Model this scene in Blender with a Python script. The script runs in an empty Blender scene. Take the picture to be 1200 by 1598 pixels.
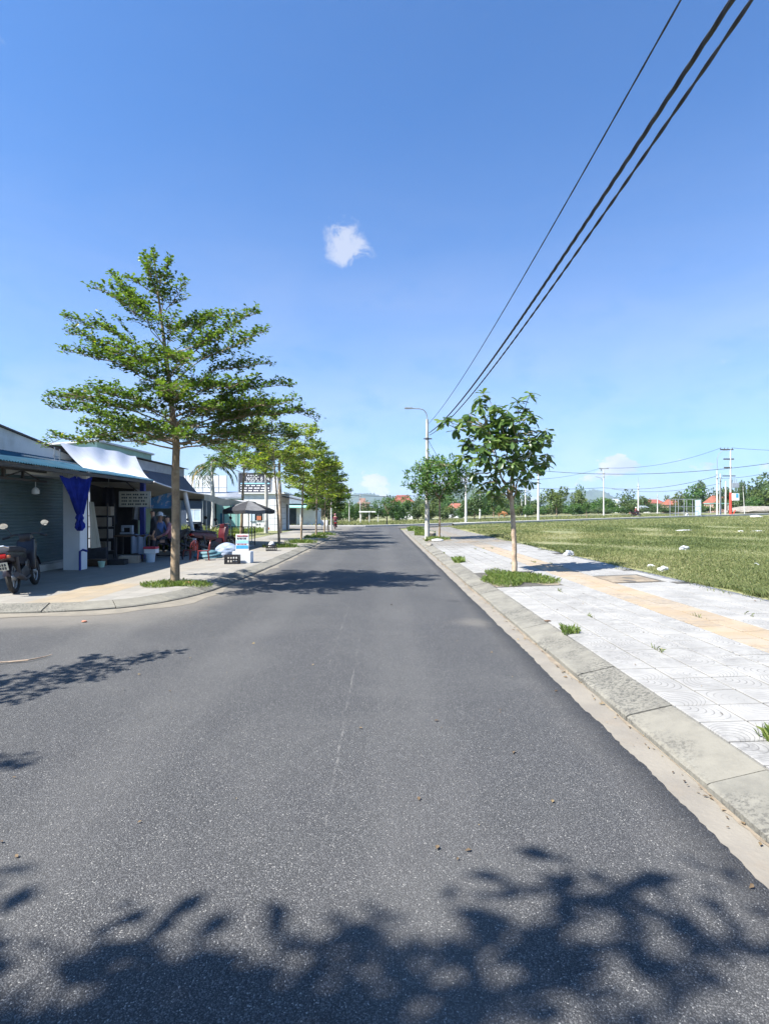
import bpy, bmesh, math, random
import numpy as np
from mathutils import Vector, Matrix

R = math.radians
scene = bpy.context.scene
col = scene.collection
random.seed(7)
rng = np.random.default_rng(7)

# ------------------------------------------------------------------ camera
F, CX, CY, CAMH = 880.0, 597.0, 798.0, 1.5
cd = bpy.data.cameras.new('camera')
cam = bpy.data.objects.new('camera', cd)
col.objects.link(cam)
cam.location = (0, 0, CAMH)
cam.rotation_euler = (R(90), 0, 0)
cd.sensor_fit = 'HORIZONTAL'
cd.sensor_width = 36
cd.lens = 36 * F / 1200
cd.shift_x = 0.0025
cd.clip_start = 0.05
cd.clip_end = 20000
scene.camera = cam

# ------------------------------------------------------------------ sun and sky
SX, SY = 0.68, 0.36                      # shadow shift per metre of height
ELEV = math.atan2(1, math.hypot(SX, SY))
sd = bpy.data.lights.new('sun', 'SUN')
sd.energy = 5.0
sd.angle = R(0.53)
sd.color = (1.0, 0.955, 0.88)
sun = bpy.data.objects.new('sun', sd)
col.objects.link(sun)
sun.rotation_euler = Vector((SX, SY, -1)).to_track_quat('-Z', 'Y').to_euler()
sun.location = (-20, -10, 40)

world = bpy.data.worlds.new('World')
scene.world = world
world.use_nodes = True
wt = world.node_tree
wt.nodes.clear()


class NT:
    """tiny helper to write node graphs as expressions"""
    def __init__(self, t):
        self.t = t

    def new(self, typ, **kw):
        n = self.t.nodes.new(typ)
        for k, v in kw.items():
            setattr(n, k, v)
        return n

    def put(self, sock, v):
        if isinstance(v, bpy.types.NodeSocket):
            self.t.links.new(v, sock)
        elif v is not None:
            sock.default_value = v

    def m(self, op, a, b=None, c=None, clamp=False):
        n = self.new('ShaderNodeMath', operation=op)
        n.use_clamp = clamp
        self.put(n.inputs[0], a)
        if b is not None:
            self.put(n.inputs[1], b)
        if c is not None:
            self.put(n.inputs[2], c)
        return n.outputs[0]

    def ramp(self, v, a, b, lo=0.0, hi=1.0, smooth=True):
        n = self.new('ShaderNodeMapRange')
        n.interpolation_type = 'SMOOTHSTEP' if smooth else 'LINEAR'
        self.put(n.inputs['Value'], v)
        self.put(n.inputs['From Min'], a)
        self.put(n.inputs['From Max'], b)
        self.put(n.inputs['To Min'], lo)
        self.put(n.inputs['To Max'], hi)
        return n.outputs['Result']

    def mix(self, f, a, b, blend='MIX'):
        n = self.new('ShaderNodeMix', data_type='RGBA', blend_type=blend)
        self.put(n.inputs['Factor'], f)
        self.put(n.inputs['A'], col4(a))
        self.put(n.inputs['B'], col4(b))
        return n.outputs['Result']

    def noise(self, vec, scale, detail=4, rough=0.55, dist=0.0):
        n = self.new('ShaderNodeTexNoise')
        self.put(n.inputs['Vector'], vec)
        self.put(n.inputs['Scale'], scale)
        self.put(n.inputs['Detail'], detail)
        self.put(n.inputs['Roughness'], rough)
        self.put(n.inputs['Distortion'], dist)
        return n.outputs['Fac']

    def voro(self, vec, scale, feature='F1', out='Distance'):
        n = self.new('ShaderNodeTexVoronoi', feature=feature)
        self.put(n.inputs['Vector'], vec)
        self.put(n.inputs['Scale'], scale)
        return n.outputs[out]

    def comb(self, x, y, z=0.0):
        n = self.new('ShaderNodeCombineXYZ')
        self.put(n.inputs[0], x)
        self.put(n.inputs[1], y)
        self.put(n.inputs[2], z)
        return n.outputs[0]

    def sep(self, v):
        n = self.new('ShaderNodeSeparateXYZ')
        self.put(n.inputs[0], v)
        return n.outputs


def col4(c):
    if isinstance(c, (tuple, list)) and len(c) == 3:
        return (*c, 1.0)
    return c


def build_world():
    g = NT(wt)
    sky = g.new('ShaderNodeTexSky', sky_type='NISHITA')
    sky.sun_disc = False
    sky.sun_elevation = ELEV
    sky.sun_rotation = math.atan2(-SX, -SY)
    sky.altitude = 0
    sky.air_density = 1.0
    sky.dust_density = 1.1
    sky.ozone_density = 2.2
    tint = g.mix(1.0, sky.outputs[0], (0.46, 0.86, 1.28), 'MULTIPLY')
    d = g.new('ShaderNodeTexCoord').outputs['Generated']
    s = g.sep(d)
    az = g.m('ARCTAN2', s[0], s[1])
    el = g.m('ARCSINE', s[2])
    # cumulus heads standing low over the horizon, all the way round
    v1 = g.comb(az, g.m('MULTIPLY', el, 1.9), 3.7)
    n1 = g.noise(v1, 13.0, 7, 0.6, 0.3)

    def bump(a, e, ra, re, h):
        da = g.m('DIVIDE', g.m('SUBTRACT', az, R(a)), R(ra))
        de = g.m('DIVIDE', g.m('SUBTRACT', el, R(e)), R(re))
        q = g.m('ADD', g.m('MULTIPLY', da, da), g.m('MULTIPLY', de, de))
        return g.m('MULTIPLY', g.m('EXPONENT', g.m('MULTIPLY', q, -1.0)), h)
    b = g.m('ADD', bump(-1.0, 2.4, 7, 1.7, 0.34), g.m('ADD', bump(22.8, 5.3, 1.9, 1.0, 0.40), bump(21.2, 4.2, 3.4, 1.0, 0.28)))
    b = g.m('ADD', b, bump(17, 3.2, 5, 1.6, 0.18))
    b = g.m('ADD', b, bump(31, 3.5, 6, 1.8, 0.18))
    thr = g.ramp(el, 0.0, 0.125, 0.47, 0.84, False)
    n1 = g.m('ADD', g.m('MULTIPLY', g.m('SUBTRACT', n1, 0.5), 2.0), 0.46)
    m1 = g.ramp(g.m('ADD', n1, b), thr, g.m('ADD', thr, 0.22))
    m1 = g.m('MULTIPLY', m1, g.ramp(el, 0.13, 0.17, 1.0, 0.0))
    # one small ragged fair weather cloud and a thin veil
    v2 = g.comb(az, el, 9.1)
    n2 = g.noise(v2, 24.0, 6, 0.62, 0.5)
    m2 = g.m('ADD', bump(-4.0, 26.7, 1.9, 1.4, 0.72), bump(-3.6, 24.6, 2.6, 1.3, 0.95))
    m2 = g.m('ADD', m2, bump(-3.0, 25.6, 1.2, 2.4, 0.2))
    m2 = g.m('MULTIPLY', g.ramp(g.m('MULTIPLY', m2, g.ramp(n2, 0.30, 0.70, 0.15, 1.5)), 0.14, 1.0), 0.62)
    m3 = g.m('MULTIPLY', g.ramp(g.m('ADD', n2, bump(31.5, 13.5, 3.2, 1.6, 0.28)), 0.66, 0.95), 0.4)
    n4 = g.noise(g.comb(az, g.m('MULTIPLY', el, 3.2), 1.3), 2.6, 5, 0.55, 0.6)
    m4 = g.m('MULTIPLY', g.ramp(n4, 0.15, 0.8, 0.45, 1.0), g.ramp(el, 0.0, 0.62, 0.46, 0.02))
    mask = g.m('MAXIMUM', g.m('MAXIMUM', m1, m2), g.m('MAXIMUM', m3, m4))
    n3 = g.noise(g.comb(az, g.m('MULTIPLY', el, 1.6), 5.0), 11, 5, 0.5)
    ccol = g.mix(g.ramp(g.m('ADD', n3, g.m('MULTIPLY', el, 0.5)), 0.38, 0.62), (3.7, 4.25, 5.1), (5.3, 5.35, 5.5))
    fac = g.m('MULTIPLY', mask, 0.95)
    c = g.mix(fac, tint, ccol)
    bg = g.new('ShaderNodeBackground')
    g.put(bg.inputs['Color'], c)
    bg.inputs['Strength'].default_value = 0.066
    out = g.new('ShaderNodeOutputWorld')
    wt.links.new(bg.outputs[0], out.inputs[0])


build_world()
scene.view_settings.view_transform = 'Standard'
scene.view_settings.look = 'None'
scene.view_settings.exposure = 1.5
scene.view_settings.gamma = 1.0
scene.view_settings.use_curve_mapping = False
scene.cycles.use_denoising = True
scene.cycles.max_bounces = 6
scene.cycles.transparent_max_bounces = 8
scene.cycles.volume_bounces = 0
scene.cycles.use_adaptive_sampling = True
scene.cycles.adaptive_threshold = 0.015

# ------------------------------------------------------------------ helpers


def sstep(a, b, x):
    t = np.clip((np.asarray(x, float) - a) / (b - a), 0, 1)
    return t * t * (3 - 2 * t)


def H(x, y):
    """gentle rise of the land towards the right and the back"""
    return sstep(12, 55, y) * 0.0155 * np.clip(x, 0, 80)


def groundz(x, y):
    x = np.asarray(x, float)
    y = np.asarray(y, float)
    lift = np.where(x > 5.52, 0.22 * (1 - sstep(38, 50, y)), 0.0)
    lift = np.where((x <= 5.52) & (x >= -6.68) & (y < 46.2), -0.14, lift)
    lift = np.where((x < -6.68) & (y < 20.5), -0.14, lift)
    lift = np.where((x < -6.68) & (y >= 20.5) & (y < 46.2), 0.10, lift)
    return H(x, y) + lift


def at(px, py, Y):
    """a point of the place at distance Y along the line of sight of a photo pixel"""
    return Vector(((px - CX) / F * Y, Y, CAMH - (py - CY) / F * Y))


def chain_offset(o):
    v = Vector((0, 0, 0))
    while o is not None:
        v += o.location
        o = o.parent
    return v


def put(name, me, parent=None, loc=None):
    o = bpy.data.objects.new(name, me)
    col.objects.link(o)
    if parent is not None:
        o.parent = parent
    if loc is not None:
        o.location = loc
    return o


def thing(name, label, cat, loc=(0, 0, 0), rz=0.0, group=None):
    o = bpy.data.objects.new(name, None)
    o.empty_display_size = 0.2
    col.objects.link(o)
    o.location = loc
    o.rotation_euler = (0, 0, rz)
    tag(o, label, cat, group)
    return o


def tag(o, label=None, cat=None, group=None, kind=None):
    if label:
        o['label'] = label
    if cat:
        o['category'] = cat
    if group:
        o['group'] = group
    if kind:
        o['kind'] = kind
    return o


def copy_tree(o, parent=None):
    c = o.copy()
    col.objects.link(c)
    c.parent = parent
    for ch in list(o.children):
        copy_tree(ch, c)
    return c


def np_mesh(name, V, Fc, mat=None, smooth=False, tone=None):
    V = np.asarray(V, np.float32)
    Fc = np.asarray(Fc, np.int32)
    me = bpy.data.meshes.new(name)
    n, k = Fc.shape
    me.vertices.add(len(V))
    me.vertices.foreach_set('co', V.ravel())
    me.loops.add(n * k)
    me.loops.foreach_set('vertex_index', Fc.ravel())
    me.polygons.add(n)
    me.polygons.foreach_set('loop_start', np.arange(0, n * k, k, dtype=np.int32))
    me.polygons.foreach_set('loop_total', np.full(n, k, np.int32))
    if smooth:
        me.polygons.foreach_set('use_smooth', np.ones(n, bool))
    if tone is not None:
        a = me.attributes.new('tone', 'FLOAT', 'FACE')
        a.data.foreach_set('value', np.asarray(tone, np.float32))
    me.update(calc_edges=True)
    if mat:
        me.materials.append(mat)
    return me


class MB:
    """collects polygons; build() links them as one mesh object"""
    def __init__(self, local=False):
        self.v, self.f, self.mi, self.local = [], [], [], local
        self.mat = 0

    def add(self, vs, fs, M=None):
        b = len(self.v)
        for p in vs:
            p = Vector(p)
            self.v.append(M @ p if M is not None else p)
        for f in fs:
            self.f.append([b + i for i in f])
            self.mi.append(self.mat)
        return self

    def box(self, x0, x1, y0, y1, z0, z1, M=None):
        vs = [(x0, y0, z0), (x1, y0, z0), (x1, y1, z0), (x0, y1, z0), (x0, y0, z1), (x1, y0, z1), (x1, y1, z1), (x0, y1, z1)]
        fs = [(0, 3, 2, 1), (4, 5, 6, 7), (0, 1, 5, 4), (1, 2, 6, 5), (2, 3, 7, 6), (3, 0, 4, 7)]
        return self.add(vs, fs, M)

    def cbox(self, c, s, rz=0.0, M=None):
        T = Matrix.Translation(Vector(c)) @ Matrix.Rotation(rz, 4, 'Z')
        if M is not None:
            T = M @ T
        return self.box(-s[0] / 2, s[0] / 2, -s[1] / 2, s[1] / 2, -s[2] / 2, s[2] / 2, T)

    def bevbox(self, c, s, b, rz=0.0, M=None):
        """box with chamfered edges"""
        bm = bmesh.new()
        bmesh.ops.create_cube(bm, size=1.0)
        bmesh.ops.scale(bm, vec=Vector(s), verts=bm.verts)
        bmesh.ops.bevel(bm, geom=list(bm.edges), offset=b, segments=2, affect='EDGES', profile=0.7)
        T = Matrix.Translation(Vector(c)) @ Matrix.Rotation(rz, 4, 'Z')
        if M is not None:
            T = M @ T
        bm.verts.index_update()
        vs = [v.co.copy() for v in bm.verts]
        fs = [[v.index for v in f.verts] for f in bm.faces]
        bm.free()
        return self.add(vs, fs, T)

    def tube(self, pts, rad, n=8, cap=True, M=None):
        pts = [Vector(p) for p in pts]
        if not isinstance(rad, (list, tuple, np.ndarray)):
            rad = [rad] * len(pts)
        rings = []
        up = None
        for i, p in enumerate(pts):
            if i == 0:
                t = pts[1] - p
            elif i == len(pts) - 1:
                t = p - pts[i - 1]
            else:
                t = pts[i + 1] - pts[i - 1]
            t = t.normalized() if t.length > 1e-9 else Vector((0, 0, 1))
            if up is None:
                up = Vector((0, 0, 1)) if abs(t.z) < 0.9 else Vector((1, 0, 0))
            a = t.cross(up)
            if a.length < 1e-6:
                a = t.orthogonal()
            a.normalize()
            b = a.cross(t).normalized()
            up = b
            rings.append([p + (a * math.cos(2 * math.pi * k / n) + b * math.sin(2 * math.pi * k / n)) * rad[i] for k in range(n)])
        vs = [q for r in rings for q in r]
        fs = []
        for i in range(len(pts) - 1):
            for k in range(n):
                fs.append((i * n + k, i * n + (k + 1) % n, (i + 1) * n + (k + 1) % n, (i + 1) * n + k))
        if cap:
            fs.append(tuple(range(n))[::-1])
            fs.append(tuple((len(pts) - 1) * n + k for k in range(n)))
        return self.add(vs, fs, M)

    def lathe(self, prof, c=(0, 0, 0), n=16, M=None, axis='Z'):
        vs, fs = [], []
        for (r, z) in prof:
            for k in range(n):
                a = 2 * math.pi * k / n
                p = (r * math.cos(a), r * math.sin(a), z)
                if axis == 'Y':
                    p = (p[0], p[2], p[1])
                vs.append(Vector(p) + Vector(c))
        for i in range(len(prof) - 1):
            for k in range(n):
                fs.append((i * n + k, i * n + (k + 1) % n, (i + 1) * n + (k + 1) % n, (i + 1) * n + k))
        if prof[0][0] > 1e-5:
            fs.append(tuple(range(n))[::-1])
        if prof[-1][0] > 1e-5:
            fs.append(tuple((len(prof) - 1) * n + k for k in range(n)))
        return self.add(vs, fs, M)

    def prism(self, poly, a, b, axis='Y', M=None):
        """polygon (two coordinates) extruded from a to b along an axis"""
        def p3(u, v, w):
            return {'Y': (u, w, v), 'X': (w, u, v), 'Z': (u, v, w)}[axis]
        n = len(poly)
        vs = [p3(u, v, a) for u, v in poly] + [p3(u, v, b) for u, v in poly]
        fs = [tuple(range(n)), tuple(range(2 * n - 1, n - 1, -1))]
        fs += [(i, i + n, (i + 1) % n + n, (i + 1) % n) for i in range(n)]
        return self.add(vs, fs, M)

    def grid(self, fn, nu, nv, M=None):
        vs = [fn(i / nu, j / nv) for j in range(nv + 1) for i in range(nu + 1)]
        fs = [(j * (nu + 1) + i, j * (nu + 1) + i + 1, (j + 1) * (nu + 1) + i + 1, (j + 1) * (nu + 1) + i) for j in range(nv) for i in range(nu)]
        return self.add(vs, fs, M)

    def mesh(self, name, mats, smooth=False, off=None):
        me = bpy.data.meshes.new(name)
        o = off or Vector((0, 0, 0))
        me.from_pydata([tuple(p - o) for p in self.v], [], self.f)
        for m in (mats if isinstance(mats, (list, tuple)) else [mats]):
            me.materials.append(m)
        if len(set(self.mi)) > 1:
            me.polygons.foreach_set('material_index', self.mi)
        bm = bmesh.new()
        bm.from_mesh(me)
        bmesh.ops.recalc_face_normals(bm, faces=bm.faces)
        bm.to_mesh(me)
        bm.free()
        if smooth:
            me.polygons.foreach_set('use_smooth', [True] * len(me.polygons))
            try:
                me.set_sharp_from_angle(angle=R(40))
            except Exception:
                pass
        me.update()
        return me

    def build(self, name, mats, parent=None, smooth=False):
        off = chain_offset(parent) if (parent is not None and not self.local) else None
        return put(name, self.mesh(name, mats, smooth, off), parent)


# ------------------------------------------------------------------ materials
def base_mat(name):
    m = bpy.data.materials.new(name)
    m.use_nodes = True
    t = m.node_tree
    b = t.nodes['Principled BSDF']
    return m, NT(t), b


def PM(name, c1, c2=None, scale=4.0, rough=0.7, bump=0.0, bscale=None, metal=0.0, lo=0.35, hi=0.65, spec=0.4, detail=5, stain=None, stain_scale=1.3, stain_amt=0.6):
    m, g, b = base_mat(name)
    v = g.new('ShaderNodeTexCoord').outputs['Object']
    c2 = c2 or tuple(x * 0.8 for x in c1)
    n = g.noise(v, scale, detail, 0.6)
    c = g.mix(g.ramp(n, lo, hi), c1, c2)
    if stain:
        s = g.noise(v, stain_scale, 6, 0.65, 0.4)
        c = g.mix(g.m('MULTIPLY', g.ramp(s, 0.52, 0.72), stain_amt), c, stain)
    g.put(b.inputs['Base Color'], c)
    b.inputs['Roughness'].default_value = rough
    b.inputs['Metallic'].default_value = metal
    b.inputs['Specular IOR Level'].default_value = spec
    if bump:
        bn = g.new('ShaderNodeBump')
        bn.inputs['Strength'].default_value = bump
        bn.inputs['Distance'].default_value = 0.02
        g.put(bn.inputs['Height'], g.noise(v, bscale or scale * 6, 5, 0.6))
        g.put(b.inputs['Normal'], bn.outputs[0])
    return m


def leaf_mat(name, dark, mid, light, trans=0.35, rough=0.45, yellow=None):
    m, g, b = base_mat(name)
    t = g.t
    at_ = g.new('ShaderNodeAttribute', attribute_name='tone')
    tone = at_.outputs['Fac']
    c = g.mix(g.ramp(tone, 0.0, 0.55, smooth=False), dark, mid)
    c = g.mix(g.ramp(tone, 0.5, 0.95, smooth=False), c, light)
    if yellow:
        c = g.mix(g.ramp(tone, 0.955, 0.975), c, yellow)
    g.put(b.inputs['Base Color'], c)
    b.inputs['Roughness'].default_value = rough
    b.inputs['Specular IOR Level'].default_value = 0.4
    tr = g.new('ShaderNodeBsdfTranslucent')
    g.put(tr.inputs['Color'], g.mix(1.0, c, (1.3, 1.35, 0.6), 'MULTIPLY'))
    mx = g.new('ShaderNodeMixShader')
    mx.inputs[0].default_value = trans
    t.links.new(b.outputs[0], mx.inputs[1])
    t.links.new(tr.outputs[0], mx.inputs[2])
    t.links.new(mx.outputs[0], t.nodes['Material Output'].inputs['Surface'])
    return m


def asphalt_mat():
    m, g, b = base_mat('asphalt')
    v = g.new('ShaderNodeTexCoord').outputs['Object']
    s = g.sep(v)
    wob = g.new('ShaderNodeTexNoise')
    g.put(wob.inputs['Vector'], v)
    wob.inputs['Scale'].default_value = 70
    va = g.new('ShaderNodeVectorMath', operation='MULTIPLY_ADD')
    g.put(va.inputs[0], wob.outputs['Color'])
    va.inputs[1].default_value = (0.012, 0.012, 0.0)
    g.put(va.inputs[2], v)
    vor = g.new('ShaderNodeTexVoronoi')
    g.put(vor.inputs['Vector'], va.outputs[0])
    vor.inputs['Scale'].default_value = 165
    cell = g.sep(vor.outputs['Color'])[0]
    dist = vor.outputs['Distance']
    stone = g.mix(g.ramp(cell, 0.15, 1.0, smooth=False), (0.040, 0.041, 0.043), (0.150, 0.150, 0.150))
    stone = g.mix(g.ramp(cell, 0.94, 0.97), stone, (0.30, 0.29, 0.27))
    binder = (0.021, 0.0215, 0.023)
    c = g.mix(g.ramp(dist, 0.28, 0.62), stone, binder)
    fine = g.noise(v, 330, 2, 0.6)
    c = g.mix(g.m('MULTIPLY', g.ramp(fine, 0.42, 0.7), 0.4), c, (0.125, 0.125, 0.126))
    big = g.noise(v, 0.55, 6, 0.65, 0.7)
    c = g.mix(g.m('MULTIPLY', g.ramp(big, 0.42, 0.72), 0.24), c, (0.115, 0.113, 0.108))
    mid = g.noise(v, 3.2, 6, 0.7)
    c = g.mix(g.m('MULTIPLY', g.ramp(mid, 0.5, 0.8), 0.25), c, (0.030, 0.031, 0.034))
    # wheel tracks polished a little darker, dust left between them
    lane = g.m('SINE', g.m('ADD', g.m('MULTIPLY', s[0], 3.6), g.m('MULTIPLY', g.noise(g.comb(0.0, s[1], 0.0), 0.12, 2), 2.0)))
    ln = g.noise(g.comb(g.m('MULTIPLY', s[0], 3.0), g.m('MULTIPLY', s[1], 0.35), 0.0), 1.5, 4, 0.6)
    c = g.mix(g.m('MULTIPLY', g.m('MULTIPLY', g.ramp(lane, 0.1, 1.0), ln), 0.28), c, (0.125, 0.122, 0.116))
    # oil drops and old stains
    ov = g.voro(v, 0.62)
    on = g.noise(v, 5.0, 4, 0.6)
    c = g.mix(g.m('MULTIPLY', g.ramp(g.m('ADD', ov, g.m('MULTIPLY', on, 0.16)), 0.12, 0.2, 1.0, 0.0), 0.45), c, (0.022, 0.022, 0.024))
    # dried cement drips along the middle of the road
    st = g.noise(g.comb(g.m('MULTIPLY', s[0], 14), g.m('MULTIPLY', s[1], 2.2), 0.0), 2.2, 5, 0.7)

    def band(x0, w, y0, y1):
        a = g.ramp(g.m('ABSOLUTE', g.m('SUBTRACT', s[0], x0)), 0.0, w, 1.0, 0.0)
        q = g.m('MULTIPLY', g.ramp(s[1], y0 - 0.3, y0 + 0.3), g.ramp(s[1], y1 - 1.0, y1, 1.0, 0.0))
        return g.m('MULTIPLY', a, q)
    bm_ = g.m('ADD', band(-0.53, 0.06, 5.3, 10.0), band(-0.27, 0.05, 2.3, 8.0))
    c = g.mix(g.m('MULTIPLY', g.ramp(g.m('MULTIPLY', st, bm_), 0.46, 0.66), 0.38), c, (0.26, 0.25, 0.232))
    # fine dust blown against the kerbs
    dn = g.noise(v, 2.2, 5, 0.6)
    e1 = g.ramp(g.m('ADD', s[0], g.m('MULTIPLY', dn, 0.8)), -2.75, -1.95, 1.0, 0.0)
    e1 = g.m('MULTIPLY', e1, g.ramp(s[1], 6.6, 9.5))
    e2 = g.ramp(g.m('SUBTRACT', s[1], g.m('MULTIPLY', dn, 0.9)), 6.3, 7.6)
    e2 = g.m('MULTIPLY', e2, g.ramp(s[0], -4.4, -2.4, 1.0, 0.0))
    dust = g.m('MAXIMUM', g.m('MULTIPLY', e1, 0.5), g.m('MULTIPLY', e2, 0.65))
    e3 = g.ramp(g.m('SUBTRACT', s[0], g.m('MULTIPLY', dn, 0.5)), 0.85, 1.4)
    dust = g.m('MAXIMUM', dust, g.m('MULTIPLY', e3, 0.16))
    spill = g.new('ShaderNodeVectorMath', operation='DISTANCE')
    g.put(spill.inputs[0], v)
    spill.inputs[1].default_value = (1.3, 7.6, 0)
    dust = g.m('MAXIMUM', dust, g.m('MULTIPLY', g.ramp(g.m('ADD', spill.outputs['Value'], g.m('MULTIPLY', dn, 0.5)), 0.3, 0.75, 1.0, 0.0), 0.35))
    c = g.mix(dust, c, (0.185, 0.168, 0.142))
    g.put(b.inputs['Base Color'], c)
    b.inputs['Roughness'].default_value = 0.82
    b.inputs['Specular IOR Level'].default_value = 0.35
    bn = g.new('ShaderNodeBump')
    bn.inputs['Strength'].default_value = 0.55
    bn.inputs['Distance'].default_value = 0.006
    g.put(bn.inputs['Height'], g.m('SUBTRACT', 1.0, dist))
    g.put(b.inputs['Normal'], bn.outputs[0])
    return m


def kerb_mat():
    m, g, b = base_mat('kerb_concrete')
    geo = g.new('ShaderNodeNewGeometry').outputs['Position']
    oi = g.new('ShaderNodeObjectInfo').outputs['Random']
    n = g.noise(geo, 6, 6, 0.65)
    c = g.mix(g.ramp(n, 0.3, 0.7), (0.180, 0.172, 0.145), (0.128, 0.123, 0.105))
    c = g.mix(g.m('MULTIPLY', oi, 0.35), c, (0.20, 0.183, 0.145))
    # black lichen in speckled patches
    lm = g.noise(geo, 1.1, 4, 0.6)
    ls = g.noise(geo, 38, 5, 0.75)
    lf = g.m('MULTIPLY', g.ramp(lm, 0.43, 0.60), g.ramp(ls, 0.45, 0.60))
    c = g.mix(g.m('MULTIPLY', lf, 0.85), c, (0.042, 0.041, 0.037))
    wf = g.m('MULTIPLY', g.ramp(g.noise(geo, 2.3, 3, 0.5), 0.55, 0.7), g.ramp(g.noise(geo, 55, 4, 0.7), 0.5, 0.62))
    c = g.mix(g.m('MULTIPLY', wf, 0.6), c, (0.25, 0.243, 0.21))
    g.put(b.inputs['Base Color'], c)
    b.inputs['Roughness'].default_value = 0.9
    bn = g.new('ShaderNodeBump')
    bn.inputs['Strength'].default_value = 0.5
    bn.inputs['Distance'].default_value = 0.01
    g.put(bn.inputs['Height'], g.m('ADD', ls, g.noise(geo, 12, 5, 0.6)))
    g.put(b.inputs['Normal'], bn.outputs[0])
    return m


def tile_mat(name, ca, cb, motif=True):
    m, g, b = base_mat(name)
    v = g.new('ShaderNodeTexCoord').outputs['Object']
    geo = g.new('ShaderNodeNewGeometry').outputs['Position']
    oi = g.new('ShaderNodeObjectInfo').outputs['Random']
    n = g.noise(geo, 3.0, 6, 0.6)
    c = g.mix(g.ramp(n, 0.3, 0.7), ca, cb)
    c = g.mix(g.m('MULTIPLY', oi, 0.40), c, tuple(x * 0.70 for x in ca))
    h = g.noise(geo, 60, 4, 0.6)
    if motif:
        s = g.sep(v)
        x = g.m('ADD', s[0], 0.156)
        y = g.m('ADD', s[1], 0.156)
        # nested petals leaning along the tile's diagonal
        p = g.m('ADD', g.m('MULTIPLY', x, 0.707), g.m('MULTIPLY', y, 0.707))
        q = g.m('SUBTRACT', g.m('MULTIPLY', x, 0.707), g.m('MULTIPLY', y, 0.707))
        r = g.m('ADD', g.m('DIVIDE', g.m('MULTIPLY', q, q), g.m('ADD', p, 0.03)), g.m('MULTIPLY', p, 0.62))
        w = g.m('SINE', g.m('MULTIPLY', r, 210.0))
        line = g.m('MULTIPLY', g.ramp(w, 0.80, 0.97), g.ramp(r, 0.215, 0.235, 1.0, 0.0))
        line = g.m('MULTIPLY', line, g.ramp(r, 0.04, 0.06))
        worn = g.ramp(g.noise(geo, 1.7, 4, 0.6), 0.32, 0.55)
        c = g.mix(g.m('MULTIPLY', g.m('MULTIPLY', line, worn), 0.85), c, (0.12, 0.116, 0.11))
        h = g.m('SUBTRACT', h, g.m('MULTIPLY', line, 1.2))
    # grey grime
    gm = g.noise(geo, 0.9, 5, 0.65, 0.4)
    gs = g.noise(geo, 16, 5, 0.7)
    c = g.mix(g.m('MULTIPLY', g.m('MULTIPLY', g.ramp(gm, 0.42, 0.66), g.ramp(gs, 0.40, 0.65)), 0.6), c, (0.115, 0.112, 0.108))
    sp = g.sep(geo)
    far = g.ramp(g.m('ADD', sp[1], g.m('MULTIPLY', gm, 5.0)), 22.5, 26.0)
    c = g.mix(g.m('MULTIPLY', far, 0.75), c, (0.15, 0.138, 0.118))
    g.put(b.inputs['Base Color'], c)
    b.inputs['Roughness'].default_value = 0.8
    bn = g.new('ShaderNodeBump')
    bn.inputs['Strength'].default_value = 0.35
    bn.inputs['Distance'].default_value = 0.004
    g.put(bn.inputs['Height'], h)
    g.put(b.inputs['Normal'], bn.outputs[0])
    return m


def ground_mat():
    m, g, b = base_mat('field_soil')
    v = g.new('ShaderNodeTexCoord').outputs['Object']
    n1 = g.noise(v, 0.35, 6, 0.65, 0.3)
    n2 = g.noise(v, 3.5, 6, 0.7)
    n3 = g.noise(v, 0.06, 4, 0.6)
    c = g.mix(g.ramp(n2, 0.3, 0.7), (0.105, 0.125, 0.045), (0.19, 0.185, 0.085))
    c = g.mix(g.m('MULTIPLY', g.ramp(n1, 0.42, 0.68), 0.55), c, (0.235, 0.21, 0.115))
    c = g.mix(g.m('MULTIPLY', g.ramp(n3, 0.5, 0.7), 0.35), c, (0.115, 0.15, 0.05))
    g.put(b.inputs['Base Color'], c)
    b.inputs['Roughness'].default_value = 0.95
    bn = g.new('ShaderNodeBump')
    bn.inputs['Strength'].default_value = 0.7
    bn.inputs['Distance'].default_value = 0.06
    g.put(bn.inputs['Height'], g.noise(v, 9, 6, 0.7))
    g.put(b.inputs['Normal'], bn.outputs[0])
    return m


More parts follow.
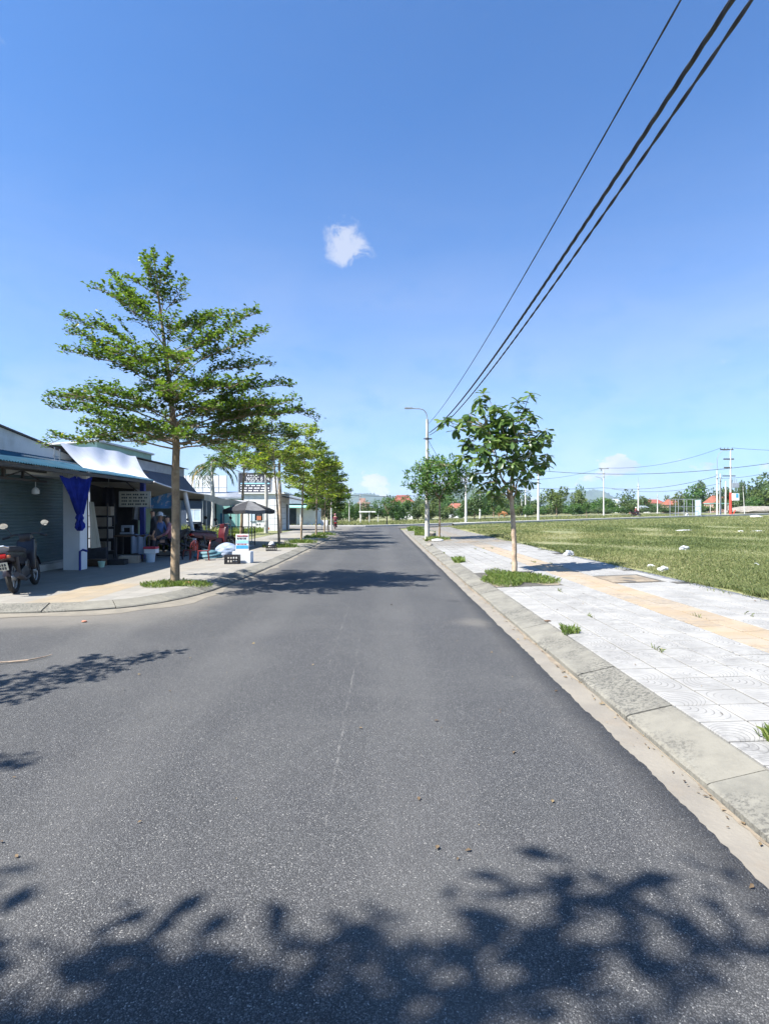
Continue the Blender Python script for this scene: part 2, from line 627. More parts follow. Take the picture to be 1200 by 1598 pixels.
def paving_left_mat():
    m, g, b = base_mat('old_paving')
    v = g.new('ShaderNodeTexCoord').outputs['Object']
    br = g.new('ShaderNodeTexBrick')
    br.offset = 0.0
    br.squash = 1.0
    g.put(br.inputs['Vector'], v)
    br.inputs['Scale'].default_value = 1.0
    br.inputs['Brick Width'].default_value = 0.31
    br.inputs['Row Height'].default_value = 0.31
    br.inputs['Mortar Size'].default_value = 0.006
    br.inputs['Color1'].default_value = (0.235, 0.222, 0.198, 1)
    br.inputs['Color2'].default_value = (0.195, 0.186, 0.168, 1)
    br.inputs['Mortar'].default_value = (0.15, 0.14, 0.12, 1)
    s = g.sep(v)
    c = br.outputs['Color']
    # strip of yellow guiding tiles that crosses to the corner
    dl = g.m('ABSOLUTE', g.m('SUBTRACT', g.m('ADD', s[0], 5.05), g.m('MULTIPLY', g.m('SUBTRACT', s[1], 9.6), 0.0)))
    yl = g.ramp(dl, 0.40, 0.44, 1.0, 0.0)
    yl = g.m('MULTIPLY', yl, g.ramp(s[1], 10.6, 11.2, 1.0, 0.15))
    c = g.mix(g.m('MULTIPLY', yl, 0.6), c, g.mix(1.0, br.outputs['Color'], (1.25, 0.95, 0.55), 'MULTIPLY'))
    n = g.noise(v, 1.1, 6, 0.65, 0.4)
    c = g.mix(g.m('MULTIPLY', g.ramp(n, 0.4, 0.68), 0.6), c, (0.205, 0.183, 0.147))
    n2 = g.noise(v, 7, 5, 0.7)
    c = g.mix(g.m('MULTIPLY', g.ramp(n2, 0.5, 0.75), 0.3), c, (0.14, 0.133, 0.12))
    g.put(b.inputs['Base Color'], c)
    b.inputs['Roughness'].default_value = 0.88
    bn = g.new('ShaderNodeBump')
    bn.inputs['Strength'].default_value = 0.5
    bn.inputs['Distance'].default_value = 0.01
    g.put(bn.inputs['Height'], g.m('ADD', g.m('MULTIPLY', br.outputs['Fac'], -1.0), g.m('MULTIPLY', g.noise(v, 20, 5, 0.6), 0.5)))
    g.put(b.inputs['Normal'], bn.outputs[0])
    return m


MT = {}
MT['asphalt'] = asphalt_mat()
MT['kerb'] = kerb_mat()
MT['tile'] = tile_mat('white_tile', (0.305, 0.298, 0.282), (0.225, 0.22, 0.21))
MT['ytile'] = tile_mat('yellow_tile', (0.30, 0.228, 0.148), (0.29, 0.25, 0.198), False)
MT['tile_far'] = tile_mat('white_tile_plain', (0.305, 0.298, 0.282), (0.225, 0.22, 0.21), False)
MT['ground'] = ground_mat()
MT['pavl'] = paving_left_mat()
MT['gutter'] = PM('gutter_concrete', (0.205, 0.186, 0.155), (0.168, 0.153, 0.130), 2.5, 0.9, 0.25, 30, stain=(0.21, 0.17, 0.125), stain_scale=2.0, stain_amt=0.35)
MT['sand'] = PM('washed_sand', (0.19, 0.17, 0.137), (0.15, 0.135, 0.11), 4, 0.95, 0.4, 40, stain=(0.15, 0.14, 0.12), stain_scale=2.6)
MT['mortar'] = PM('joint_mortar', (0.085, 0.08, 0.07), (0.05, 0.047, 0.042), 6, 0.95, 0.4, 40)
MT['soil'] = PM('bare_soil', (0.155, 0.125, 0.092), (0.22, 0.185, 0.14), 6, 0.97, 0.6, 30)
MT['bark'] = PM('bark', (0.30, 0.225, 0.145), (0.185, 0.135, 0.088), 7, 0.9, 0.6, 30, stain=(0.36, 0.33, 0.25), stain_scale=4)
MT['bark_pale'] = PM('bark_pale', (0.46, 0.36, 0.26), (0.30, 0.215, 0.15), 6, 0.9, 0.6, 26, stain=(0.55, 0.50, 0.42), stain_scale=5)
MT['leaf_a'] = leaf_mat('leaf_layered', (0.038, 0.074, 0.014), (0.088, 0.150, 0.024), (0.172, 0.235, 0.040), 0.42, 0.42, (0.42, 0.36, 0.05))
MT['leaf_b'] = leaf_mat('leaf_young', (0.055, 0.098, 0.018), (0.130, 0.195, 0.030), (0.25, 0.295, 0.048), 0.45, 0.45)
MT['leaf_big'] = leaf_mat('leaf_broad', (0.045, 0.090, 0.026), (0.085, 0.145, 0.040), (0.165, 0.225, 0.065), 0.30, 0.33)
MT['leaf_c'] = leaf_mat('leaf_small', (0.028, 0.075, 0.018), (0.062, 0.135, 0.026), (0.13, 0.21, 0.036), 0.32, 0.45)
MT['leaf_far'] = leaf_mat('leaf_far', (0.050, 0.085, 0.024), (0.095, 0.135, 0.036), (0.16, 0.20, 0.055), 0.3, 0.6)
MT['leaf_fard'] = leaf_mat('leaf_far_dark', (0.034, 0.066, 0.024), (0.062, 0.105, 0.032), (0.11, 0.155, 0.045), 0.25, 0.6)
MT['palm'] = leaf_mat('palm_frond', (0.028, 0.065, 0.018), (0.055, 0.105, 0.026), (0.12, 0.165, 0.04), 0.25, 0.5, (0.34, 0.24, 0.08))
MT['grass'] = leaf_mat('grass_blade', (0.080, 0.110, 0.036), (0.155, 0.18, 0.066), (0.30, 0.275, 0.145), 0.3, 0.7)
MT['grass_lush'] = leaf_mat('grass_lush', (0.060, 0.105, 0.022), (0.115, 0.175, 0.034), (0.23, 0.25, 0.075), 0.35, 0.65)
MT['concrete'] = PM('pole_concrete', (0.46, 0.45, 0.42), (0.37, 0.36, 0.335), 3, 0.85, 0.25, 25, stain=(0.23, 0.22, 0.2), stain_scale=2)
MT['concrete_far'] = PM('pole_concrete_pale', (0.52, 0.51, 0.48), (0.44, 0.43, 0.41), 1, 0.85)
MT['cable'] = PM('cable_sheath', (0.016, 0.017, 0.02), (0.025, 0.026, 0.03), 3, 0.55)
MT['steel'] = PM('galvanised', (0.42, 0.43, 0.44), (0.33, 0.34, 0.35), 8, 0.45, metal=0.7)
MT['white'] = PM('white_paint', (0.74, 0.74, 0.73), (0.66, 0.66, 0.645), 2, 0.7, 0.1, 20, stain=(0.45, 0.43, 0.38), stain_scale=1.1, stain_amt=0.35)
MT['whitewall'] = PM('white_render', (0.70, 0.72, 0.74), (0.60, 0.63, 0.66), 1.5, 0.8, 0.2, 16, stain=(0.40, 0.40, 0.38), stain_scale=0.9, stain_amt=0.5)
MT['shutter'] = PM('shutter_paint', (0.085, 0.135, 0.15), (0.07, 0.115, 0.13), 3, 0.5, stain=(0.12, 0.15, 0.16), stain_scale=1.5)
MT['bluemetal'] = PM('blue_sheet_metal', (0.026, 0.105, 0.17), (0.022, 0.085, 0.14), 2, 0.8, stain=(0.12, 0.16, 0.18), stain_scale=2, stain_amt=0.4)
MT['darksteel'] = PM('dark_steel', (0.045, 0.047, 0.055), (0.07, 0.06, 0.055), 6, 0.6)
MT['darkroof'] = PM('dark_roof', (0.065, 0.075, 0.105), (0.05, 0.058, 0.085), 3, 0.65)
MT['greyboard'] = PM('grey_board', (0.27, 0.31, 0.36), (0.22, 0.25, 0.30), 3, 0.7)
MT['dryleaf'] = leaf_mat('dry_leaf', (0.06, 0.04, 0.025), (0.16, 0.11, 0.06), (0.26, 0.19, 0.09), 0.1, 0.8)
MT['baydark'] = PM('bay_shade_board', (0.055, 0.05, 0.048), (0.035, 0.033, 0.034), 3, 0.8)  # near black tone paints the shade deep inside the bay
MT['whitekerb'] = PM('pale_kerb', (0.42, 0.41, 0.38), (0.36, 0.35, 0.325), 1, 0.85)
MT['teal_shaded'] = PM('teal_wall_shaded', (0.045, 0.065, 0.105), (0.038, 0.055, 0.09), 2, 0.75)  # teal wall in shade, painted as a darker colour
MT['curtain'] = PM('blue_curtain', (0.018, 0.035, 0.27), (0.012, 0.022, 0.19), 5, 1.0, 0.25, 60, spec=0.03)
MT['bluepaint'] = PM('blue_paint', (0.03, 0.045, 0.28), (0.025, 0.035, 0.2), 4, 0.55)
MT['tarpwhite'] = PM('white_tarpaulin', (0.74, 0.74, 0.75), (0.64, 0.65, 0.68), 1.6, 0.6, 0.15, 8)
MT['canvas'] = PM('beige_canvas', (0.42, 0.41, 0.35), (0.34, 0.335, 0.29), 2, 0.85, 0.2, 12)
MT['canvasgrey'] = PM('grey_canvas', (0.25, 0.255, 0.27), (0.36, 0.36, 0.37), 4, 0.85, 0.2, 12)
MT['teal'] = PM('teal_wall', (0.22, 0.44, 0.40), (0.19, 0.38, 0.35), 2, 0.75, stain=(0.3, 0.36, 0.34), stain_scale=1)
MT['green'] = PM('pale_green_wall', (0.42, 0.60, 0.48), (0.36, 0.52, 0.42), 2, 0.75)
MT['cream'] = PM('cream_board', (0.46, 0.45, 0.37), (0.40, 0.39, 0.33), 3, 0.6)
MT['ink'] = PM('sign_ink', (0.02, 0.03, 0.05), None, 3, 0.5)
MT['signdark'] = PM('sign_dark', (0.035, 0.035, 0.05), (0.05, 0.05, 0.06), 3, 0.5)
MT['signwhite'] = PM('sign_white', (0.78, 0.78, 0.78), (0.72, 0.72, 0.73), 3, 0.5)
MT['signblue'] = PM('sign_blue', (0.05, 0.30, 0.62), (0.07, 0.36, 0.66), 6, 0.45)
MT['signcyan'] = PM('sign_cyan', (0.25, 0.55, 0.75), (0.35, 0.62, 0.8), 6, 0.45)
MT['signred'] = PM('sign_red', (0.50, 0.03, 0.06), None, 6, 0.45)
MT['banner'] = PM('banner_print', (0.10, 0.32, 0.72), (0.55, 0.62, 0.78), 5, 0.5, lo=0.5, hi=0.62)
MT['redplastic'] = PM('red_plastic', (0.16, 0.022, 0.02), (0.12, 0.018, 0.018), 6, 0.4)
MT['blackplastic'] = PM('black_plastic', (0.018, 0.018, 0.022), (0.028, 0.028, 0.032), 8, 0.5)
MT['blackpaint'] = PM('black_bike_paint', (0.014, 0.012, 0.018), (0.022, 0.018, 0.022), 6, 0.25)
MT['maroon'] = PM('maroon_paint', (0.085, 0.014, 0.02), (0.06, 0.012, 0.016), 6, 0.3)
MT['rubber'] = PM('tyre_rubber', (0.018, 0.018, 0.019), (0.035, 0.033, 0.03), 12, 0.85)
MT['chrome'] = PM('chrome', (0.62, 0.63, 0.65), (0.5, 0.51, 0.53), 8, 0.18, metal=1.0)
MT['mirror'] = PM('mirror_glass', (0.85, 0.87, 0.9), None, 3, 0.03, metal=1.0)
MT['redlens'] = PM('red_lens', (0.5, 0.015, 0.012), (0.4, 0.012, 0.01), 8, 0.2)
MT['plate'] = PM('plate_white', (0.62, 0.62, 0.52), (0.5, 0.49, 0.40), 14, 0.5)
MT['foam'] = PM('foam_box', (0.70, 0.72, 0.74), (0.62, 0.64, 0.66), 5, 0.8)
MT['umbblack'] = PM('umbrella_black', (0.020, 0.020, 0.024), (0.03, 0.03, 0.034), 6, 0.8)
MT['umbgrey'] = PM('umbrella_grey', (0.13, 0.132, 0.14), (0.105, 0.107, 0.115), 6, 0.8)
MT['tarpblue'] = PM('blue_grey_tarp', (0.22, 0.27, 0.36), (0.17, 0.22, 0.30), 3, 0.6, 0.2, 10)
MT['tarpteal'] = PM('teal_tarp', (0.07, 0.16, 0.19), (0.05, 0.12, 0.15), 3, 0.6, 0.2, 10)
MT['cardboard'] = PM('cardboard', (0.36, 0.31, 0.25), (0.30, 0.25, 0.20), 4, 0.85)
MT['wood'] = PM('dark_wood', (0.12, 0.075, 0.045), (0.08, 0.05, 0.03), 6, 0.7)
MT['darkcloth'] = PM('dark_cloth', (0.03, 0.033, 0.04), (0.045, 0.045, 0.055), 8, 0.9)
MT['skin'] = PM('skin', (0.42, 0.25, 0.17), (0.38, 0.22, 0.15), 8, 0.55)
MT['hair'] = PM('hair', (0.012, 0.010, 0.010), None, 8, 0.5)
MT['shirtblue'] = PM('blue_shirt', (0.10, 0.16, 0.32), (0.08, 0.13, 0.27), 6, 0.9)
MT['shirtpink'] = PM('pink_shirt', (0.34, 0.15, 0.18), (0.28, 0.12, 0.15), 6, 0.9)
MT['shirtmaroon'] = PM('maroon_shirt', (0.12, 0.02, 0.035), (0.09, 0.016, 0.028), 6, 0.9)
MT['trousers'] = PM('dark_trousers', (0.035, 0.037, 0.05), (0.05, 0.05, 0.06), 6, 0.9)
MT['roofred'] = PM('red_tile_roof', (0.27, 0.095, 0.06), (0.20, 0.075, 0.05), 1.5, 0.8)
MT['roofbrown'] = PM('brown_tile_roof', (0.24, 0.07, 0.05), (0.18, 0.06, 0.045), 1.5, 0.8)
MT['pinkwall'] = PM('pink_wall', (0.40, 0.26, 0.21), (0.36, 0.24, 0.20), 0.6, 0.8)
MT['window'] = PM('dark_window', (0.03, 0.04, 0.05), (0.05, 0.06, 0.07), 2, 0.15)
MT['paleblue'] = PM('pale_blue_shutter', (0.48, 0.58, 0.68), (0.42, 0.52, 0.62), 2, 0.5)
MT['orange'] = PM('orange_goods', (0.50, 0.17, 0.08), (0.42, 0.13, 0.07), 8, 0.7)
MT['redpaint'] = PM('red_paint', (0.55, 0.06, 0.035), (0.45, 0.06, 0.04), 4, 0.5)
MT['plastic'] = PM('litter_plastic', (0.50, 0.50, 0.50), (0.40, 0.40, 0.40), 8, 0.5)
MT['greylitter'] = PM('litter_grey', (0.42, 0.44, 0.45), (0.34, 0.36, 0.37), 8, 0.6)
MT['brick'] = PM('brick_red', (0.42, 0.17, 0.11), (0.34, 0.14, 0.09), 12, 0.85)
MT['rubble'] = PM('rubble', (0.24, 0.22, 0.19), (0.17, 0.155, 0.13), 2, 0.9)
MT['forest'] = PM('forest_hill', (0.030, 0.055, 0.028), (0.050, 0.075, 0.036), 0.012, 0.95, detail=8)
MT['cow'] = PM('cow_hide', (0.36, 0.16, 0.06), (0.30, 0.13, 0.05), 4, 0.85)
MT['lampglass'] = PM('lamp_glass', (0.6, 0.6, 0.58), None, 3, 0.3)

# ------------------------------------------------------------------ ground, road, pavements


def build_ground():
    xs = np.unique(np.concatenate([np.linspace(-5000, -300, 16), np.linspace(-300, -40, 20), np.linspace(-40, -7, 24), [-6.70, -6.66],
                                   np.linspace(-6, 5, 6), [5.50, 5.54], np.linspace(6, 40, 60), np.linspace(41, 100, 40), np.linspace(105, 300, 25), np.linspace(330, 5000, 18)]))
    ys = np.unique(np.concatenate([np.linspace(-250, -10, 12), np.linspace(-8, 20, 40), [20.48, 20.52], np.linspace(21, 46, 50), [46.18, 46.22], np.linspace(47, 120, 80), np.linspace(124, 400, 30), np.linspace(450, 6000, 24)]))
    X, Y = np.meshgrid(xs, ys)
    Z = groundz(X, Y)
    # small unevenness away from the paved strip
    near = (X > 6.2) & (Y < 300)
    Z = Z + np.where(near, 0.035 * np.sin(X * 0.9 + 1.3 * np.sin(Y * 0.5)) * np.sin(Y * 0.7 + X * 0.31), 0)
    V = np.stack([X, Y, Z], -1).reshape(-1, 3)
    nx, ny = len(xs), len(ys)
    idx = np.arange(nx * ny).reshape(ny, nx)
    Fc = np.stack([idx[:-1, :-1], idx[:-1, 1:], idx[1:, 1:], idx[1:, :-1]], -1).reshape(-1, 4)
    o = put('ground', np_mesh('ground', V, Fc, MT['ground'], True))
    tag(o, kind='structure')


def gz(x, y):
    return float(groundz(x, y))


def build_road():
    # main carriageway with its ragged right edge, and the side street to the left
    ys = np.unique(np.concatenate([np.linspace(-14, 1, 8), np.arange(1, 9, 0.035), np.arange(9, 20, 0.12), np.linspace(20, 60.5, 60)]))
    V, Fc = [], []
    coarse = np.linspace(-14, 60.5, 76)
    for y in coarse:
        z = 0.008 + 0.035 * float(sstep(38, 46, y))
        V += [(-4.9, y, z), (-1.7, y, z), (1.3, y, z)]
    for i in range(len(coarse) - 1):
        a, b = i * 3, i * 3 + 3
        Fc += [(a, a + 1, b + 1, b), (a + 1, a + 2, b + 2, b + 1)]
    k0 = len(V)
    for y in ys:
        z = 0.008 + 0.035 * float(sstep(38, 46, y))
        e = 1.53 + 0.006 * math.sin(y * 2.3) + 0.004 * math.sin(y * 9.7 + 1) + random.uniform(-0.008, 0.008)
        V += [(1.3, y, z), (e, y, z), (e + 0.004, y, z - 0.03)]
    for i in range(len(ys) - 1):
        a, b = k0 + i * 3, k0 + i * 3 + 3
        Fc += [(a, a + 1, b + 1, b), (a + 1, a + 2, b + 2, b + 1)]
    me = np_mesh('road', V, Fc, MT['asphalt'])
    o = put('road', me)
    tag(o, kind='structure')
    mb = MB()
    mb.add([(-60, 1.2, 0.006), (-4.9, 1.2, 0.006), (-4.9, 9.2, 0.006), (-60, 9.2, 0.006)], [(0, 1, 2, 3)])
    o = mb.build('side_street', MT['asphalt'])
    tag(o, kind='structure')
    # street across the far end, leaning away to the right
    mb = MB()
    xsr = list(np.linspace(-80, 0, 9)) + list(np.linspace(4, 130, 40))

    def near(x):
        return 47.0 if x < -2 else farr(x) - 8.5 + 6.0 * float(sstep(0, 12, x))

    def farr(x):
        return 55.5 if x < -2 else 55.5 + (x + 2) * 0.66
    for a, b in zip(xsr[:-1], xsr[1:]):
        q = []
        for x, fn in ((a, near), (b, near), (b, farr), (a, farr)):
            y = fn(x)
            q.append((x, y, float(H(x, y)) + 0.036))
        mb.add(q, [(0, 1, 2, 3)])
    tag(mb.build('cross_street', MT['asphalt']), kind='structure')
    # pale concrete kerbs of the far streets
    for nm, fn in (('kerb_line', lambda x: farr(x) + 0.1), ('kerb_line', lambda x: 92 + 0.626 * x)):
        mb = MB()
        lo = -80 if nm == 'kerb_line' and fn(0) < 70 else 8
        pts = np.linspace(lo, 130, 60)
        for a, b in zip(pts[:-1], pts[1:]):
            q = []
            for x in (a, b):
                y = fn(x)
                z = float(H(x, y))
                q += [(x, y, z - 0.05), (x, y, z + 0.17), (x, y + 0.9, z + 0.18), (x, y + 0.9, z - 0.05)]
            mb.add(q, [(0, 4, 5, 1), (1, 5, 6, 2), (2, 6, 7, 3)])
        tag(mb.build(nm, MT['whitekerb']), kind='structure')
    mb = MB()
    pts = np.linspace(7, 110, 50)
    for a, b in zip(pts[:-1], pts[1:]):
        q = []
        for x in (a, b):
            y = near(x) - 1.2
            z = float(H(x, y))
            q += [(x, y, z - 0.05), (x, y, z + 0.25), (x, y + 1.2, z + 0.26), (x, y + 1.2, z - 0.05)]
        mb.add(q, [(0, 4, 5, 1), (1, 5, 6, 2), (2, 6, 7, 3)])
    tag(mb.build('kerb_line', MT['whitekerb']), kind='structure')


def resample(path, step):
    P = [np.array(p, float) for p in path]
    seg = [np.linalg.norm(b - a) for a, b in zip(P[:-1], P[1:])]
    cum = np.concatenate([[0], np.cumsum(seg)])
    n = max(2, int(round(cum[-1] / step)) + 1)
    s = np.linspace(0, cum[-1], n)
    A = np.array(P)
    return np.stack([np.interp(s, cum, A[:, k]) for k in range(2)], -1)


def arc(c, r, a0, a1, n=10):
    return [(c[0] + r * math.cos(R(a0 + (a1 - a0) * i / n)), c[1] + r * math.sin(R(a0 + (a1 - a0) * i / n))) for i in range(n + 1)]


def normals2(Q):
    t = np.gradient(Q, axis=0)
    t /= np.linalg.norm(t, axis=1)[:, None]
    return np.stack([-t[:, 1], t[:, 0]], -1)


KPROF = [(0.0, -0.06), (0.0, 0.038), (0.022, 0.052), (0.315, 0.118), (0.33, 0.116), (0.33, -0.06)]


def kerb(path, side, zfun, near_test, step=0.25):
    """one kerb of sloped stones a metre long: near stones are parts, the far run is one part"""
    Q = resample(path, step)
    Nn = normals2(Q) * side
    root = thing('kerb', None, None)
    root['kind'] = 'structure'
    per = int(round(1.0 / step))
    run = MB()
    for s in range(0, len(Q) - 1, per):
        ids = list(range(s, min(s + per, len(Q) - 1) + 1))
        if len(ids) < 2:
            continue
        mid = Q[ids[len(ids) // 2]]
        mb = MB()
        dz, dd, tw = random.uniform(-0.004, 0.004), random.uniform(-0.005, 0.005), random.uniform(-0.006, 0.006)
        vs, fs = [], []
        for j, i in enumerate(ids):
            p = Q[i].copy()
            t = np.array([Nn[i][1], -Nn[i][0]]) * side
            if j == 0:
                p = p + t * 0.006
            if j == len(ids) - 1:
                p = p - t * 0.006
            w = tw * (j / (len(ids) - 1) - 0.5)
            for k, (d, z) in enumerate(KPROF):
                q = p + Nn[i] * (d + dd)
                e = random.uniform(-0.004, 0.004) if k in (1, 2) else 0
                vs.append((q[0], q[1], z + dz + w + e + zfun(q[0], q[1])))
        n = len(KPROF)
        for j in range(len(ids) - 1):
            for k in range(n - 1):
                fs.append((j * n + k, j * n + k + 1, (j + 1) * n + k + 1, (j + 1) * n + k))
        fs.append(tuple(range(n)))
        fs.append(tuple((len(ids) - 1) * n + k for k in range(n))[::-1])
        if near_test(mid):
            mb.add(vs, fs)
            mb.build('kerb_stone', MT['kerb'], root)
        else:
            run.add(vs, fs)
    if run.f:
        o = run.build('kerb_run', MT['kerb'], root)
        o['kind'] = 'stuff'
    return Q, Nn


def flatz(x, y):
    return 0.035 * float(sstep(38, 46, y))


LEFT_PATH = [(-40, 8.15), (-5.6, 8.2), (-5.0, 8.27), (-4.5, 8.4), (-4.15, 8.56), (-3.85, 8.8), (-3.62, 9.12), (-3.44, 9.5), (-3.3, 9.95), (-3.2, 10.5), (-3.13, 11.4), (-3.06, 13.2), (-2.98, 16), (-2.95, 20), (-2.95, 39)] + arc((-10.95, 39), 8, 0, 90, 14)[1:] + [(-60, 47)]
RIGHT_PATH = [(1.735, -8), (1.735, 44)] + [(11.735 - p[0] + 0, p[1]) for p in arc((0, 44), 10, 0, 55, 10)][1:]


def build_pavements():
    QL, NL = kerb(LEFT_PATH, 1, flatz, lambda p: -8 < p[0] and p[1] < 36)
    QR, NR = kerb(RIGHT_PATH, -1, flatz, lambda p: p[1] < 36 and p[1] > 0.5)
    # left pavement slab behind its kerb
    inner = QL + NL * 0.328
    poly = [tuple(p) for p in inner if p[0] > -30]
    poly2 = poly + [(-30, 46.15), (-6.72, 46.15), (-6.72, 20.6), (-30, 20.6)]
    # split in simple pieces: front block and strip along the road
    front = [tuple(p) for p in inner if p[1] < 20.5 and p[0] > -30]
    front = [(-30, front[0][1])] + front + [(front[-1][0], 20.5), (-30, 20.5)]
    strip = [tuple(p) for p in inner if p[1] >= 20.5 and p[0] > -12 and p[1] < 46.0]
    strip = [(-6.72, 20.502), (strip[0][0], 20.502)] + [p for p in strip if p[0] > -6.72] + [(-6.72, 45.0)]
    mb = MB()
    for pl in (front, strip):
        n = len(pl)
        mb.add([(x, y, 0.112) for x, y in pl] + [(x, y, -0.1) for x, y in pl], [tuple(range(n))] + [(i, (i + 1) % n, (i + 1) % n + n, i + n) for i in range(n)])
    tag(mb.build('left_pavement', MT['pavl']), kind='structure')
    # block on the near corner of the side street
    mb = MB()
    mb.prism([(-40, -30), (-3.3, -30), (-3.3, -0.6), (-4.3, 0.7), (-5.6, 1.2), (-40, 1.2)], -0.1, 0.115, 'Z')
    tag(mb.build('near_corner_pavement', MT['pavl']), kind='structure')
    kerb([(-2.97, -14), (-2.97, -1.2), (-3.15, -0.3), (-3.6, 0.6), (-4.4, 1.25), (-5.6, 1.55), (-40, 1.55)], 1, lambda x, y: 0.0, lambda p: -9 < p[0] and p[1] > -6)
    # gutters
    mb = MB()
    ys = np.linspace(-8, 46, 100)
    for a, b in zip(ys[:-1], ys[1:]):
        mb.add([(1.35, a, flatz(0, a)), (1.76, a, flatz(0, a) + 0.004), (1.76, b, flatz(0, b) + 0.004), (1.35, b, flatz(0, b))], [(0, 1, 2, 3)])
    tag(mb.build('gutter', MT['gutter']), kind='structure')
    mb = MB()
    vs = []
    for i, (p, n) in enumerate(zip(QL, NL)):
        s = i * 0.25
        corner = math.exp(-((p[0] + 3.4) ** 2 + (p[1] - 9.4) ** 2) / 1.6)
        side = 1.0 if p[1] < 8.7 else 0.0
        w = 0.13 + 0.25 * corner + 0.17 * side + 0.05 * math.sin(s * 2.1) + 0.05 * math.sin(s * 5.3 + 1) + random.uniform(-0.025, 0.025)
        q = p - n * max(w, 0.03)
        z = flatz(0, p[1])
        vs += [(p[0] + n[0] * 0.02, p[1] + n[1] * 0.02, 0.02 + z), (q[0], q[1], 0.0115 + z)]
    m = len(QL)
    mb.add(vs, [(2 * i, 2 * i + 1, 2 * i + 3, 2 * i + 2) for i in range(m - 1)])
    tag(mb.build('sand_wash', MT['sand']), kind='structure')

    # right pavement: slab, tiles, pits
    SL = 0.035

    def ztop(x):
        return 0.122 + SL * (x - 2.065)
    root = thing('right_pavement', None, None)
    root['kind'] = 'structure'
    slab = MB()
    for a, b in zip(np.linspace(-8, 47, 30)[:-1], np.linspace(-8, 47, 30)[1:]):
        q = [(2.068, a, ztop(2.068) - 0.014), (5.56, a, ztop(5.56) - 0.014), (5.56, b, ztop(5.56) - 0.014), (2.068, b, ztop(2.068) - 0.014), (5.56, a, -0.1), (5.56, b, -0.1)]
        q = [(x, y, z + (flatz(0, y))) for x, y, z in q]
        slab.add(q, [(0, 1, 2, 3), (1, 4, 5, 2)])
    slab.build('bedding', MT['mortar'], root)
    P = 0.3127

    def tile_mesh(mat, joint=0.0075):
        mb = MB(local=True)
        h = P / 2 - joint
        c = 0.004
        vs = [(-h, -h, -0.016), (h, -h, -0.016), (h, h, -0.016), (-h, h, -0.016)]
        vs += [(-h, -h, -c), (h, -h, -c), (h, h, -c), (-h, h, -c)]
        k = h - c
        vs += [(-k, -k, 0), (k, -k, 0), (k, k, 0), (-k, k, 0)]
        fs = [(8, 9, 10, 11)]
        for i in range(4):
            j = (i + 1) % 4
            fs += [(i, j, j + 4, i + 4), (i + 4, j + 4, j + 8, i + 8)]
        mb.add(vs, fs)
        return mb
    tw = tile_mesh(None).mesh('tile', MT['tile'])
    ty = tile_mesh(None).mesh('tile', MT['ytile'])
    cells = []
    for j in range(int((46.5 + 1.0) / P)):
        for i in range(11):
            x, y = 2.068 + P * (i + 0.5), -1.0 + P * (j + 0.5)
            if 2.05 < x < 3.42 and 10.35 < y < 12.75:
                continue
            if 4.25 < x < 5.15 and 10.35 < y < 11.45:
                continue
            if 2.05 < x < 3.3 and 26.2 < y < 29.6:
                continue
            if 3.0 < x < 5.4 and 24.4 < y < 25.6 and random.random() < 0.6:
                continue
            if x > 5.3 and random.random() < 0.2 * (0.5 + 0.5 * math.sin(y * 0.8)):
                continue
            cells.append((y, x, i, j))
    vis = [c for c in cells if c[1] / max(c[0], 0.1) < 0.72 and c[0] > 2.4]
    vis.sort()
    mine = set(vis[:298])
    far_w, far_y = MB(), MB()
    for c in cells:
        y, x, i, j = c
        yellow = i in (5, 6)
        dz = random.uniform(-0.0018, 0.0018)
        z = ztop(x) + dz + flatz(0, y)
        if c in mine:
            o = put('paving_tile', ty if yellow else tw, root, (x, y, z))
            rot = 0 if yellow else ((i % 2), (j % 2))
            ang = 0
            if not yellow:
                ang = {(0, 0): 0, (1, 0): 90, (1, 1): 180, (0, 1): 270}[rot]
            o.rotation_euler = (Matrix.Rotation(-math.atan(SL) + random.uniform(-0.004, 0.004), 3, 'Y') @ Matrix.Rotation(R(ang), 3, 'Z')).to_euler()
        else:
            T = Matrix.Translation((x, y, z)) @ Matrix.Rotation(-math.atan(SL) + random.uniform(-0.004, 0.004), 4, 'Y')
            t = far_y if yellow else far_w
            h = P / 2 - 0.009
            t.add([(-h, -h, 0), (h, -h, 0), (h, h, 0), (-h, h, 0), (-h, -h, -.014), (h, -h, -.014), (h, h, -.014), (-h, h, -.014)], [(0, 1, 2, 3), (0, 4, 5, 1), (1, 5, 6, 2), (2, 6, 7, 3), (3, 7, 4, 0)], T)
    o = far_w.build('far_white_tiling', MT['tile_far'], root)
    o['kind'] = 'stuff'
    o = far_y.build('far_yellow_tiling', MT['ytile'], root)
    o['kind'] = 'stuff'
    # soil in the tree pits and in the broken patch
    for (x0, x1, y0, y1, d) in ((2.075, 3.40, 10.42, 12.70, -0.012), (4.28, 5.12, 10.40, 11.40, -0.002), (2.075, 3.3, 26.2, 29.6, 0.012), (3.0, 5.4, 24.4, 25.6, -0.004)):
        mb = MB()
        mb.grid(lambda u, v: (x0 + (x1 - x0) * u, y0 + (y1 - y0) * v, ztop(x0 + (x1 - x0) * u) + d - 0.004 + 0.016 * math.sin(9 * u + 3 * v) * math.sin(7 * v) * (1 if 0 < u < 1 and 0 < v < 1 else 0)), 10, 12)
        mb.build('soil_patch', MT['soil'], root)
    return ztop


build_ground()
build_road()
ztop = build_pavements()


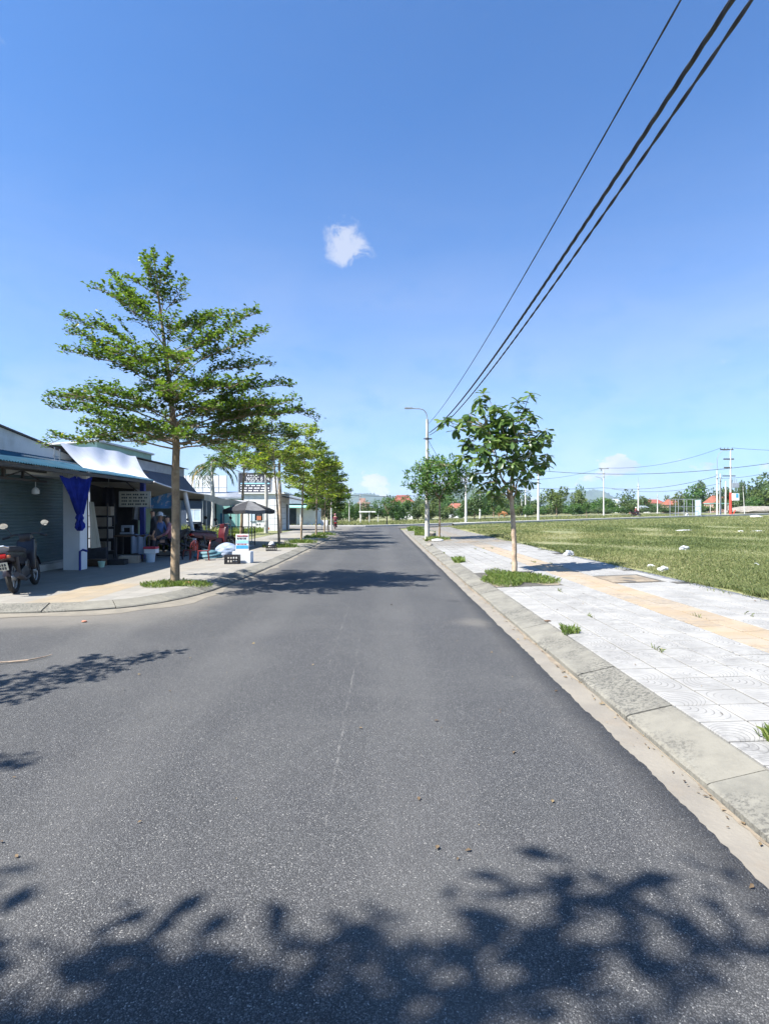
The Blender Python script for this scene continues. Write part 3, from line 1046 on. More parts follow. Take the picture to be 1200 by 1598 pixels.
# ------------------------------------------------------------------ grass
def blades(name, X, Y, Z, hgt, wid, mat, tone, lean=0.5, parent=None):
    n = len(X)
    a = rng.uniform(0, 2 * np.pi, n)
    b = rng.uniform(0, 2 * np.pi, n)
    l = rng.uniform(0.1, 1.0, n) * lean
    dx, dy = np.cos(a) * wid / 2, np.sin(a) * wid / 2
    ox, oy = np.cos(b) * l * hgt, np.sin(b) * l * hgt
    V = np.empty((n, 4, 3))
    V[:, 0] = np.stack([X - dx, Y - dy, Z], -1)
    V[:, 1] = np.stack([X + dx, Y + dy, Z], -1)
    V[:, 2] = np.stack([X + dx * .6 + ox * .45, Y + dy * .6 + oy * .45, Z + hgt * 0.62], -1)
    V[:, 3] = np.stack([X + ox, Y + oy, Z + hgt * (1 - 0.35 * l)], -1)
    i = np.arange(n) * 4
    Fc = np.concatenate([np.stack([i, i + 1, i + 2], -1), np.stack([i, i + 2, i + 3], -1)])
    me = np_mesh(name, V.reshape(-1, 3), Fc, mat, False, np.concatenate([tone, tone]))
    o = put(name, me, parent)
    return o


def vnoise(x, y, s, seed=0):
    r = np.random.default_rng(seed)
    t = 0
    for k in range(6):
        a = r.uniform(0, 6.28)
        f = s * r.uniform(0.6, 1.7)
        t = t + np.sin((x * math.cos(a) + y * math.sin(a)) * f + r.uniform(0, 6.28))
    return t / 6 * 1.6


def build_grass():
    # the vacant lot to the right, thick near the pavement, thinning with distance
    n = 330000
    Y = 6.2 + (46 - 6.2) * rng.uniform(0, 1, n) ** 1.75
    X = 5.45 + rng.uniform(0, 1, n) ** 1.05 * (0.72 * Y + 3 - 5.45)
    edge = 5.62 + 0.16 * np.sin(Y * 1.7) + 0.12 * np.sin(Y * 4.1 + 1)
    keep = X > edge - rng.uniform(0, 0.22, n) ** 2
    v = vnoise(X, Y, 1.3, 3)
    v2 = vnoise(X, Y, 0.35, 8)
    keep &= rng.uniform(0, 1, n) < np.clip(0.75 + 0.45 * v + 0.15 * v2, 0.2, 1)
    X, Y, v, v2 = X[keep], Y[keep], v[keep], v2[keep]
    m = len(X)
    h = rng.uniform(0.035, 0.105, m) * np.clip(0.9 + 0.9 * v, 0.35, 2.6) * np.clip(1 + 0.01 * Y, 1, 1.4)
    w = rng.uniform(0.006, 0.012, m) * np.clip(Y / 9, 1, 4)
    tone = np.clip(0.50 + 0.30 * v2 - 0.14 * v + rng.normal(0, 0.17, m), 0, 1)
    o = blades('field_grass', X, Y, groundz(X, Y), h, w, MT['grass'], tone, 0.8)
    tag(o, 'short patchy green and straw coloured grass over the vacant lot', 'grass', kind='stuff')
    n = 70000
    X = 5.8 + rng.uniform(0, 1, n) * 50
    Y = 43 + rng.uniform(0, 1, n) ** 1.2 * 40
    lim = 55.5 + (X + 2) * 0.66 - 8.5 + 6.0 * sstep(0, 12, X) - 1.3
    keep = (Y < lim) & (X < 0.75 * Y)
    X, Y = X[keep], Y[keep]
    m = len(X)
    tone = np.clip(0.5 + 0.16 * vnoise(X, Y, 0.35, 8) + rng.normal(0, 0.17, m), 0, 1)
    o = blades('verge_grass', X, Y, groundz(X, Y), rng.uniform(0.06, 0.2, m), rng.uniform(0.03, 0.06, m), MT['grass'], tone, 0.8)
    tag(o, 'grass strip between the vacant lot and the cross street', 'grass', kind='stuff')
    # rough grass on the lot behind the left pavement
    n = 42000
    X = rng.uniform(-17, -6.72, n)
    Y = rng.uniform(21, 41.2, n)
    v = vnoise(X, Y, 0.9, 11)
    keep = ~((X > -8.4) & (Y > 30 + 3 * np.sin(X))) & (rng.uniform(0, 1, n) < 0.7 + 0.4 * v)
    X, Y, v = X[keep], Y[keep], v[keep]
    m = len(X)
    h = rng.uniform(0.12, 0.42, m) * np.clip(1 + 0.5 * v, 0.3, 1.7)
    tone = np.clip(0.55 + 0.2 * v + rng.normal(0, 0.18, m), 0, 1)
    o = blades('lot_grass', X, Y, groundz(X, Y), h, rng.uniform(0.02, 0.04, m), MT['grass_lush'], tone, 0.7)
    tag(o, 'tall lush grass on the lot behind the left pavement', 'grass', kind='stuff')
    # taller weeds beyond the far end of the road
    n = 26000
    X = rng.uniform(-30, 60, n)
    Y = 57.5 + np.maximum(X + 2, 0) * 0.66 + rng.uniform(0, 28, n)
    m = n
    tone = np.clip(0.5 + rng.normal(0, 0.2, m), 0, 1)
    o = blades('roadside_grass', X, Y, groundz(X, Y), rng.uniform(0.1, 0.4, m), rng.uniform(0.04, 0.09, m), MT['grass'], tone, 0.7)
    tag(o, 'rough grass beyond the street at the far end', 'grass', kind='stuff')


build_grass()


def patch_grass(name, label, cx, cy, rx, ry, n, hmin, hmax, zf, mat='grass_lush', rect=False, group=None):
    if rect:
        X, Y = rng.uniform(cx - rx, cx + rx, n), rng.uniform(cy - ry, cy + ry, n)
    else:
        a, r = rng.uniform(0, 2 * np.pi, n), np.sqrt(rng.uniform(0, 1, n))
        k = 1 + 0.25 * np.sin(3 * a + cx) + 0.15 * np.sin(5 * a + cy)
        X, Y = cx + np.cos(a) * r * rx * k, cy + np.sin(a) * r * ry * k
    Z = np.array([zf(x, y) for x, y in zip(X, Y)])
    h = rng.uniform(hmin, hmax, n)
    tone = np.clip(0.5 + rng.normal(0, 0.2, n), 0, 1)
    o = blades(name, X, Y, Z - 0.005, h, rng.uniform(0.007, 0.014, n) * max(1, cy / 10), MT[mat], tone, 0.8)
    tag(o, label, 'grass', group, None)
    return o


def pz(x, y):
    if x < 2.06:
        return max(0.0, 0.045 + (x - 1.757) * 0.225) + flatz(x, y)
    return ztop(x) + flatz(x, y)


def lz(x, y):
    return 0.11


o = patch_grass('pit_grass', 'lush green grass filling the pit round the broad leaved tree', 2.66, 11.5, 0.66, 1.1, 4200, 0.03, 0.11, pz)
o['kind'] = 'stuff'
patch_grass('grass_tuft', 'small grass tuft growing by the right kerb, middle distance', 2.13, 6.42, 0.09, 0.10, 130, 0.05, 0.13, pz)
patch_grass('grass_tuft', 'nearest grass tuft at the kerb, at the right edge of the photo', 2.34, 3.36, 0.06, 0.08, 120, 0.05, 0.12, pz)
patch_grass('grass_tuft', 'thin weed tuft on the right kerb beyond the broad leaved tree', 2.10, 15.6, 0.14, 0.4, 240, 0.06, 0.22, pz)
o = patch_grass('pit_grass', 'weeds round the foot of the lamp post', 2.6, 27.4, 0.5, 1.2, 700, 0.06, 0.24, pz)
o['kind'] = 'stuff'
o = patch_grass('verge_weeds', 'overgrown weeds on the right kerb beyond the lamp post', 2.5, 35, 0.5, 2.6, 1500, 0.08, 0.3, pz)
o['kind'] = 'stuff'
o = patch_grass('verge_weeds', 'weed clump on the right kerb close to the road end', 2.4, 42, 0.5, 1.6, 900, 0.1, 0.4, pz)
o['kind'] = 'stuff'
o = patch_grass('pit_grass', 'scrubby grass round the trunk of the big layered tree', -3.95, 10.75, 0.62, 0.42, 1700, 0.03, 0.12, lz)
o['kind'] = 'stuff'
for (x, y, lab) in ((-4.05, 22.4, 'grass at the foot of the thin leaning street tree'), (-3.72, 25.7, 'grass round the slim tree beyond the black crate'), (-3.65, 30.8, 'grass patch round the third slim street tree'), (-3.6, 34.6, 'grass patch round the farthest slim street tree')):
    o = patch_grass('pit_grass', lab, x, y, 0.6, 0.8, 700, 0.05, 0.22, lz)
    o['kind'] = 'stuff'


# ------------------------------------------------------------------ trees
def unit(a):
    return a / np.maximum(np.linalg.norm(a, axis=-1, keepdims=True), 1e-9)


def leaves_mesh(name, P, D, U, L, W, mat, tone, fold=0.18):
    """many four cornered leaves: base point, direction, face normal"""
    n = len(P)
    S = unit(np.cross(D, U))
    U = unit(np.cross(S, D))
    L = np.asarray(L)[:, None]
    W = np.asarray(W)[:, None]
    V = np.empty((n, 4, 3))
    V[:, 0] = P
    V[:, 1] = P + D * L * 0.62 + S * W * 0.5 + U * W * fold
    V[:, 2] = P + D * L - U * L * 0.06
    V[:, 3] = P + D * L * 0.62 - S * W * 0.5 + U * W * fold
    i = np.arange(n) * 4
    Fc = np.concatenate([np.stack([i, i + 1, i + 2], -1), np.stack([i, i + 2, i + 3], -1)])
    return np_mesh(name, V.reshape(-1, 3), Fc, mat, False, np.concatenate([tone, tone]))


def bend(a, b, n=7, arch=0.0, wob=0.0):
    a, b = np.array(a, float), np.array(b, float)
    t = np.linspace(0, 1, n)[:, None]
    p = a + (b - a) * t
    p[:, 2] += arch * np.sin(np.pi * t[:, 0])
    if wob:
        L = np.linalg.norm(b - a)
        p[1:-1] += rng.normal(0, wob * L, (n - 2, 3))
    return p


class TreeBuf:
    def __init__(self):
        self.br = MB(local=True)
        self.P, self.D, self.U, self.L, self.T = [], [], [], [], []

    def rosette(self, p, k, size, up=(0, 0, 1), spread=0.9, tone=0.5):
        a = rng.uniform(0, 2 * np.pi) + np.arange(k) * 2 * np.pi / k + rng.normal(0, 0.35, k)
        el = rng.normal(0.25, 0.35, k) * spread
        D = np.stack([np.cos(a) * np.cos(el), np.sin(a) * np.cos(el), np.sin(el)], -1)
        U = unit(np.array(up)[None] + rng.normal(0, 0.38, (k, 3)))
        self.P.append(np.repeat(np.array(p)[None], k, 0) + rng.normal(0, size * 0.3, (k, 3)))
        self.D.append(unit(D))
        self.U.append(U)
        self.L.append(size * rng.uniform(0.5, 1.4, k))
        self.T.append(np.clip(tone + rng.normal(0, 0.17, k), 0, 1))

    def spray(self, a, b, r0, leaf, dens=1.0, arch=0.15, tone=0.5, width=0.42, start=0.28, kk=6):
        """a branch with a flat fan of leafy twigs"""
        a, b = np.array(a, float), np.array(b, float)
        L = np.linalg.norm(b - a)
        p = bend(a, b, 8, arch * L * 0.4, 0.018)
        self.br.tube(p, list(np.linspace(r0, 0.004, 8)), 5, cap=False)
        d = unit((b - a)[None])[0]
        side = np.cross(d, [0, 0, 1.0])
        side /= max(np.linalg.norm(side), 1e-6)
        n = max(4, int(L / 0.13 * dens))
        for i in range(n):
            t = start + (1 - start) * (i + rng.uniform(0, 0.9)) / n
            q = np.array([np.interp(t, np.linspace(0, 1, 8), p[:, k]) for k in range(3)])
            s = 1 if i % 2 else -1
            tl = L * width * (1.06 - t) * rng.uniform(0.65, 1.15) + 0.10
            td = unit((d * rng.uniform(0.45, 0.9) + side * s * rng.uniform(0.55, 0.95) + np.array([0, 0, rng.uniform(-0.12, 0.55)]))[None])[0]
            e = q + td * tl
            self.br.tube([q, (q + e) / 2 + np.array([0, 0, 0.02]), e], [0.007, 0.005, 0.002], 4, cap=False)
            m = max(2, int(tl / (leaf * 1.25) * dens))
            for j in range(m):
                u = (j + 0.6) / m
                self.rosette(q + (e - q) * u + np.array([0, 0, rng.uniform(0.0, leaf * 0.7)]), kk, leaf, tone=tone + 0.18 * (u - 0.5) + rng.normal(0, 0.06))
        self.rosette(b, kk, leaf, tone=tone + 0.1)

    def crown(self, name, mat, wratio=0.55):
        P, D, U = np.concatenate(self.P), np.concatenate(self.D), np.concatenate(self.U)
        L, T = np.concatenate(self.L), np.concatenate(self.T)
        return leaves_mesh(name, P, D, U, L, L * wratio, mat, T)


def trunk_mb(pts, rad, n=10, flare=True):
    mb = MB(local=True)
    pts = [np.array(p, float) for p in pts]
    rad = list(rad)
    if flare:
        pts = [pts[0] + np.array([0, 0, -0.08])] + pts
        rad = [rad[0] * 1.35] + rad
    # slightly knobbly stem
    P = np.array(pts)
    t = np.linspace(0, 1, len(P))
    tt = np.linspace(0, 1, 26)
    Q = np.stack([np.interp(tt, t, P[:, k]) for k in range(3)], -1)
    rr = np.interp(tt, t, rad) * (1 + rng.normal(0, 0.035, 26))
    Q[1:-1, :2] += rng.normal(0, 0.004, (24, 2))
    mb.tube([tuple(q) for q in Q], list(rr), n)
    return mb


def layered_tree(name, label, loc, stem, rad, branches, leaf=0.062, tone=0.45, dens=1.0, mat='leaf_a', group=None, bark='bark', arch=0.15, width=0.42, kk=6):
    """stem: local points; branches: (height on the stem, tip)"""
    root = thing(name, label, 'tree', loc, 0, group)
    trunk_mb(stem, rad).build('trunk', MT[bark], root, True)
    S = np.array(stem)
    tb = TreeBuf()
    for (z0, tip) in branches:
        a = np.array([np.interp(z0, S[:, 2], S[:, 0]), np.interp(z0, S[:, 2], S[:, 1]), z0])
        r0 = float(np.interp(z0, S[:, 2], rad)) * 0.26
        tb.spray(a, tip, max(r0, 0.010), leaf, dens, arch, tone + rng.normal(0, 0.05), width, kk=kk)
    tb.br.build('branches', MT[bark], root, True)
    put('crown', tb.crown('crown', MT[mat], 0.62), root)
    return root


def big_layered_tree():
    Y0, base = 11.0, Vector((-4.06, 11.0, 0.11))
    top = at(240, 398, Y0) - base
    fork = at(275, 690, Y0) - base
    stem = [(0, 0, 0), (0.03, 0, 0.9), (fork.x - 0.02, 0, fork.z * 0.72), (fork.x, 0, fork.z), (-0.12, 0.05, 3.9), (-0.25, 0.05, 5.0), (top.x, 0, top.z)]
    rad = [0.092, 0.078, 0.073, 0.07, 0.045, 0.028, 0.008]
    tips = [  # height of the fork in the photo, tip in the photo, depth of the tip relative to the stem
        (690, 66, 630, 0.3), (700, 112, 704, -0.9), (660, 130, 640, -1.2), (620, 98, 515, 0.2), (600, 135, 566, -0.8), (575, 165, 548, 1.0),
        (540, 168, 424, 0.2), (560, 118, 505, -0.4), (500, 170, 470, -0.7), (470, 222, 398, 0.1), (450, 262, 400, 0.15), (500, 300, 452, -0.4),
        (590, 398, 482, 0.2), (600, 420, 522, -0.3), (610, 414, 556, 0.5), (560, 330, 470, 0.7), (650, 452, 598, 0.2), (672, 492, 652, 0.1),
        (680, 470, 636, -0.9), (690, 452, 672, 0.9), (700, 420, 700, -0.6), (640, 400, 616, -1.1), (530, 310, 465, 0.9), (690, 330, 700, -1.7),
        (690, 215, 700, -1.7), (655, 330, 640, -2.0), (650, 205, 650, -2.1), (610, 330, 590, -1.6), (600, 225, 570, -1.5), (560, 300, 520, -1.1),
        (540, 225, 500, -1.1), (690, 300, 690, 2.2), (660, 220, 660, 2.3), (640, 370, 640, 2.1), (600, 280, 580, 2.0), (560, 230, 530, 1.5),
        (520, 280, 480, 1.2), (480, 250, 430, -0.6), (480, 225, 435, 0.6), (690, 170, 680, 1.5), (680, 400, 670, 1.7), (460, 205, 440, -0.2), (430, 240, 394, 0.0), (440, 262, 425, 0.2), (645, 300, 632, -1.2), (665, 260, 655, -1.4), (620, 265, 600, -1.2), (585, 262, 560, -0.9), (695, 150, 668, -0.6), (690, 180, 650, 0.8), (685, 425, 650, -0.5), (670, 370, 655, -1.5), (650, 420, 628, 0.8), (610, 200, 600, 0.6), (560, 355, 540, -0.5), (520, 200, 455, 0.4), (500, 262, 440, -0.4)]
    br = []
    for (fy, tx, ty, d) in tips:
        z0 = (at(0, fy, Y0) - base).z
        t = at(tx, ty, Y0) - base
        br.append((min(max(z0, 2.35), 6.2), (t.x, d * 1.0, t.z)))
    return layered_tree('layered_street_tree', 'tall layered street tree with dark green tiers beside the shop corner', base, stem, rad, br, 0.076, 0.48, 1.4, 'leaf_a', 'street trees along the left kerb', width=0.36)


big_layered_tree()


def slim_tree(label, loc, height, seed, lean=(0, 0), clear=0.36, spreadr=1.0, leaf=0.075, tone=0.58, mat='leaf_b', nb=30, group='street trees along the left kerb', rad=0.05, dens=1.15):
    r = np.random.default_rng(seed)
    h = height
    stem = [(0, 0, 0), (lean[0] * 0.15, lean[1] * 0.15, h * 0.22), (lean[0] * 0.45, lean[1] * 0.45, h * 0.5), (lean[0] * 0.8, lean[1] * 0.8, h * 0.8), (lean[0], lean[1], h)]
    rr = [rad, rad * 0.85, rad * 0.6, rad * 0.3, 0.006]
    br = []
    a = r.uniform(0, 6.28)
    for i in range(nb):
        u = (i + r.uniform(0, 0.7)) / nb
        z0 = h * (clear + (0.97 - clear) * u)
        L = spreadr * (1.0 - 0.78 * u ** 1.2) * r.uniform(0.6, 1.12)
        a += 2.4 + r.normal(0, 0.3)
        cx, cy = lean[0] * z0 / h, lean[1] * z0 / h
        br.append((z0, (cx + math.cos(a) * L, cy + math.sin(a) * L, z0 + L * r.uniform(0.12, 0.45))))
    return layered_tree('layered_street_tree', label, loc, stem, rr, br, leaf * 1.15, tone, dens, mat, group, bark='bark', width=0.40)


slim_tree('slim pale trunked tree standing in the grass behind the sign board', (-6.9, 27.5, 0.1), 5.6, 21, (0.25, 0), 0.55, 2.1, 0.11, 0.5, 'leaf_a', 34, rad=0.085)
slim_tree('bright green thin leaning tree behind the black crate', (-4.12, 22.5, 0.11), 5.5, 22, (-0.35, 0), 0.46, 2.0, 0.10, 0.64, 'leaf_b', 36)
slim_tree('slim bright green tree, second of the thin row', (-3.72, 25.8, 0.11), 5.5, 23, (0.2, 0.1), 0.42, 2.0, 0.11, 0.62, 'leaf_b', 34)
slim_tree('slim tree with airy tiers, third of the thin row', (-3.65, 31.0, 0.11), 5.3, 24, (0.1, 0), 0.36, 2.0, 0.12, 0.58, 'leaf_b', 32)
slim_tree('farthest tree of the thin row beside the road end', (-3.58, 34.7, 0.11), 5.2, 25, (0.15, 0), 0.34, 2.0, 0.13, 0.56, 'leaf_b', 32)
slim_tree('dark green bushy tree at the far left corner of the crossing', (-3.9, 40.5, 0.11), 4.9, 26, (0, 0), 0.22, 1.9, 0.15, 0.36, 'leaf_a', 38)
slim_tree('dark tree across the side road behind the thin row', (-6.2, 58, 0.05), 6.2, 27, (0, 0), 0.2, 2.6, 0.2, 0.34, 'leaf_a', 40, rad=0.08)

# the tree beside the camera whose crown shades the bottom of the picture, and the next one to the left
def round_tree(name, label, loc, h, cz, rx, rz, n_cl, leaf, mat, tone, seed, bark='bark_pale', rad=0.07, forks=7, group=None, cluster=9, gap=0.25, ry=None, off=0.0):
    r = np.random.default_rng(seed)
    ry = ry or rx
    root = thing(name, label, 'tree', loc, 0, group)
    fz = cz - rz * 0.85
    trunk_mb([(0, 0, 0), (0.02, 0.01, fz * 0.5), (0.0, 0.02, fz)], [rad, rad * 0.85, rad * 0.75]).build('trunk', MT[bark], root, True)
    tb = TreeBuf()
    ends = []
    for k in range(forks):
        a = 2 * math.pi * k / forks + r.uniform(-0.4, 0.4)
        e = np.array([math.cos(a) * rx * 0.6 * r.uniform(.5, 1.1), math.sin(a) * ry * 0.6 * r.uniform(.5, 1.1), cz + rz * r.uniform(-0.5, 0.7)]) + np.array([off, 0, 0])
        tb.br.tube(bend((0, 0.02, fz - 0.04), e, 6, 0.05, 0.03), list(np.linspace(rad * 0.5, 0.008, 6)), 5, cap=False)
        ends.append(e)
    for i in range(n_cl):
        d = r.normal(0, 1, 3)
        d /= np.linalg.norm(d)
        a = math.atan2(d[1], d[0])
        lump = 1 + gap * math.sin(3 * a + seed) * math.cos(2.5 * d[2] + seed) + 0.12 * math.sin(7 * a + 4 * d[2])
        rr = r.uniform(0.35, 1.0) ** 0.5 * lump
        c = np.array([d[0] * rx * rr, d[1] * ry * rr, cz + d[2] * rz * rr])
        c[0] += off
        if c[2] < fz - 0.1:
            continue
        e = ends[int(np.argmin([np.linalg.norm(c - q) for q in ends]))]
        if i % 3 == 0:
            tb.br.tube([e, (e + c) / 2 + np.array([0, 0, 0.04]), c], [0.010, 0.007, 0.003], 4, cap=False)
        for _ in range(2):
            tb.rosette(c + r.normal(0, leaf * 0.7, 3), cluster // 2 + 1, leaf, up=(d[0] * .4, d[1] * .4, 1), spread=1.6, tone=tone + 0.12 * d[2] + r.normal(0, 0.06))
    tb.br.build('branches', MT[bark], root, True)
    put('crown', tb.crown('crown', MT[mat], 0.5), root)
    return root


round_tree('shade_tree', 'broad leafy tree beside the camera shading the nearest asphalt', (-4.75, -1.55, 0.115), 7.0, 5.8, 1.62, 1.25, 330, 0.19, 'leaf_big', 0.5, 31, rad=0.13, gap=0.45, off=0.15)
side_br = []
for (z0, ang, L, zt) in ((2.5, 58, 4.5, 3.1), (2.7, 66, 3.9, 3.3), (2.6, 100, 2.8, 3.0), (2.6, 140, 2.6, 3.0), (2.6, 190, 2.6, 3.0), (2.6, 240, 2.4, 3.0), (2.6, 300, 2.2, 3.0), (2.7, 350, 2.0, 3.1), (2.7, 20, 1.9, 3.1), (3.6, 75, 2.2, 4.0), (3.6, 150, 2.0, 4.0), (3.6, 250, 2.0, 4.0), (3.6, 320, 1.7, 4.0), (4.4, 80, 1.6, 4.9), (4.4, 200, 1.5, 4.9), (4.4, 310, 1.4, 4.9), (5.0, 120, 1.0, 5.6), (5.0, 20, 0.9, 5.6)):
    side_br.append((z0, (math.cos(R(ang)) * L, math.sin(R(ang)) * L, zt)))
layered_tree('layered_street_tree', 'layered tree off to the left whose tiers shade the side street', (-6.9, 1.0, 0.115), [(0, 0, 0), (0.02, 0, 1.5), (0, 0.02, 3.2), (0, 0, 5.9)], [0.1, 0.085, 0.06, 0.01], side_br, 0.085, 0.45, 1.1, 'leaf_a', width=0.2)

# street tree with small leaves in front of the lamp post
round_tree('street_tree', 'bushy small leaved tree beside the concrete lamp post', (2.78, 27.6, 0.14), 4.0, 2.95, 1.5, 1.05, 560, 0.15, 'leaf_c', 0.5, 41, 'bark', 0.055, 8, gap=0.3)
round_tree('street_tree', 'lone round tree on the grass facing the road end', (0.45, 60.5, 0.02), 3.1, 1.95, 1.5, 1.05, 300, 0.17, 'leaf_c', 0.32, 42, 'bark', 0.08, 6, gap=0.16)


def broad_leaf_tree():
    """the young tree on the right: rosettes of long leathery leaves"""
    base = Vector((2.9, 12.4, 0.135))
    root = thing('broad_leaved_tree', 'young tree with large glossy leaves in the grass pit on the right pavement', 'tree', base)
    f = at(797, 772, 12.4) - base
    trunk_mb([(0, 0, 0), (0.0, 0, 0.55), (-0.02, 0, 1.0), (f.x, 0, f.z)], [0.062, 0.052, 0.05, 0.05]).build('trunk', MT['bark_pale'], root, True)
    br = MB(local=True)
    tips = [(700, 650, 0.0), (693, 652, .1), (720, 655, -0.3), (735, 640, 0.3), (748, 618, 0.0), (752, 612, -.1), (768, 640, -0.4), (783, 632, 0.2), (800, 640, 0.4),
            (808, 622, 0.0), (828, 612, 0.0), (825, 648, -0.3), (830, 660, 0.3), (812, 655, -0.5), (790, 660, -0.6), (770, 662, 0.5), (745, 668, -0.5),
            (730, 682, -0.1), (735, 715, -0.2), (725, 706, 0.2), (745, 700, -0.6), (757, 690, -0.7), (758, 720, -0.5), (768, 735, -0.3), (740, 735, 0.1),
            (752, 752, 0.0), (770, 755, -0.2), (764, 762, .2), (800, 700, -0.7), (822, 690, -0.4), (818, 705, 0.4), (845, 672, 0.0), (855, 668, .1), (850, 715, 0.0), (856, 706, .1), (845, 722, -0.2), (830, 725, -0.5),
            (815, 735, -0.6), (800, 745, -0.5), (822, 748, -0.2), (790, 725, -0.8), (785, 690, -0.8), (780, 675, 0.6), (800, 680, 0.7), (765, 700, 0.7), (790, 720, 0.8), (815, 715, 0.7), (775, 740, 0.6), (808, 757, 0.1), (835, 700, 0.3), (750, 650, .5), (772, 655, -.2), (806, 668, -.2), (760, 672, -.1), (742, 688, .4), (828, 678, .1), (715, 662, .2), (745, 632, -.2), (790, 640, -.1), (775, 712, -.7), (760, 708, -.4), (805, 718, -.5), (788, 752, -.4), (778, 770, 0), (812, 690, -.6), (840, 690, -.2), (752, 735, .4), (798, 660, .1), (768, 688, -.6), (735, 660, 0), (822, 632, .2)]
    rq = random.Random(9)
    for _ in range(34):
        a, q = rq.uniform(0, 6.28), math.sqrt(rq.uniform(0, 1))
        tips.append((783 + 58 * q * math.cos(a), 688 + 58 * q * math.sin(a), rq.uniform(-0.55, 0.45)))
    leaders = []
    for (px, py, d) in ((762, 665, 0.1), (785, 650, -0.15), (812, 655, 0.1), (800, 690, -0.4), (775, 700, 0.4), (825, 705, 0.05), (752, 715, -0.1)):
        e = np.array(at(px, py, 12.4) - base) + np.array([0, d, 0])
        z0 = f.z - random.uniform(0.0, 0.25)
        p = bend((f.x * 0.9, 0, z0), e, 7, 0.0, 0.02)
        br.tube(p, list(np.linspace(0.022, 0.008, 7)), 6, cap=False)
        leaders.append(p)
    LP = np.concatenate(leaders)
    leafm = []
    for v in range(4):
        mb = MB(local=True)
        L, W, bnd = 1.0, 0.40 + 0.03 * v, 0.10 + 0.09 * v
        us = [0, 0.25, 0.5, 0.72, 0.9, 1.0]
        ws = [0.03, 0.42, 0.78, 1.0, 0.72, 0.05]
        vs = []
        for u, w in zip(us, ws):
            z = -bnd * u * u
            vs += [(u * L, -w * W / 2, z + 0.06 * w), (u * L, 0, z), (u * L, w * W / 2, z + 0.06 * w)]
        fs = []
        for i in range(5):
            a = i * 3
            fs += [(a, a + 3, a + 4, a + 1), (a + 1, a + 4, a + 5, a + 2)]
        mb.add(vs, fs)
        for ti, tn in enumerate((0.15, 0.4, 0.55, 0.8)):
            me = mb.mesh('leaf', MT['leaf_big'], True)
            at_ = me.attributes.new('tone', 'FLOAT', 'FACE')
            at_.data.foreach_set('value', [tn] * len(me.polygons))
            leafm.append(me)
    allm = []
    for (px, py, d) in tips:
        e = np.array(at(px, py, 12.4) - base) + np.array([0, d, 0])
        k = int(np.argmin(np.linalg.norm(LP - e, axis=1) + 0.6 * np.maximum(0, LP[:, 2] - e[2])))
        br.tube(bend(LP[k], e, 5, -0.03, 0.03), list(np.linspace(0.010, 0.005, 5)), 5, cap=False)
        n = rng.integers(9, 14)
        a0 = rng.uniform(0, 6.28)
        for i in range(n):
            a = a0 + i * 2.4
            el = rng.uniform(-0.95, 0.55)
            s = rng.uniform(0.17, 0.275)
            Mx = Matrix.Translation(e - np.array([0, 0, 0.012 * i])) @ Matrix.Rotation(a, 4, 'Z') @ Matrix.Rotation(-el, 4, 'Y') @ Matrix.Rotation(rng.normal(0, 0.35), 4, 'X') @ Matrix.Scale(s, 4)
            allm.append((s * (1.2 - d * 0.3), Mx, leafm[int(rng.integers(0, 16))]))
    br.build('branches', MT['bark'], root, True)
    allm.sort(key=lambda q: -q[0])
    for (_, Mx, me) in allm[:298]:
        o = put('leaf', me, root)
        o.matrix_local = Mx
    V, Fc, T = [], [], []
    nb = 0
    for (_, Mx, me) in allm[298:]:
        V += [tuple(Mx @ v.co) for v in me.vertices]
        Fc += [[nb + i for i in p.vertices] for p in me.polygons]
        T += [me.attributes['tone'].data[0].value] * len(me.polygons)
        nb += len(me.vertices)
    if Fc:
        o = put('inner_leaves', np_mesh('inner_leaves', V, Fc, MT['leaf_big'], True, T), root)
        o['kind'] = 'stuff'


broad_leaf_tree()


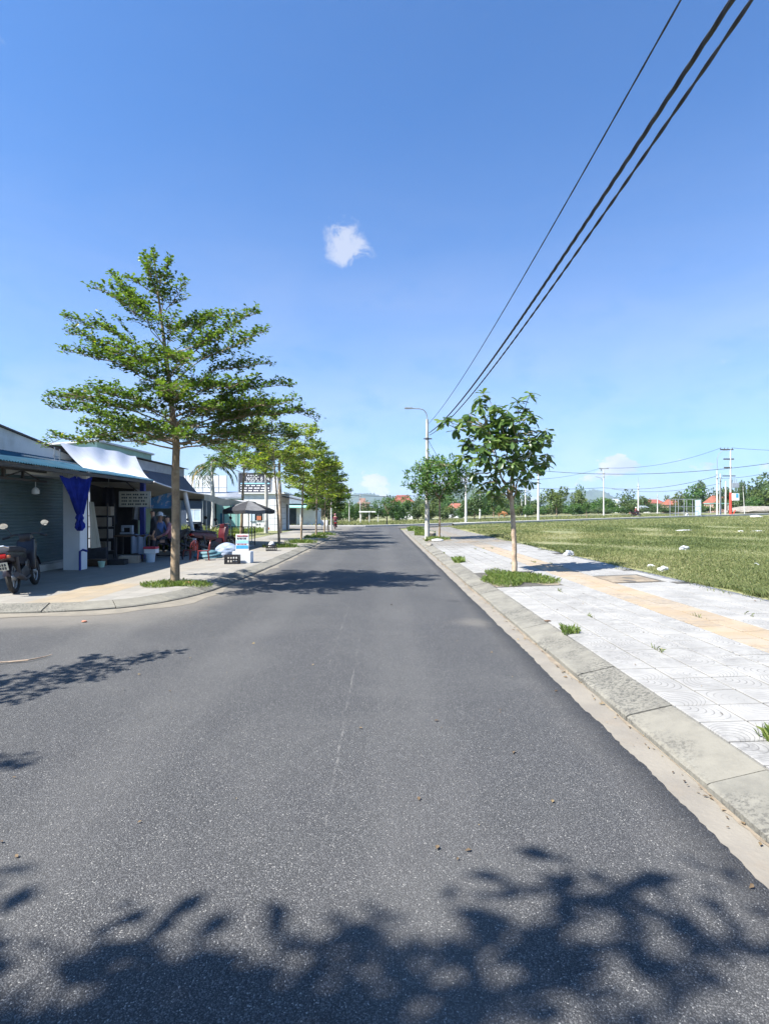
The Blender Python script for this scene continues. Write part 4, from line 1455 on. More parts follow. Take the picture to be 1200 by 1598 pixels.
def palm(label, loc, h, seed, nf=11, fl=1.9):
    r = np.random.default_rng(seed)
    root = thing('palm_tree', label, 'palm tree', loc, 0, 'palms behind the shops')
    mb = MB(local=True)
    zz = np.linspace(-0.05, h, 18)
    mb.tube([(0.03 * math.sin(z), 0, z) for z in zz], list(0.13 + 0.02 * np.sin(zz * 3) - 0.045 * zz / h), 9)
    mb.tube([(0, 0, h), (0, 0, h + 0.5)], [0.085, 0.06], 8)
    mb.build('trunk', MT['concrete'] if seed % 2 else MT['bark_pale'], root, True)
    P, D, U, L, T = [], [], [], [], []
    rb = MB(local=True)
    for k in range(nf):
        a = 2 * math.pi * k / nf * 1.0 + r.uniform(-0.2, 0.2)
        up = r.uniform(-0.2, 1.1)
        t = np.linspace(0, 1, 14)
        hor = np.cos(np.clip(up - 1.5 * t, -1.4, 1.5))
        ver = np.sin(np.clip(up - 1.5 * t, -1.4, 1.5))
        x = np.cumsum(hor) / 14 * fl
        z = np.cumsum(ver) / 14 * fl
        pts = np.stack([np.cos(a) * x, np.sin(a) * x, h + 0.45 + z], -1)
        rb.tube(pts, list(np.linspace(0.022, 0.004, 14)), 4, cap=False)
        tn = 0.97 if up < 0.02 and k % 3 == 0 else 0.4
        for i in range(1, 14):
            d = unit((pts[i] - pts[i - 1])[None])[0]
            s = np.cross(d, [0, 0, 1.0])
            s = s / max(np.linalg.norm(s), 1e-6)
            for sg in (-1, 1):
                for _ in range(2):
                    P.append(pts[i] - (pts[i] - pts[i - 1]) * r.uniform(0, 1))
                    D.append(d * 0.75 + s * sg * 0.9 + np.array([0, 0, -0.35 + r.uniform(-.3, .2)]))
                    U.append([0, 0, 1.0])
                    L.append(fl * 0.30 * (1.1 - 0.5 * t[i]))
                    T.append(np.clip(tn + r.normal(0, 0.15), 0, 1) if tn < 0.9 else 0.97)
    rb.build('midribs', MT['bark'], root)
    L = np.array(L)
    put('fronds', leaves_mesh('fronds', np.array(P), unit(np.array(D)), np.array(U), L, L * 0.10, MT['palm'], np.array(T)), root)


palm('tall palm rising behind the grey awning', (-10.4, 34.5, 0.1), 3.9, 51)
palm('small far palm over the white panel fence', (-17.2, 54, 0.0), 4.2, 52, 12, 2.0)
palm('thick palm trunk in front of the dark signboard', (-7.75, 37.5, 0.1), 4.6, 53, 12, 1.8)
palm('palm to the right of the signboard by the white kiosk', (-6.75, 37.0, 0.1), 4.5, 54, 12, 2.0)


# ------------------------------------------------------------------ poles and cables
def lamp_post(label, loc, h=6.1, with_lamp=True):
    root = thing('lamp_post', label, 'lamp post', loc, 0, 'concrete lamp posts on the right pavement')
    mb = MB(local=True)
    zz = np.linspace(-0.1, h, 14)
    mb.tube([(0, 0, z) for z in zz], list(0.128 - 0.062 * (zz / h)), 14)
    mb.build('shaft', MT['concrete'], root, True)
    for z in (h - 1.0, h - 2.1):
        m2 = MB(local=True)
        r = 0.132 - 0.062 * z / h
        m2.lathe([(r, z - 0.05), (r + 0.012, z - 0.05), (r + 0.012, z + 0.05), (r, z + 0.05)], n=14)
        m2.box(r, r + 0.16, -0.03, 0.03, z - 0.03, z + 0.03)
        m2.box(-r - 0.10, -r, -0.025, 0.025, z - 0.025, z + 0.025)
        m2.build('clamp', MT['darksteel'], root)
    m3 = MB(local=True)
    arm = [(0, 0, h - 0.05), (0, 0, h + 0.12), (-0.05, 0, h + 0.32), (-0.18, 0, h + 0.47), (-0.36, 0, h + 0.53), (-0.62, 0, h + 0.55), (-0.8, 0, h + 0.555)]
    m3.tube(arm, 0.026, 8)
    m3.build('arm', MT['steel'], root, True)
    m4 = MB(local=True)
    m4.bevbox((-0.95, 0, h + 0.565), (0.40, 0.16, 0.075), 0.022)
    lh = m4.build('lamp_head', MT['steel'], root, True)
    m5 = MB(local=True)
    m5.box(-1.12, -0.86, -0.06, 0.06, h + 0.518, h + 0.530)
    m5.build('lens', MT['lampglass'], lh)
    return root


lp = lamp_post('tall concrete lamp post with curved arm on the right pavement', (2.27, 28.7, 0.13))
lp2 = copy_tree(lp)
lp2.location = (2.3, -5.2, 0.13)
lp2['label'] = 'concrete lamp post behind the camera carrying the overhead cables'


def para(a, b, sag, n=40):
    a, b = np.array(a, float), np.array(b, float)
    t = np.linspace(0, 1, n)
    p = a + (b - a) * t[:, None]
    p[:, 2] -= sag * 4 * t * (1 - t)
    return p


def twisted(label, pts, r, hr, pitch, strands):
    mb = MB()
    d = np.concatenate([[0], np.cumsum(np.linalg.norm(np.diff(pts, axis=0), axis=1))])
    s = np.arange(0, d[-1], 0.07)
    Q = np.stack([np.interp(s, d, pts[:, k]) for k in range(3)], -1)
    for k in range(strands):
        a = 2 * np.pi * (s / pitch + k / strands)
        P = Q + np.stack([np.cos(a) * hr, 0 * a, np.sin(a) * hr], -1)
        mb.tube(P, r, 6)
    o = mb.build('power_cable', MT['cable'], None, True)
    tag(o, label, 'cable', 'cables over the right pavement')


def parab(X0, zmin, k, ya, yb, ymid=12.0):
    y = np.linspace(ya, yb, 80)
    return np.stack([np.full(80, X0), y, zmin + k * (y - ymid) ** 2], -1)


twisted('thick twisted power cable, the middle one of the three overhead', parab(2.37, 4.80, 0.00264, -5.2, 28.7), 0.0125, 0.0095, 0.8, 3)
twisted('twisted power cable, lowest and rightmost of the three overhead', parab(2.40, 4.64, 0.0028, -5.2, 28.7), 0.0105, 0.0065, 0.7, 2)
twisted('thin overhead wire, highest and leftmost of the three', parab(2.33, 5.38, 0.0022, -5.2, 28.7), 0.008, 0.002, 0.9, 2)


def far_pole(label, px, top, Y, r0=0.14, r1=0.07, lean=0.0, group='distant concrete poles'):
    X = (px - CX) / F * Y
    zb = gz(X, Y)
    zt = CAMH + (CY - top) / F * Y
    o = thing('utility_pole', label, 'pole', (X, Y, zb), 0, group)
    mb = MB(local=True)
    mb.tube([(0, 0, -0.2), (lean * 0.5, 0, (zt - zb) / 2), (lean, 0, zt - zb)], [r0, (r0 + r1) / 2, r1], 8)
    mb.build('shaft', MT['concrete_far'], o, True)
    mb = MB(local=True)
    h = zt - zb
    mb.box(-0.22 + lean, 0.22 + lean, -0.05, 0.05, h * 0.9 - 0.04, h * 0.9 + 0.04)
    mb.box(-0.12 + lean, 0.12 + lean, -0.12, -0.06, h * 0.82 - 0.06, h * 0.82 + 0.06)
    mb.build('bracket', MT['darksteel'], o)
    return o, Vector((X + lean, Y, zt)), h


tops = {}
for key, px, top, Y, lab in (
        ('a', 727, 738, 66, 'pale concrete pole just right of the small leaved street tree'),
        ('b', 749, 766, 96, 'short distant concrete pole left of the broad leaved tree trunk'),
        ('c', 820, 759, 112, 'distant concrete pole right of the broad leaved tree trunk'),
        ('d', 840, 733, 72, 'thick concrete pole at the grass edge right of the broad leaved tree'),
        ('e', 862, 775, 165, 'tiny far pole in front of the dark tree line'),
        ('f', 814, 778, 150, 'slim far pole beside the broad leaved tree trunk'),
        ('g', 942, 730, 108, 'tall pole with street lamp arm in the middle of the field'),
        ('h', 996, 753, 98, 'concrete pole beside the distant motorbike rider'),
        ('i', 1026, 770, 150, 'small far pole among the distant houses'),
        ('j', 1119, 733, 92, 'left one of the paired poles near the white cabinet'),
        ('k', 1124, 738, 92.6, 'right one of the paired poles near the white cabinet'),
        ('l', 1162, 757, 112, 'thin leaning pole in front of the dark wood'),
        ('m', 562, 770, 84, 'thin pole at the far end left of the lone round tree'),
        ('n', 545, 781, 80, 'short thin pole beside the dark tree at the road end'),
        ('o', 517, 766, 44, 'slender pole among the thin street trees'),
        ('p', 707, 780, 120, 'thin far pole in front of the red roof'),
        ('q', 687, 765, 130, 'far pole seen through the small leaved tree')):
    thin = key in 'mnoplq'
    o, t, h = far_pole(lab, px, top, Y, 0.075 if thin else 0.16, 0.04 if thin else 0.085, -0.35 if key == 'l' else 0)
    tops[key] = t
    if key in 'gh':
        mb = MB(local=True)
        if key == 'g':
            mb.tube([(0, 0, h * .72), (-0.5, 0, h * 0.80), (-1.1, 0, h * 0.82), (-1.6, 0, h * .83)], 0.05, 6)
            mb.box(-0.9, 0.9, -0.06, 0.06, h - 0.12, h + 0.06)
            mb.box(-0.55, -0.35, -0.06, 0.06, h - 0.5, h - 0.1)
        else:
            mb.tube([(0, 0, h - 0.05), (0.02, 0, h + 1.0)], 0.03, 6)
        mb.build('lamp_arm', MT['steel'], o, True)
    if key == 'j':
        mb = MB(local=True)
        mb.tube([(0, 0, h - 0.1), (0, 0, h + 1.8), (0.25, 0, h + 2.7), (0.9, 0, h + 3.25), (1.8, 0, h + 3.3)], 0.045, 6)
        mb.build('riser', MT['steel'], o, True)

# transformer pole
X, Y = (1140 - CX) / F * 104, 104
tz = gz(X, Y)
tr = thing('transformer_pole', 'tall transformer pole with red base and white cabinet', 'pole', (X, Y, tz))
ht = CAMH + (CY - 700) / F * 104 - tz
mb = MB(local=True)
mb.tube([(0, 0, -0.2), (0, 0, ht)], [0.2, 0.11], 10)
mb.tube([(-0.75, 0.3, -0.2), (-0.7, 0.3, ht * 0.52)], [0.17, 0.12], 10)
mb.build('shaft', MT['concrete_far'], tr, True)
mb = MB(local=True)
for q in ((-1.3, 0.6, ht * 0.84, ht * 0.86), (-1.2, 0.2, ht * 0.71, ht * 0.73), (-1.5, 0.9, ht * 0.585, ht * 0.60)):
    mq = MB(local=True)
    mq.box(q[0], q[1], -0.07, 0.07, q[2], q[3])
    mq.build('crossarm', MT['darksteel'], tr)
mb.box(-1.9, 0.5, -0.08, 0.08, ht - 0.15, ht + 0.05)
for x in (-1.8, -1.1, -0.5, 0.3):
    mb.tube([(x, 0, ht), (x, 0, ht + 0.3)], 0.06, 6)
mb.build('crossarm', MT['darksteel'], tr)
mb = MB(local=True)
mb.bevbox((0.75, 0, ht * 0.27), (1.25, 0.8, 1.3), 0.05)
mb.build('cabinet', MT['white'], tr)
mb = MB(local=True)
mb.bevbox((0.85, 0.2, ht * 0.45), (1.3, 0.8, 0.9), 0.06)
for k in range(3):
    mb.tube([(0.4 + 0.4 * k, 0.2, ht * 0.49), (0.4 + 0.4 * k, 0.2, ht * 0.54)], 0.08, 8)
mb.build('transformer', MT['greyboard'], tr)
mb = MB(local=True)
mb.tube([(0, 0, -0.1), (0, 0, ht * 0.34)], [0.26, 0.2], 10)
mb.tube([(0, 0, 0.3), (0.5, 0, 0.1), (0.9, 0, 0.9)], 0.10, 8)
mb.build('red_base', MT['redpaint'], tr, True)
mb = MB(local=True)
mb.box(0.75, 1.2, -0.415, -0.402, ht * 0.26, ht * 0.32)
mb.build('warning_plate', MT['signblue'], tr)
TT = Vector((X, Y, tz + ht))


def cable(label, a, b, sag, r=0.02):
    mb = MB()
    mb.tube(para(a, b, sag, 26), r, 5)
    o = mb.build('overhead_cable', MT['cable'], None, True)
    tag(o, label, 'cable', 'cables over the vacant lots')


rr = at(1330, 700, 100)
cable('wire leaving the transformer pole top to the right edge', TT + Vector((0.3, 0, 0.25)), rr, 0.4, 0.03)
cable('wire from transformer pole top to the tall field pole', TT + Vector((-1.8, 0, 0.25)), tops['g'] + Vector((0.6, 0, 0.1)), 1.1, 0.03)
cable('wire falling left from the tall field pole', tops['g'] + Vector((-0.6, 0, 0.1)), at(800, 748, 72), 0.6, 0.022)
cable('long drooping cable from thick grass edge pole to the right', tops['d'], at(1330, 700, 60), 1.35, 0.03)
cable('cable between tall field pole and paired poles', at(942, 760, 108), tops['j'] + Vector((0, 0, -0.9)), 1.0, 0.035)
cable('cable crossing the field at tree top height', at(780, 757, 100), at(942, 760, 108), 0.4, 0.035)
cable('lower cable running left from the paired poles', at(955, 762, 108), tops['k'] + Vector((0, 0, -1.6)), 0.9, 0.03)
cable('cable from paired poles across the transformer pole to the right', tops['k'] + Vector((0, 0, -0.8)), at(1330, 690, 80), 1.2, 0.03)
cable('thin wire from lamp post down to the pale pole', (2.3, 28.7, 5.2), tops['a'] + Vector((0, 0, -0.3)), 1.0, 0.012)
cable('second thin wire from lamp post towards the field', (2.3, 28.7, 4.6), tops['a'] + Vector((0, 0, -1.2)), 0.9, 0.012)
cable('wire over the road end between thin poles', tops['o'], tops['m'], 0.5, 0.016)
cable('wire over the road end running right to the pale pole', tops['m'], tops['a'] + Vector((0, 0, -2.0)), 0.6, 0.02)
cable('second wire over the road end', tops['o'] + Vector((0, 0, -0.2)), at(700, 764, 90), 0.5, 0.018)


# ------------------------------------------------------------------ lettering
def text_mesh(body, size, mat, depth=0.004):
    cu = bpy.data.curves.new('lettering', 'FONT')
    cu.body = body
    cu.size = size
    cu.extrude = depth
    cu.align_x = 'CENTER'
    cu.align_y = 'CENTER'
    cu.resolution_u = 2
    ob = bpy.data.objects.new('lettering', cu)
    col.objects.link(ob)
    dg = bpy.context.evaluated_depsgraph_get()
    me = bpy.data.meshes.new_from_object(ob.evaluated_get(dg))
    bpy.data.objects.remove(ob)
    bpy.data.curves.remove(cu)
    me.materials.clear()
    me.materials.append(mat)
    return me


def lettering(body, size, mat, loc, parent, width=None, bold=0.0):
    me = text_mesh(body, size, mat)
    o = put('lettering', me, parent)
    w = max(v.co.x for v in me.vertices) - min(v.co.x for v in me.vertices)
    o.location = Vector(loc) - chain_offset(parent)
    o.rotation_euler = (R(90), 0, 0)
    if width:
        o.scale = (width / w, 1, 1)
    return o


def word_rows(parent, name, x0, x1, z0, z1, y, rows, mat, seed, fill=0.62, gap=0.05):
    """rows of printed words too small to read"""
    r = random.Random(seed)
    mb = MB()
    rh = (z1 - z0) / rows
    for k in range(rows):
        x = x0
        zc = z1 - (k + 0.5) * rh
        while x < x1 - 0.05 * (x1 - x0):
            w = r.uniform(0.10, 0.26) * (x1 - x0)
            w = min(w, x1 - x)
            n = max(2, int(w / (rh * 0.5)))
            for i in range(n):
                lw = w / n
                mb.box(x + i * lw, x + i * lw + lw * 0.72, y - 0.004, y, zc - rh * fill / 2 * r.uniform(0.8, 1), zc + rh * fill / 2)
            x += w + gap * (x1 - x0)
    o = mb.build(name, mat, parent)
    o['kind'] = 'stuff'
    return o


# ------------------------------------------------------------------ the corner shop
def cloth(fn, nu, nv, name, mat, parent, smooth=True):
    mb = MB()
    mb.grid(fn, nu, nv)
    return mb.build(name, mat, parent, smooth)


def corrugated(mb, x_out, z_out, x_in, z_in, ya_out, ya_in, yb, pitch=0.095, amp=0.014):
    n = int((yb - min(ya_out, ya_in)) / pitch * 4)
    vs, fs = [], []
    for i in range(n + 1):
        t = i / n
        yo, yi = ya_out + (yb - ya_out) * t, ya_in + (yb - ya_in) * t
        w = amp * math.sin(i * math.pi / 2)
        vs += [(x_out, yo, z_out + w), (x_in, yi, z_in + w)]
        vs += [(x_out, yo, z_out + w - 0.004), (x_in, yi, z_in + w - 0.004)]
    for i in range(n):
        a, b = 4 * i, 4 * i + 4
        fs += [(a, a + 1, b + 1, b), (a + 2, b + 2, b + 3, a + 3), (a, b, b + 2, a + 2)]
    mb.add(vs, fs)


def corner_shop():
    root = thing('corner_shop', 'white walled corner shop with closed dark shutter and blue corrugated awning', 'shop', (-9, 12, 0.11))
    mb = MB()
    # street wall above the shutter: its top falls away from the corner
    mb.prism([(8.7, 2.42), (15.35, 2.42), (15.35, 2.84), (11.8, 3.28), (8.7, 3.66)], -8.15, -8.0, 'X')
    mb.box(-8.15, -8.0, 14.62, 14.9, 0.1, 2.42)
    mb.box(-8.15, -8.0, 8.7, 9.4, 0.1, 2.42)
    mb.prism([(-8.15, 0.1), (-13, 0.1), (-13, 4.7), (-8.15, 3.66)], 8.7, 8.85, 'Y')
    mb.box(-13, -8.15, 14.3, 14.45, 0.1, 2.9)
    mb.build('wall', MT['whitewall'], root)
    mb = MB()
    mb.add([(-7.95, 8.6, 3.72), (-7.95, 15.45, 2.87), (-13.2, 15.45, 3.9), (-13.2, 8.6, 4.75)], [(0, 1, 2, 3)])
    mb.add([(-7.95, 8.6, 3.68), (-7.95, 15.45, 2.83), (-13.2, 15.45, 3.86), (-13.2, 8.6, 4.71)], [(0, 1, 2, 3)])
    mb.add([(-7.95, 8.6, 3.68), (-7.95, 15.45, 2.83), (-7.95, 15.45, 2.87), (-7.95, 8.6, 3.72)], [(0, 1, 2, 3)])
    mb.build('roof', MT['darksteel'], root)
    # roller shutter: one sheet of interlocking slats
    mb = MB()
    n = 30
    for i in range(n):
        z0 = 0.30 + i * (2.42 - 0.30) / n
        z1 = z0 + (2.42 - 0.30) / n
        mb.add([(-8.07, 9.4, z0), (-8.07, 14.62, z0), (-8.058, 14.62, z0 + 0.018), (-8.058, 9.4, z0 + 0.018), (-8.058, 14.62, z1 - 0.012), (-8.058, 9.4, z1 - 0.012), (-8.07, 14.62, z1), (-8.07, 9.4, z1)],
               [(0, 1, 2, 3), (3, 2, 4, 5), (5, 4, 6, 7)])
    mb.build('roller_shutter', MT['shutter'], root)
    mb = MB()
    mb.box(-8.13, -8.02, 9.4, 14.62, 0.27, 0.30)
    mb.build('shutter_rail', MT['steel'], root)
    mb = MB()
    mb.box(-8.3, -7.93, 8.7, 14.75, 0.08, 0.265)
    mb.build('plinth', MT['concrete'], root)
    # corrugated awning, skewed at its near end
    mb = MB()
    corrugated(mb, -6.9, 2.45, -8.0, 2.80, 9.85, 8.6, 17.0)
    aw = mb.build('awning', MT['bluemetal'], root)
    mb = MB()
    mb.box(-6.96, -6.90, 9.95, 16.95, 2.345, 2.42)
    mb.build('fascia', MT['darksteel'], aw)
    mb = MB()
    for z in (2.16, 2.37):
        mb.box(-7.62, -7.56, 9.2, 12.7, z, z + 0.045)
    mb.build('truss_chord', MT['darksteel'], aw)
    mb = MB()
    y = 9.4
    k = 0
    while y < 12.4:
        mb.box(-7.615, -7.565, y, y + 0.04, 2.20, 2.37)
        mb.tube([(-7.59, y + 0.02, 2.2 if k % 2 else 2.37), (-7.59, y + 0.62, 2.37 if k % 2 else 2.2)], 0.014, 6)
        y += 0.62
        k += 1
    mb.build('truss_web', MT['darksteel'], aw)
    for yy in (10.6, 11.6, 12.7, 13.7, 15.2, 16.7):
        mb = MB()
        mb.tube([(-6.93, yy, 2.36), (-8.0, yy, 2.72)], 0.022, 6)
        mb.build('rafter', MT['darksteel'], aw)
    mb = MB()
    mb.box(-8.02, -7.62, 12.0, 14.6, 2.32, 2.72)
    mb.build('soffit_board', MT['white'], root)
    # pillar at the end of the shutter
    mb = MB()
    mb.bevbox((-7.42, 13.62, 1.25), (0.40, 0.34, 2.30), 0.012)
    mb.build('pillar', MT['whitewall'], root)
    mb = MB()
    mb.tube([(-7.19, 13.40, 0.1), (-7.19, 13.40, 0.56), (-7.12, 13.40, 0.60), (-7.02, 13.40, 0.57)], 0.028, 8)
    mb.build('drain_pipe', MT['bluepaint'], root, True)
    mb = MB()
    mb.tube([(-7.6, 12.35, 2.18), (-7.6, 12.35, 2.02)], 0.006, 5)
    mb.lathe([(0.02, 2.04), (0.05, 2.02), (0.075, 1.98), (0.075, 1.90), (0.02, 1.885)], (-7.6, 12.35, 0), 12)
    mb.build('hanging_lamp', MT['foam'], root, True)
    # open bay next to it
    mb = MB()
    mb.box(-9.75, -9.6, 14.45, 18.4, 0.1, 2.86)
    mb.build('bay_wall', MT['baydark'], root)  # interior shade put into the wall's dark colour
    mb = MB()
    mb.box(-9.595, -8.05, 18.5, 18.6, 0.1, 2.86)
    mb.build('added_bay_end_screen', MT['baydark'], root)  # dark screen added across the bay end, shade put into its colour
    mb = MB()
    mb.add([(-7.95, 14.45, 2.82), (-10.6, 14.45, 2.95), (-10.6, 19.2, 2.95), (-7.95, 19.2, 2.82), (-7.95, 14.45, 2.86), (-10.6, 14.45, 2.99), (-10.6, 19.2, 2.99), (-7.95, 19.2, 2.86)], [(0, 1, 2, 3), (4, 5, 6, 7), (0, 3, 7, 4)])
    mb.build('bay_roof', MT['darksteel'], root)
    mb = MB()
    mb.bevbox((-7.12, 16.75, 1.25), (0.13, 0.13, 2.3), 0.008)
    mb.build('blue_post', MT['bluepaint'], root)
    mb = MB()
    mb.bevbox((-10.2, 18.9, 1.45), (0.1, 0.1, 2.7), 0.008)
    mb.tube([(-7.1, 16.75, 1.95), (-7.62, 16.75, 2.4)], 0.02, 6)
    mb.build('frame', MT['darksteel'], root)
    # white sheet thrown over the roof edge
    def sheet(u, v):
        y = 13.55 + 3.35 * u + 1.55 * v * (0.35 + 0.65 * u)
        x = -6.93 - 1.15 * v
        z = 2.475 + 0.78 * v ** 1.7 + (0.03 * math.sin(7 * u + 4 * v) + 0.018 * math.sin(19 * u - 6 * v)) * v + 0.10 * v * u
        return (x, y, z)
    def sheet2(u, v):
        p = sheet(u, v)
        return (p[0] - 0.02, p[1], p[2] - 0.03)
    cloth(sheet, 24, 14, 'roof_sheet', MT['tarpwhite'], root)
    mb = MB()
    mb.tube([(-7.5, 12.9, 2.7), (-7.5, 12.9, 2.98)], 0.012, 6)
    mb.tube([(-7.5, 13.1, 2.7), (-7.5, 13.1, 2.96)], 0.012, 6)
    mb.tube([(-7.5, 12.85, 2.78), (-7.5, 13.15, 2.78)], 0.012, 6)
    mb.build('roof_bracket', MT['steel'], root)

    # curtain tied in a knot
    c = thing('curtain', 'blue curtain tied in a knot under the awning', 'curtain', (-7.06, 13.1, 1.1))

    def cur(u, v):
        z = 2.30 - 0.86 * v
        wid = 1.22 * (1 - v) ** 0.9 * 1.0 + 0.16
        mid = 13.10 + 0.03 * v - (0.10) * (1 - v)
        y = mid + (u - 0.5) * wid
        x = -7.06 + 0.045 * math.sin(u * 34 + v * 3) * (0.35 + 0.6 * v) + 0.03 * math.sin(u * 9)
        z += 0.03 * math.cos(u * 12.5) * (1 - v) - 0.10 * (1 - v) * (u - 0.5) * -0.6
        return (x, y, z)
    cloth(cur, 60, 18, 'drape', MT['curtain'], c)
    mb = MB()
    prof = [(0.06, 0.42), (0.085, 0.36), (0.10, 0.30), (0.075, 0.24), (0.11, 0.16), (0.13, 0.08), (0.06, 0.0)]
    vs, fs = [], []
    n = 18
    for i, (r, z) in enumerate(prof):
        for k in range(n):
            a = 2 * math.pi * k / n
            q = r * (1 + 0.28 * math.sin(5 * a + i) + 0.1 * math.sin(9 * a + 2 * i))
            vs.append((-7.05 + q * 0.7 * math.cos(a), 13.13 + q * math.sin(a), 1.06 + z))
    for i in range(len(prof) - 1):
        for k in range(n):
            fs.append((i * n + k, i * n + (k + 1) % n, (i + 1) * n + (k + 1) % n, (i + 1) * n + k))
    mb.add(vs, fs)
    mb.build('knot', MT['curtain'], c, True)
    mb = MB()
    for k in range(7):
        y = 12.45 + k * 0.19
        mb.tube([(-7.06, y, 2.30 - 0.02 * (k % 2)), (-7.06, y, 2.36)], 0.006, 5)
    mb.tube([(-7.06, 12.35, 2.36), (-7.06, 13.75, 2.36)], 0.008, 6)
    mb.build('curtain_rail', MT['steel'], c)
    # yellowish side curtain
    c2 = thing('curtain', 'pale striped curtain gathered beside the white pillar', 'curtain', (-7.2, 14.0, 0.6))

    def cur2(u, v):
        z = 1.75 - 1.15 * v
        y = 13.86 + 0.05 * v + (u * (0.14 + 0.36 * v))
        return (-7.2 + 0.03 * math.sin(u * 30), y, z)
    cloth(cur2, 30, 8, 'drape', MT['canvas'], c2)


corner_shop()


def shop_goods():
    # painted board hung under the awning
    s = thing('shop_sign', 'cream painted sign board hanging beside the blue post', 'sign', (-7.12, 16.3, 1.6))
    x0, x1, z0, z1, y = -7.60, -6.73, 1.66, 2.08, 16.3
    mb = MB()
    mb.box(x0, x1, y, y + 0.02, z0, z1)
    mb.build('board', MT['cream'], s)
    mb = MB()
    for (a, b, c, d) in ((x0 - .015, x1 + .015, z1, z1 + .02), (x0 - .015, x1 + .015, z0 - .02, z0), (x0 - .02, x0, z0, z1), (x1, x1 + .02, z0, z1)):
        mb.box(a, b, y - 0.008, y + 0.025, c, d)
    mb.build('frame', MT['steel'], s)
    word_rows(s, 'print', x0 + 0.06, x1 - 0.06, z0 + 0.02, z1 - 0.03, y - 0.002, 4, MT['ink'], 3, 0.5)
    # blue printed banner at the back
    b = thing('banner', 'blue printed banner hung at the back of the open bay', 'banner', (-7.4, 19.1, 1.6))
    cloth(lambda u, v: (-8.05 + 0.92 * u, 19.1 + 0.02 * math.sin(9 * u), 1.62 + 0.52 * v * (0.55 + 0.55 * u)), 16, 6, 'sheet', MT['banner'], b)
    mb = MB()
    mb.tube([(-7.12, 19.1, 0.1), (-7.12, 19.1, 2.2)], 0.025, 6)
    mb.build('post', MT['bluepaint'], b)
    # shelves with goods
    sh = thing('shelf_rack', 'dark metal shelf rack inside the open bay', 'shelf', (-8.2, 16.5, 0.11))
    mb = MB()
    for x in (-8.55, -7.95):
        for yy in (16.3, 16.7):
            mb.box(x - .015, x + .015, yy - .015, yy + .015, 0.1, 1.75)
    mb.build('posts', MT['darksteel'], sh)
    for k, z in enumerate((0.35, 0.72, 1.06, 1.38)):
        mb = MB()
        mb.box(-8.55, -7.95, 16.3, 16.7, z, z + 0.02)
        mb.build('shelf', MT['darksteel'], sh)
        mb = MB()
        w = (0.42, 0.5, 0.38, 0.45)[k]
        mb.bevbox((-8.22 + 0.03 * k, 16.48, z + 0.02 + 0.13), (w, 0.3, 0.26), 0.006, 0.05 * k)
        o = mb.build('cardboard_box', MT['cardboard'])
        tag(o, ('pale carton on the lowest shelf of the rack', 'pale carton on the second shelf of the rack', 'pale carton on the third shelf of the rack', 'pale carton on the top shelf of the rack')[k], 'box', 'cartons on the shelf rack')
    # garments hung from the awning frame
    for k, (x, yy, w, z0, m, lab) in enumerate(((-8.1, 14.9, 0.5, 0.95, 'darkcloth', 'dark coat hanging nearest the white pillar inside the bay'), (-8.3, 15.3, 0.6, 1.2, 'baydark', 'brownish garment hanging in the middle of the bay'), (-8.4, 17.3, 0.55, 1.1, 'trousers', 'navy garment hanging behind the painted sign board'), (-7.75, 17.9, 0.45, 1.25, 'canvasgrey', 'grey garment hanging near the blue banner'))):
        gq = thing('hanging_garment', lab, 'garment', (x, yy, z0), 0, 'garments in the open bay')
        cloth(lambda u, v: (x + (u - 0.5) * w * (0.55 + 0.45 * v), yy + 0.05 * math.sin(13 * u + 2 * v) * v, 2.25 - (2.25 - z0) * v + 0.02 * math.sin(8 * u)), 16, 8, 'fabric', MT[m], gq)
        mh = MB()
        mh.tube([(x - w * 0.25, yy, 2.25), (x, yy, 2.32), (x + w * 0.25, yy, 2.25)], 0.008, 5)
        mh.tube([(x, yy, 2.32), (x, yy, 2.62)], 0.006, 5)
        mh.build('hanger', MT['steel'], gq)
    # work table with cloth and machine
    t = thing('work_table', 'cluttered dark work table in front of the blue post', 'table', (-6.95, 15.9, 0.11))
    mb = MB()
    mb.bevbox((-7.05, 15.9, 0.83), (0.85, 0.5, 0.04), 0.006)
    mb.build('table_top', MT['wood'], t)
    for x in (-7.42, -6.68):
        for yy in (15.7, 16.1):
            mb = MB()
            mb.box(x - .02, x + .02, yy - .02, yy + .02, 0.1, 0.81)
            mb.build('leg', MT['darksteel'], t)
    mb = MB()
    mb.bevbox((-7.2, 15.9, 0.90), (0.34, 0.16, 0.05), 0.01)
    mb.bevbox((-7.07, 15.9, 1.0), (0.07, 0.11, 0.2), 0.015)
    mb.bevbox((-7.19, 15.9, 1.09), (0.32, 0.10, 0.07), 0.02)
    mb.bevbox((-7.33, 15.9, 1.02), (0.05, 0.09, 0.14), 0.012)
    o = mb.build('sewing_machine', MT['greyboard'], None, True)
    tag(o, 'small grey sewing machine on the work table', 'machine')
    o = None
    mb = MB()
    def drape(u, v):
        a = u
        if v < 0.45:
            return (-6.98 + 0.42 * a, 15.66 + 0.4 * v, 0.865 + 0.02 * math.sin(9 * a))
        return (-6.98 + 0.42 * a, 15.64 - 0.03 * math.sin(14 * a), 0.86 - (v - 0.45) * 0.95 + 0.02 * math.sin(5 * a))
    mb.grid(drape, 14, 12)
    o = mb.build('hanging_cloth', MT['tarpblue'], None, True)
    tag(o, 'bluish cloth hanging off the work table edge', 'cloth')
    # foam cooler with red lid
    c = thing('cooler_box', 'white foam cooler with a red lid standing on a bucket', 'cooler', (-6.42, 15.6, 0.11))
    mb = MB()
    mb.lathe([(0.11, 0.11), (0.135, 0.36)], (-6.42, 15.6, 0), 14)
    mb.build('bucket', MT['paleblue'], c, True)
    mb = MB()
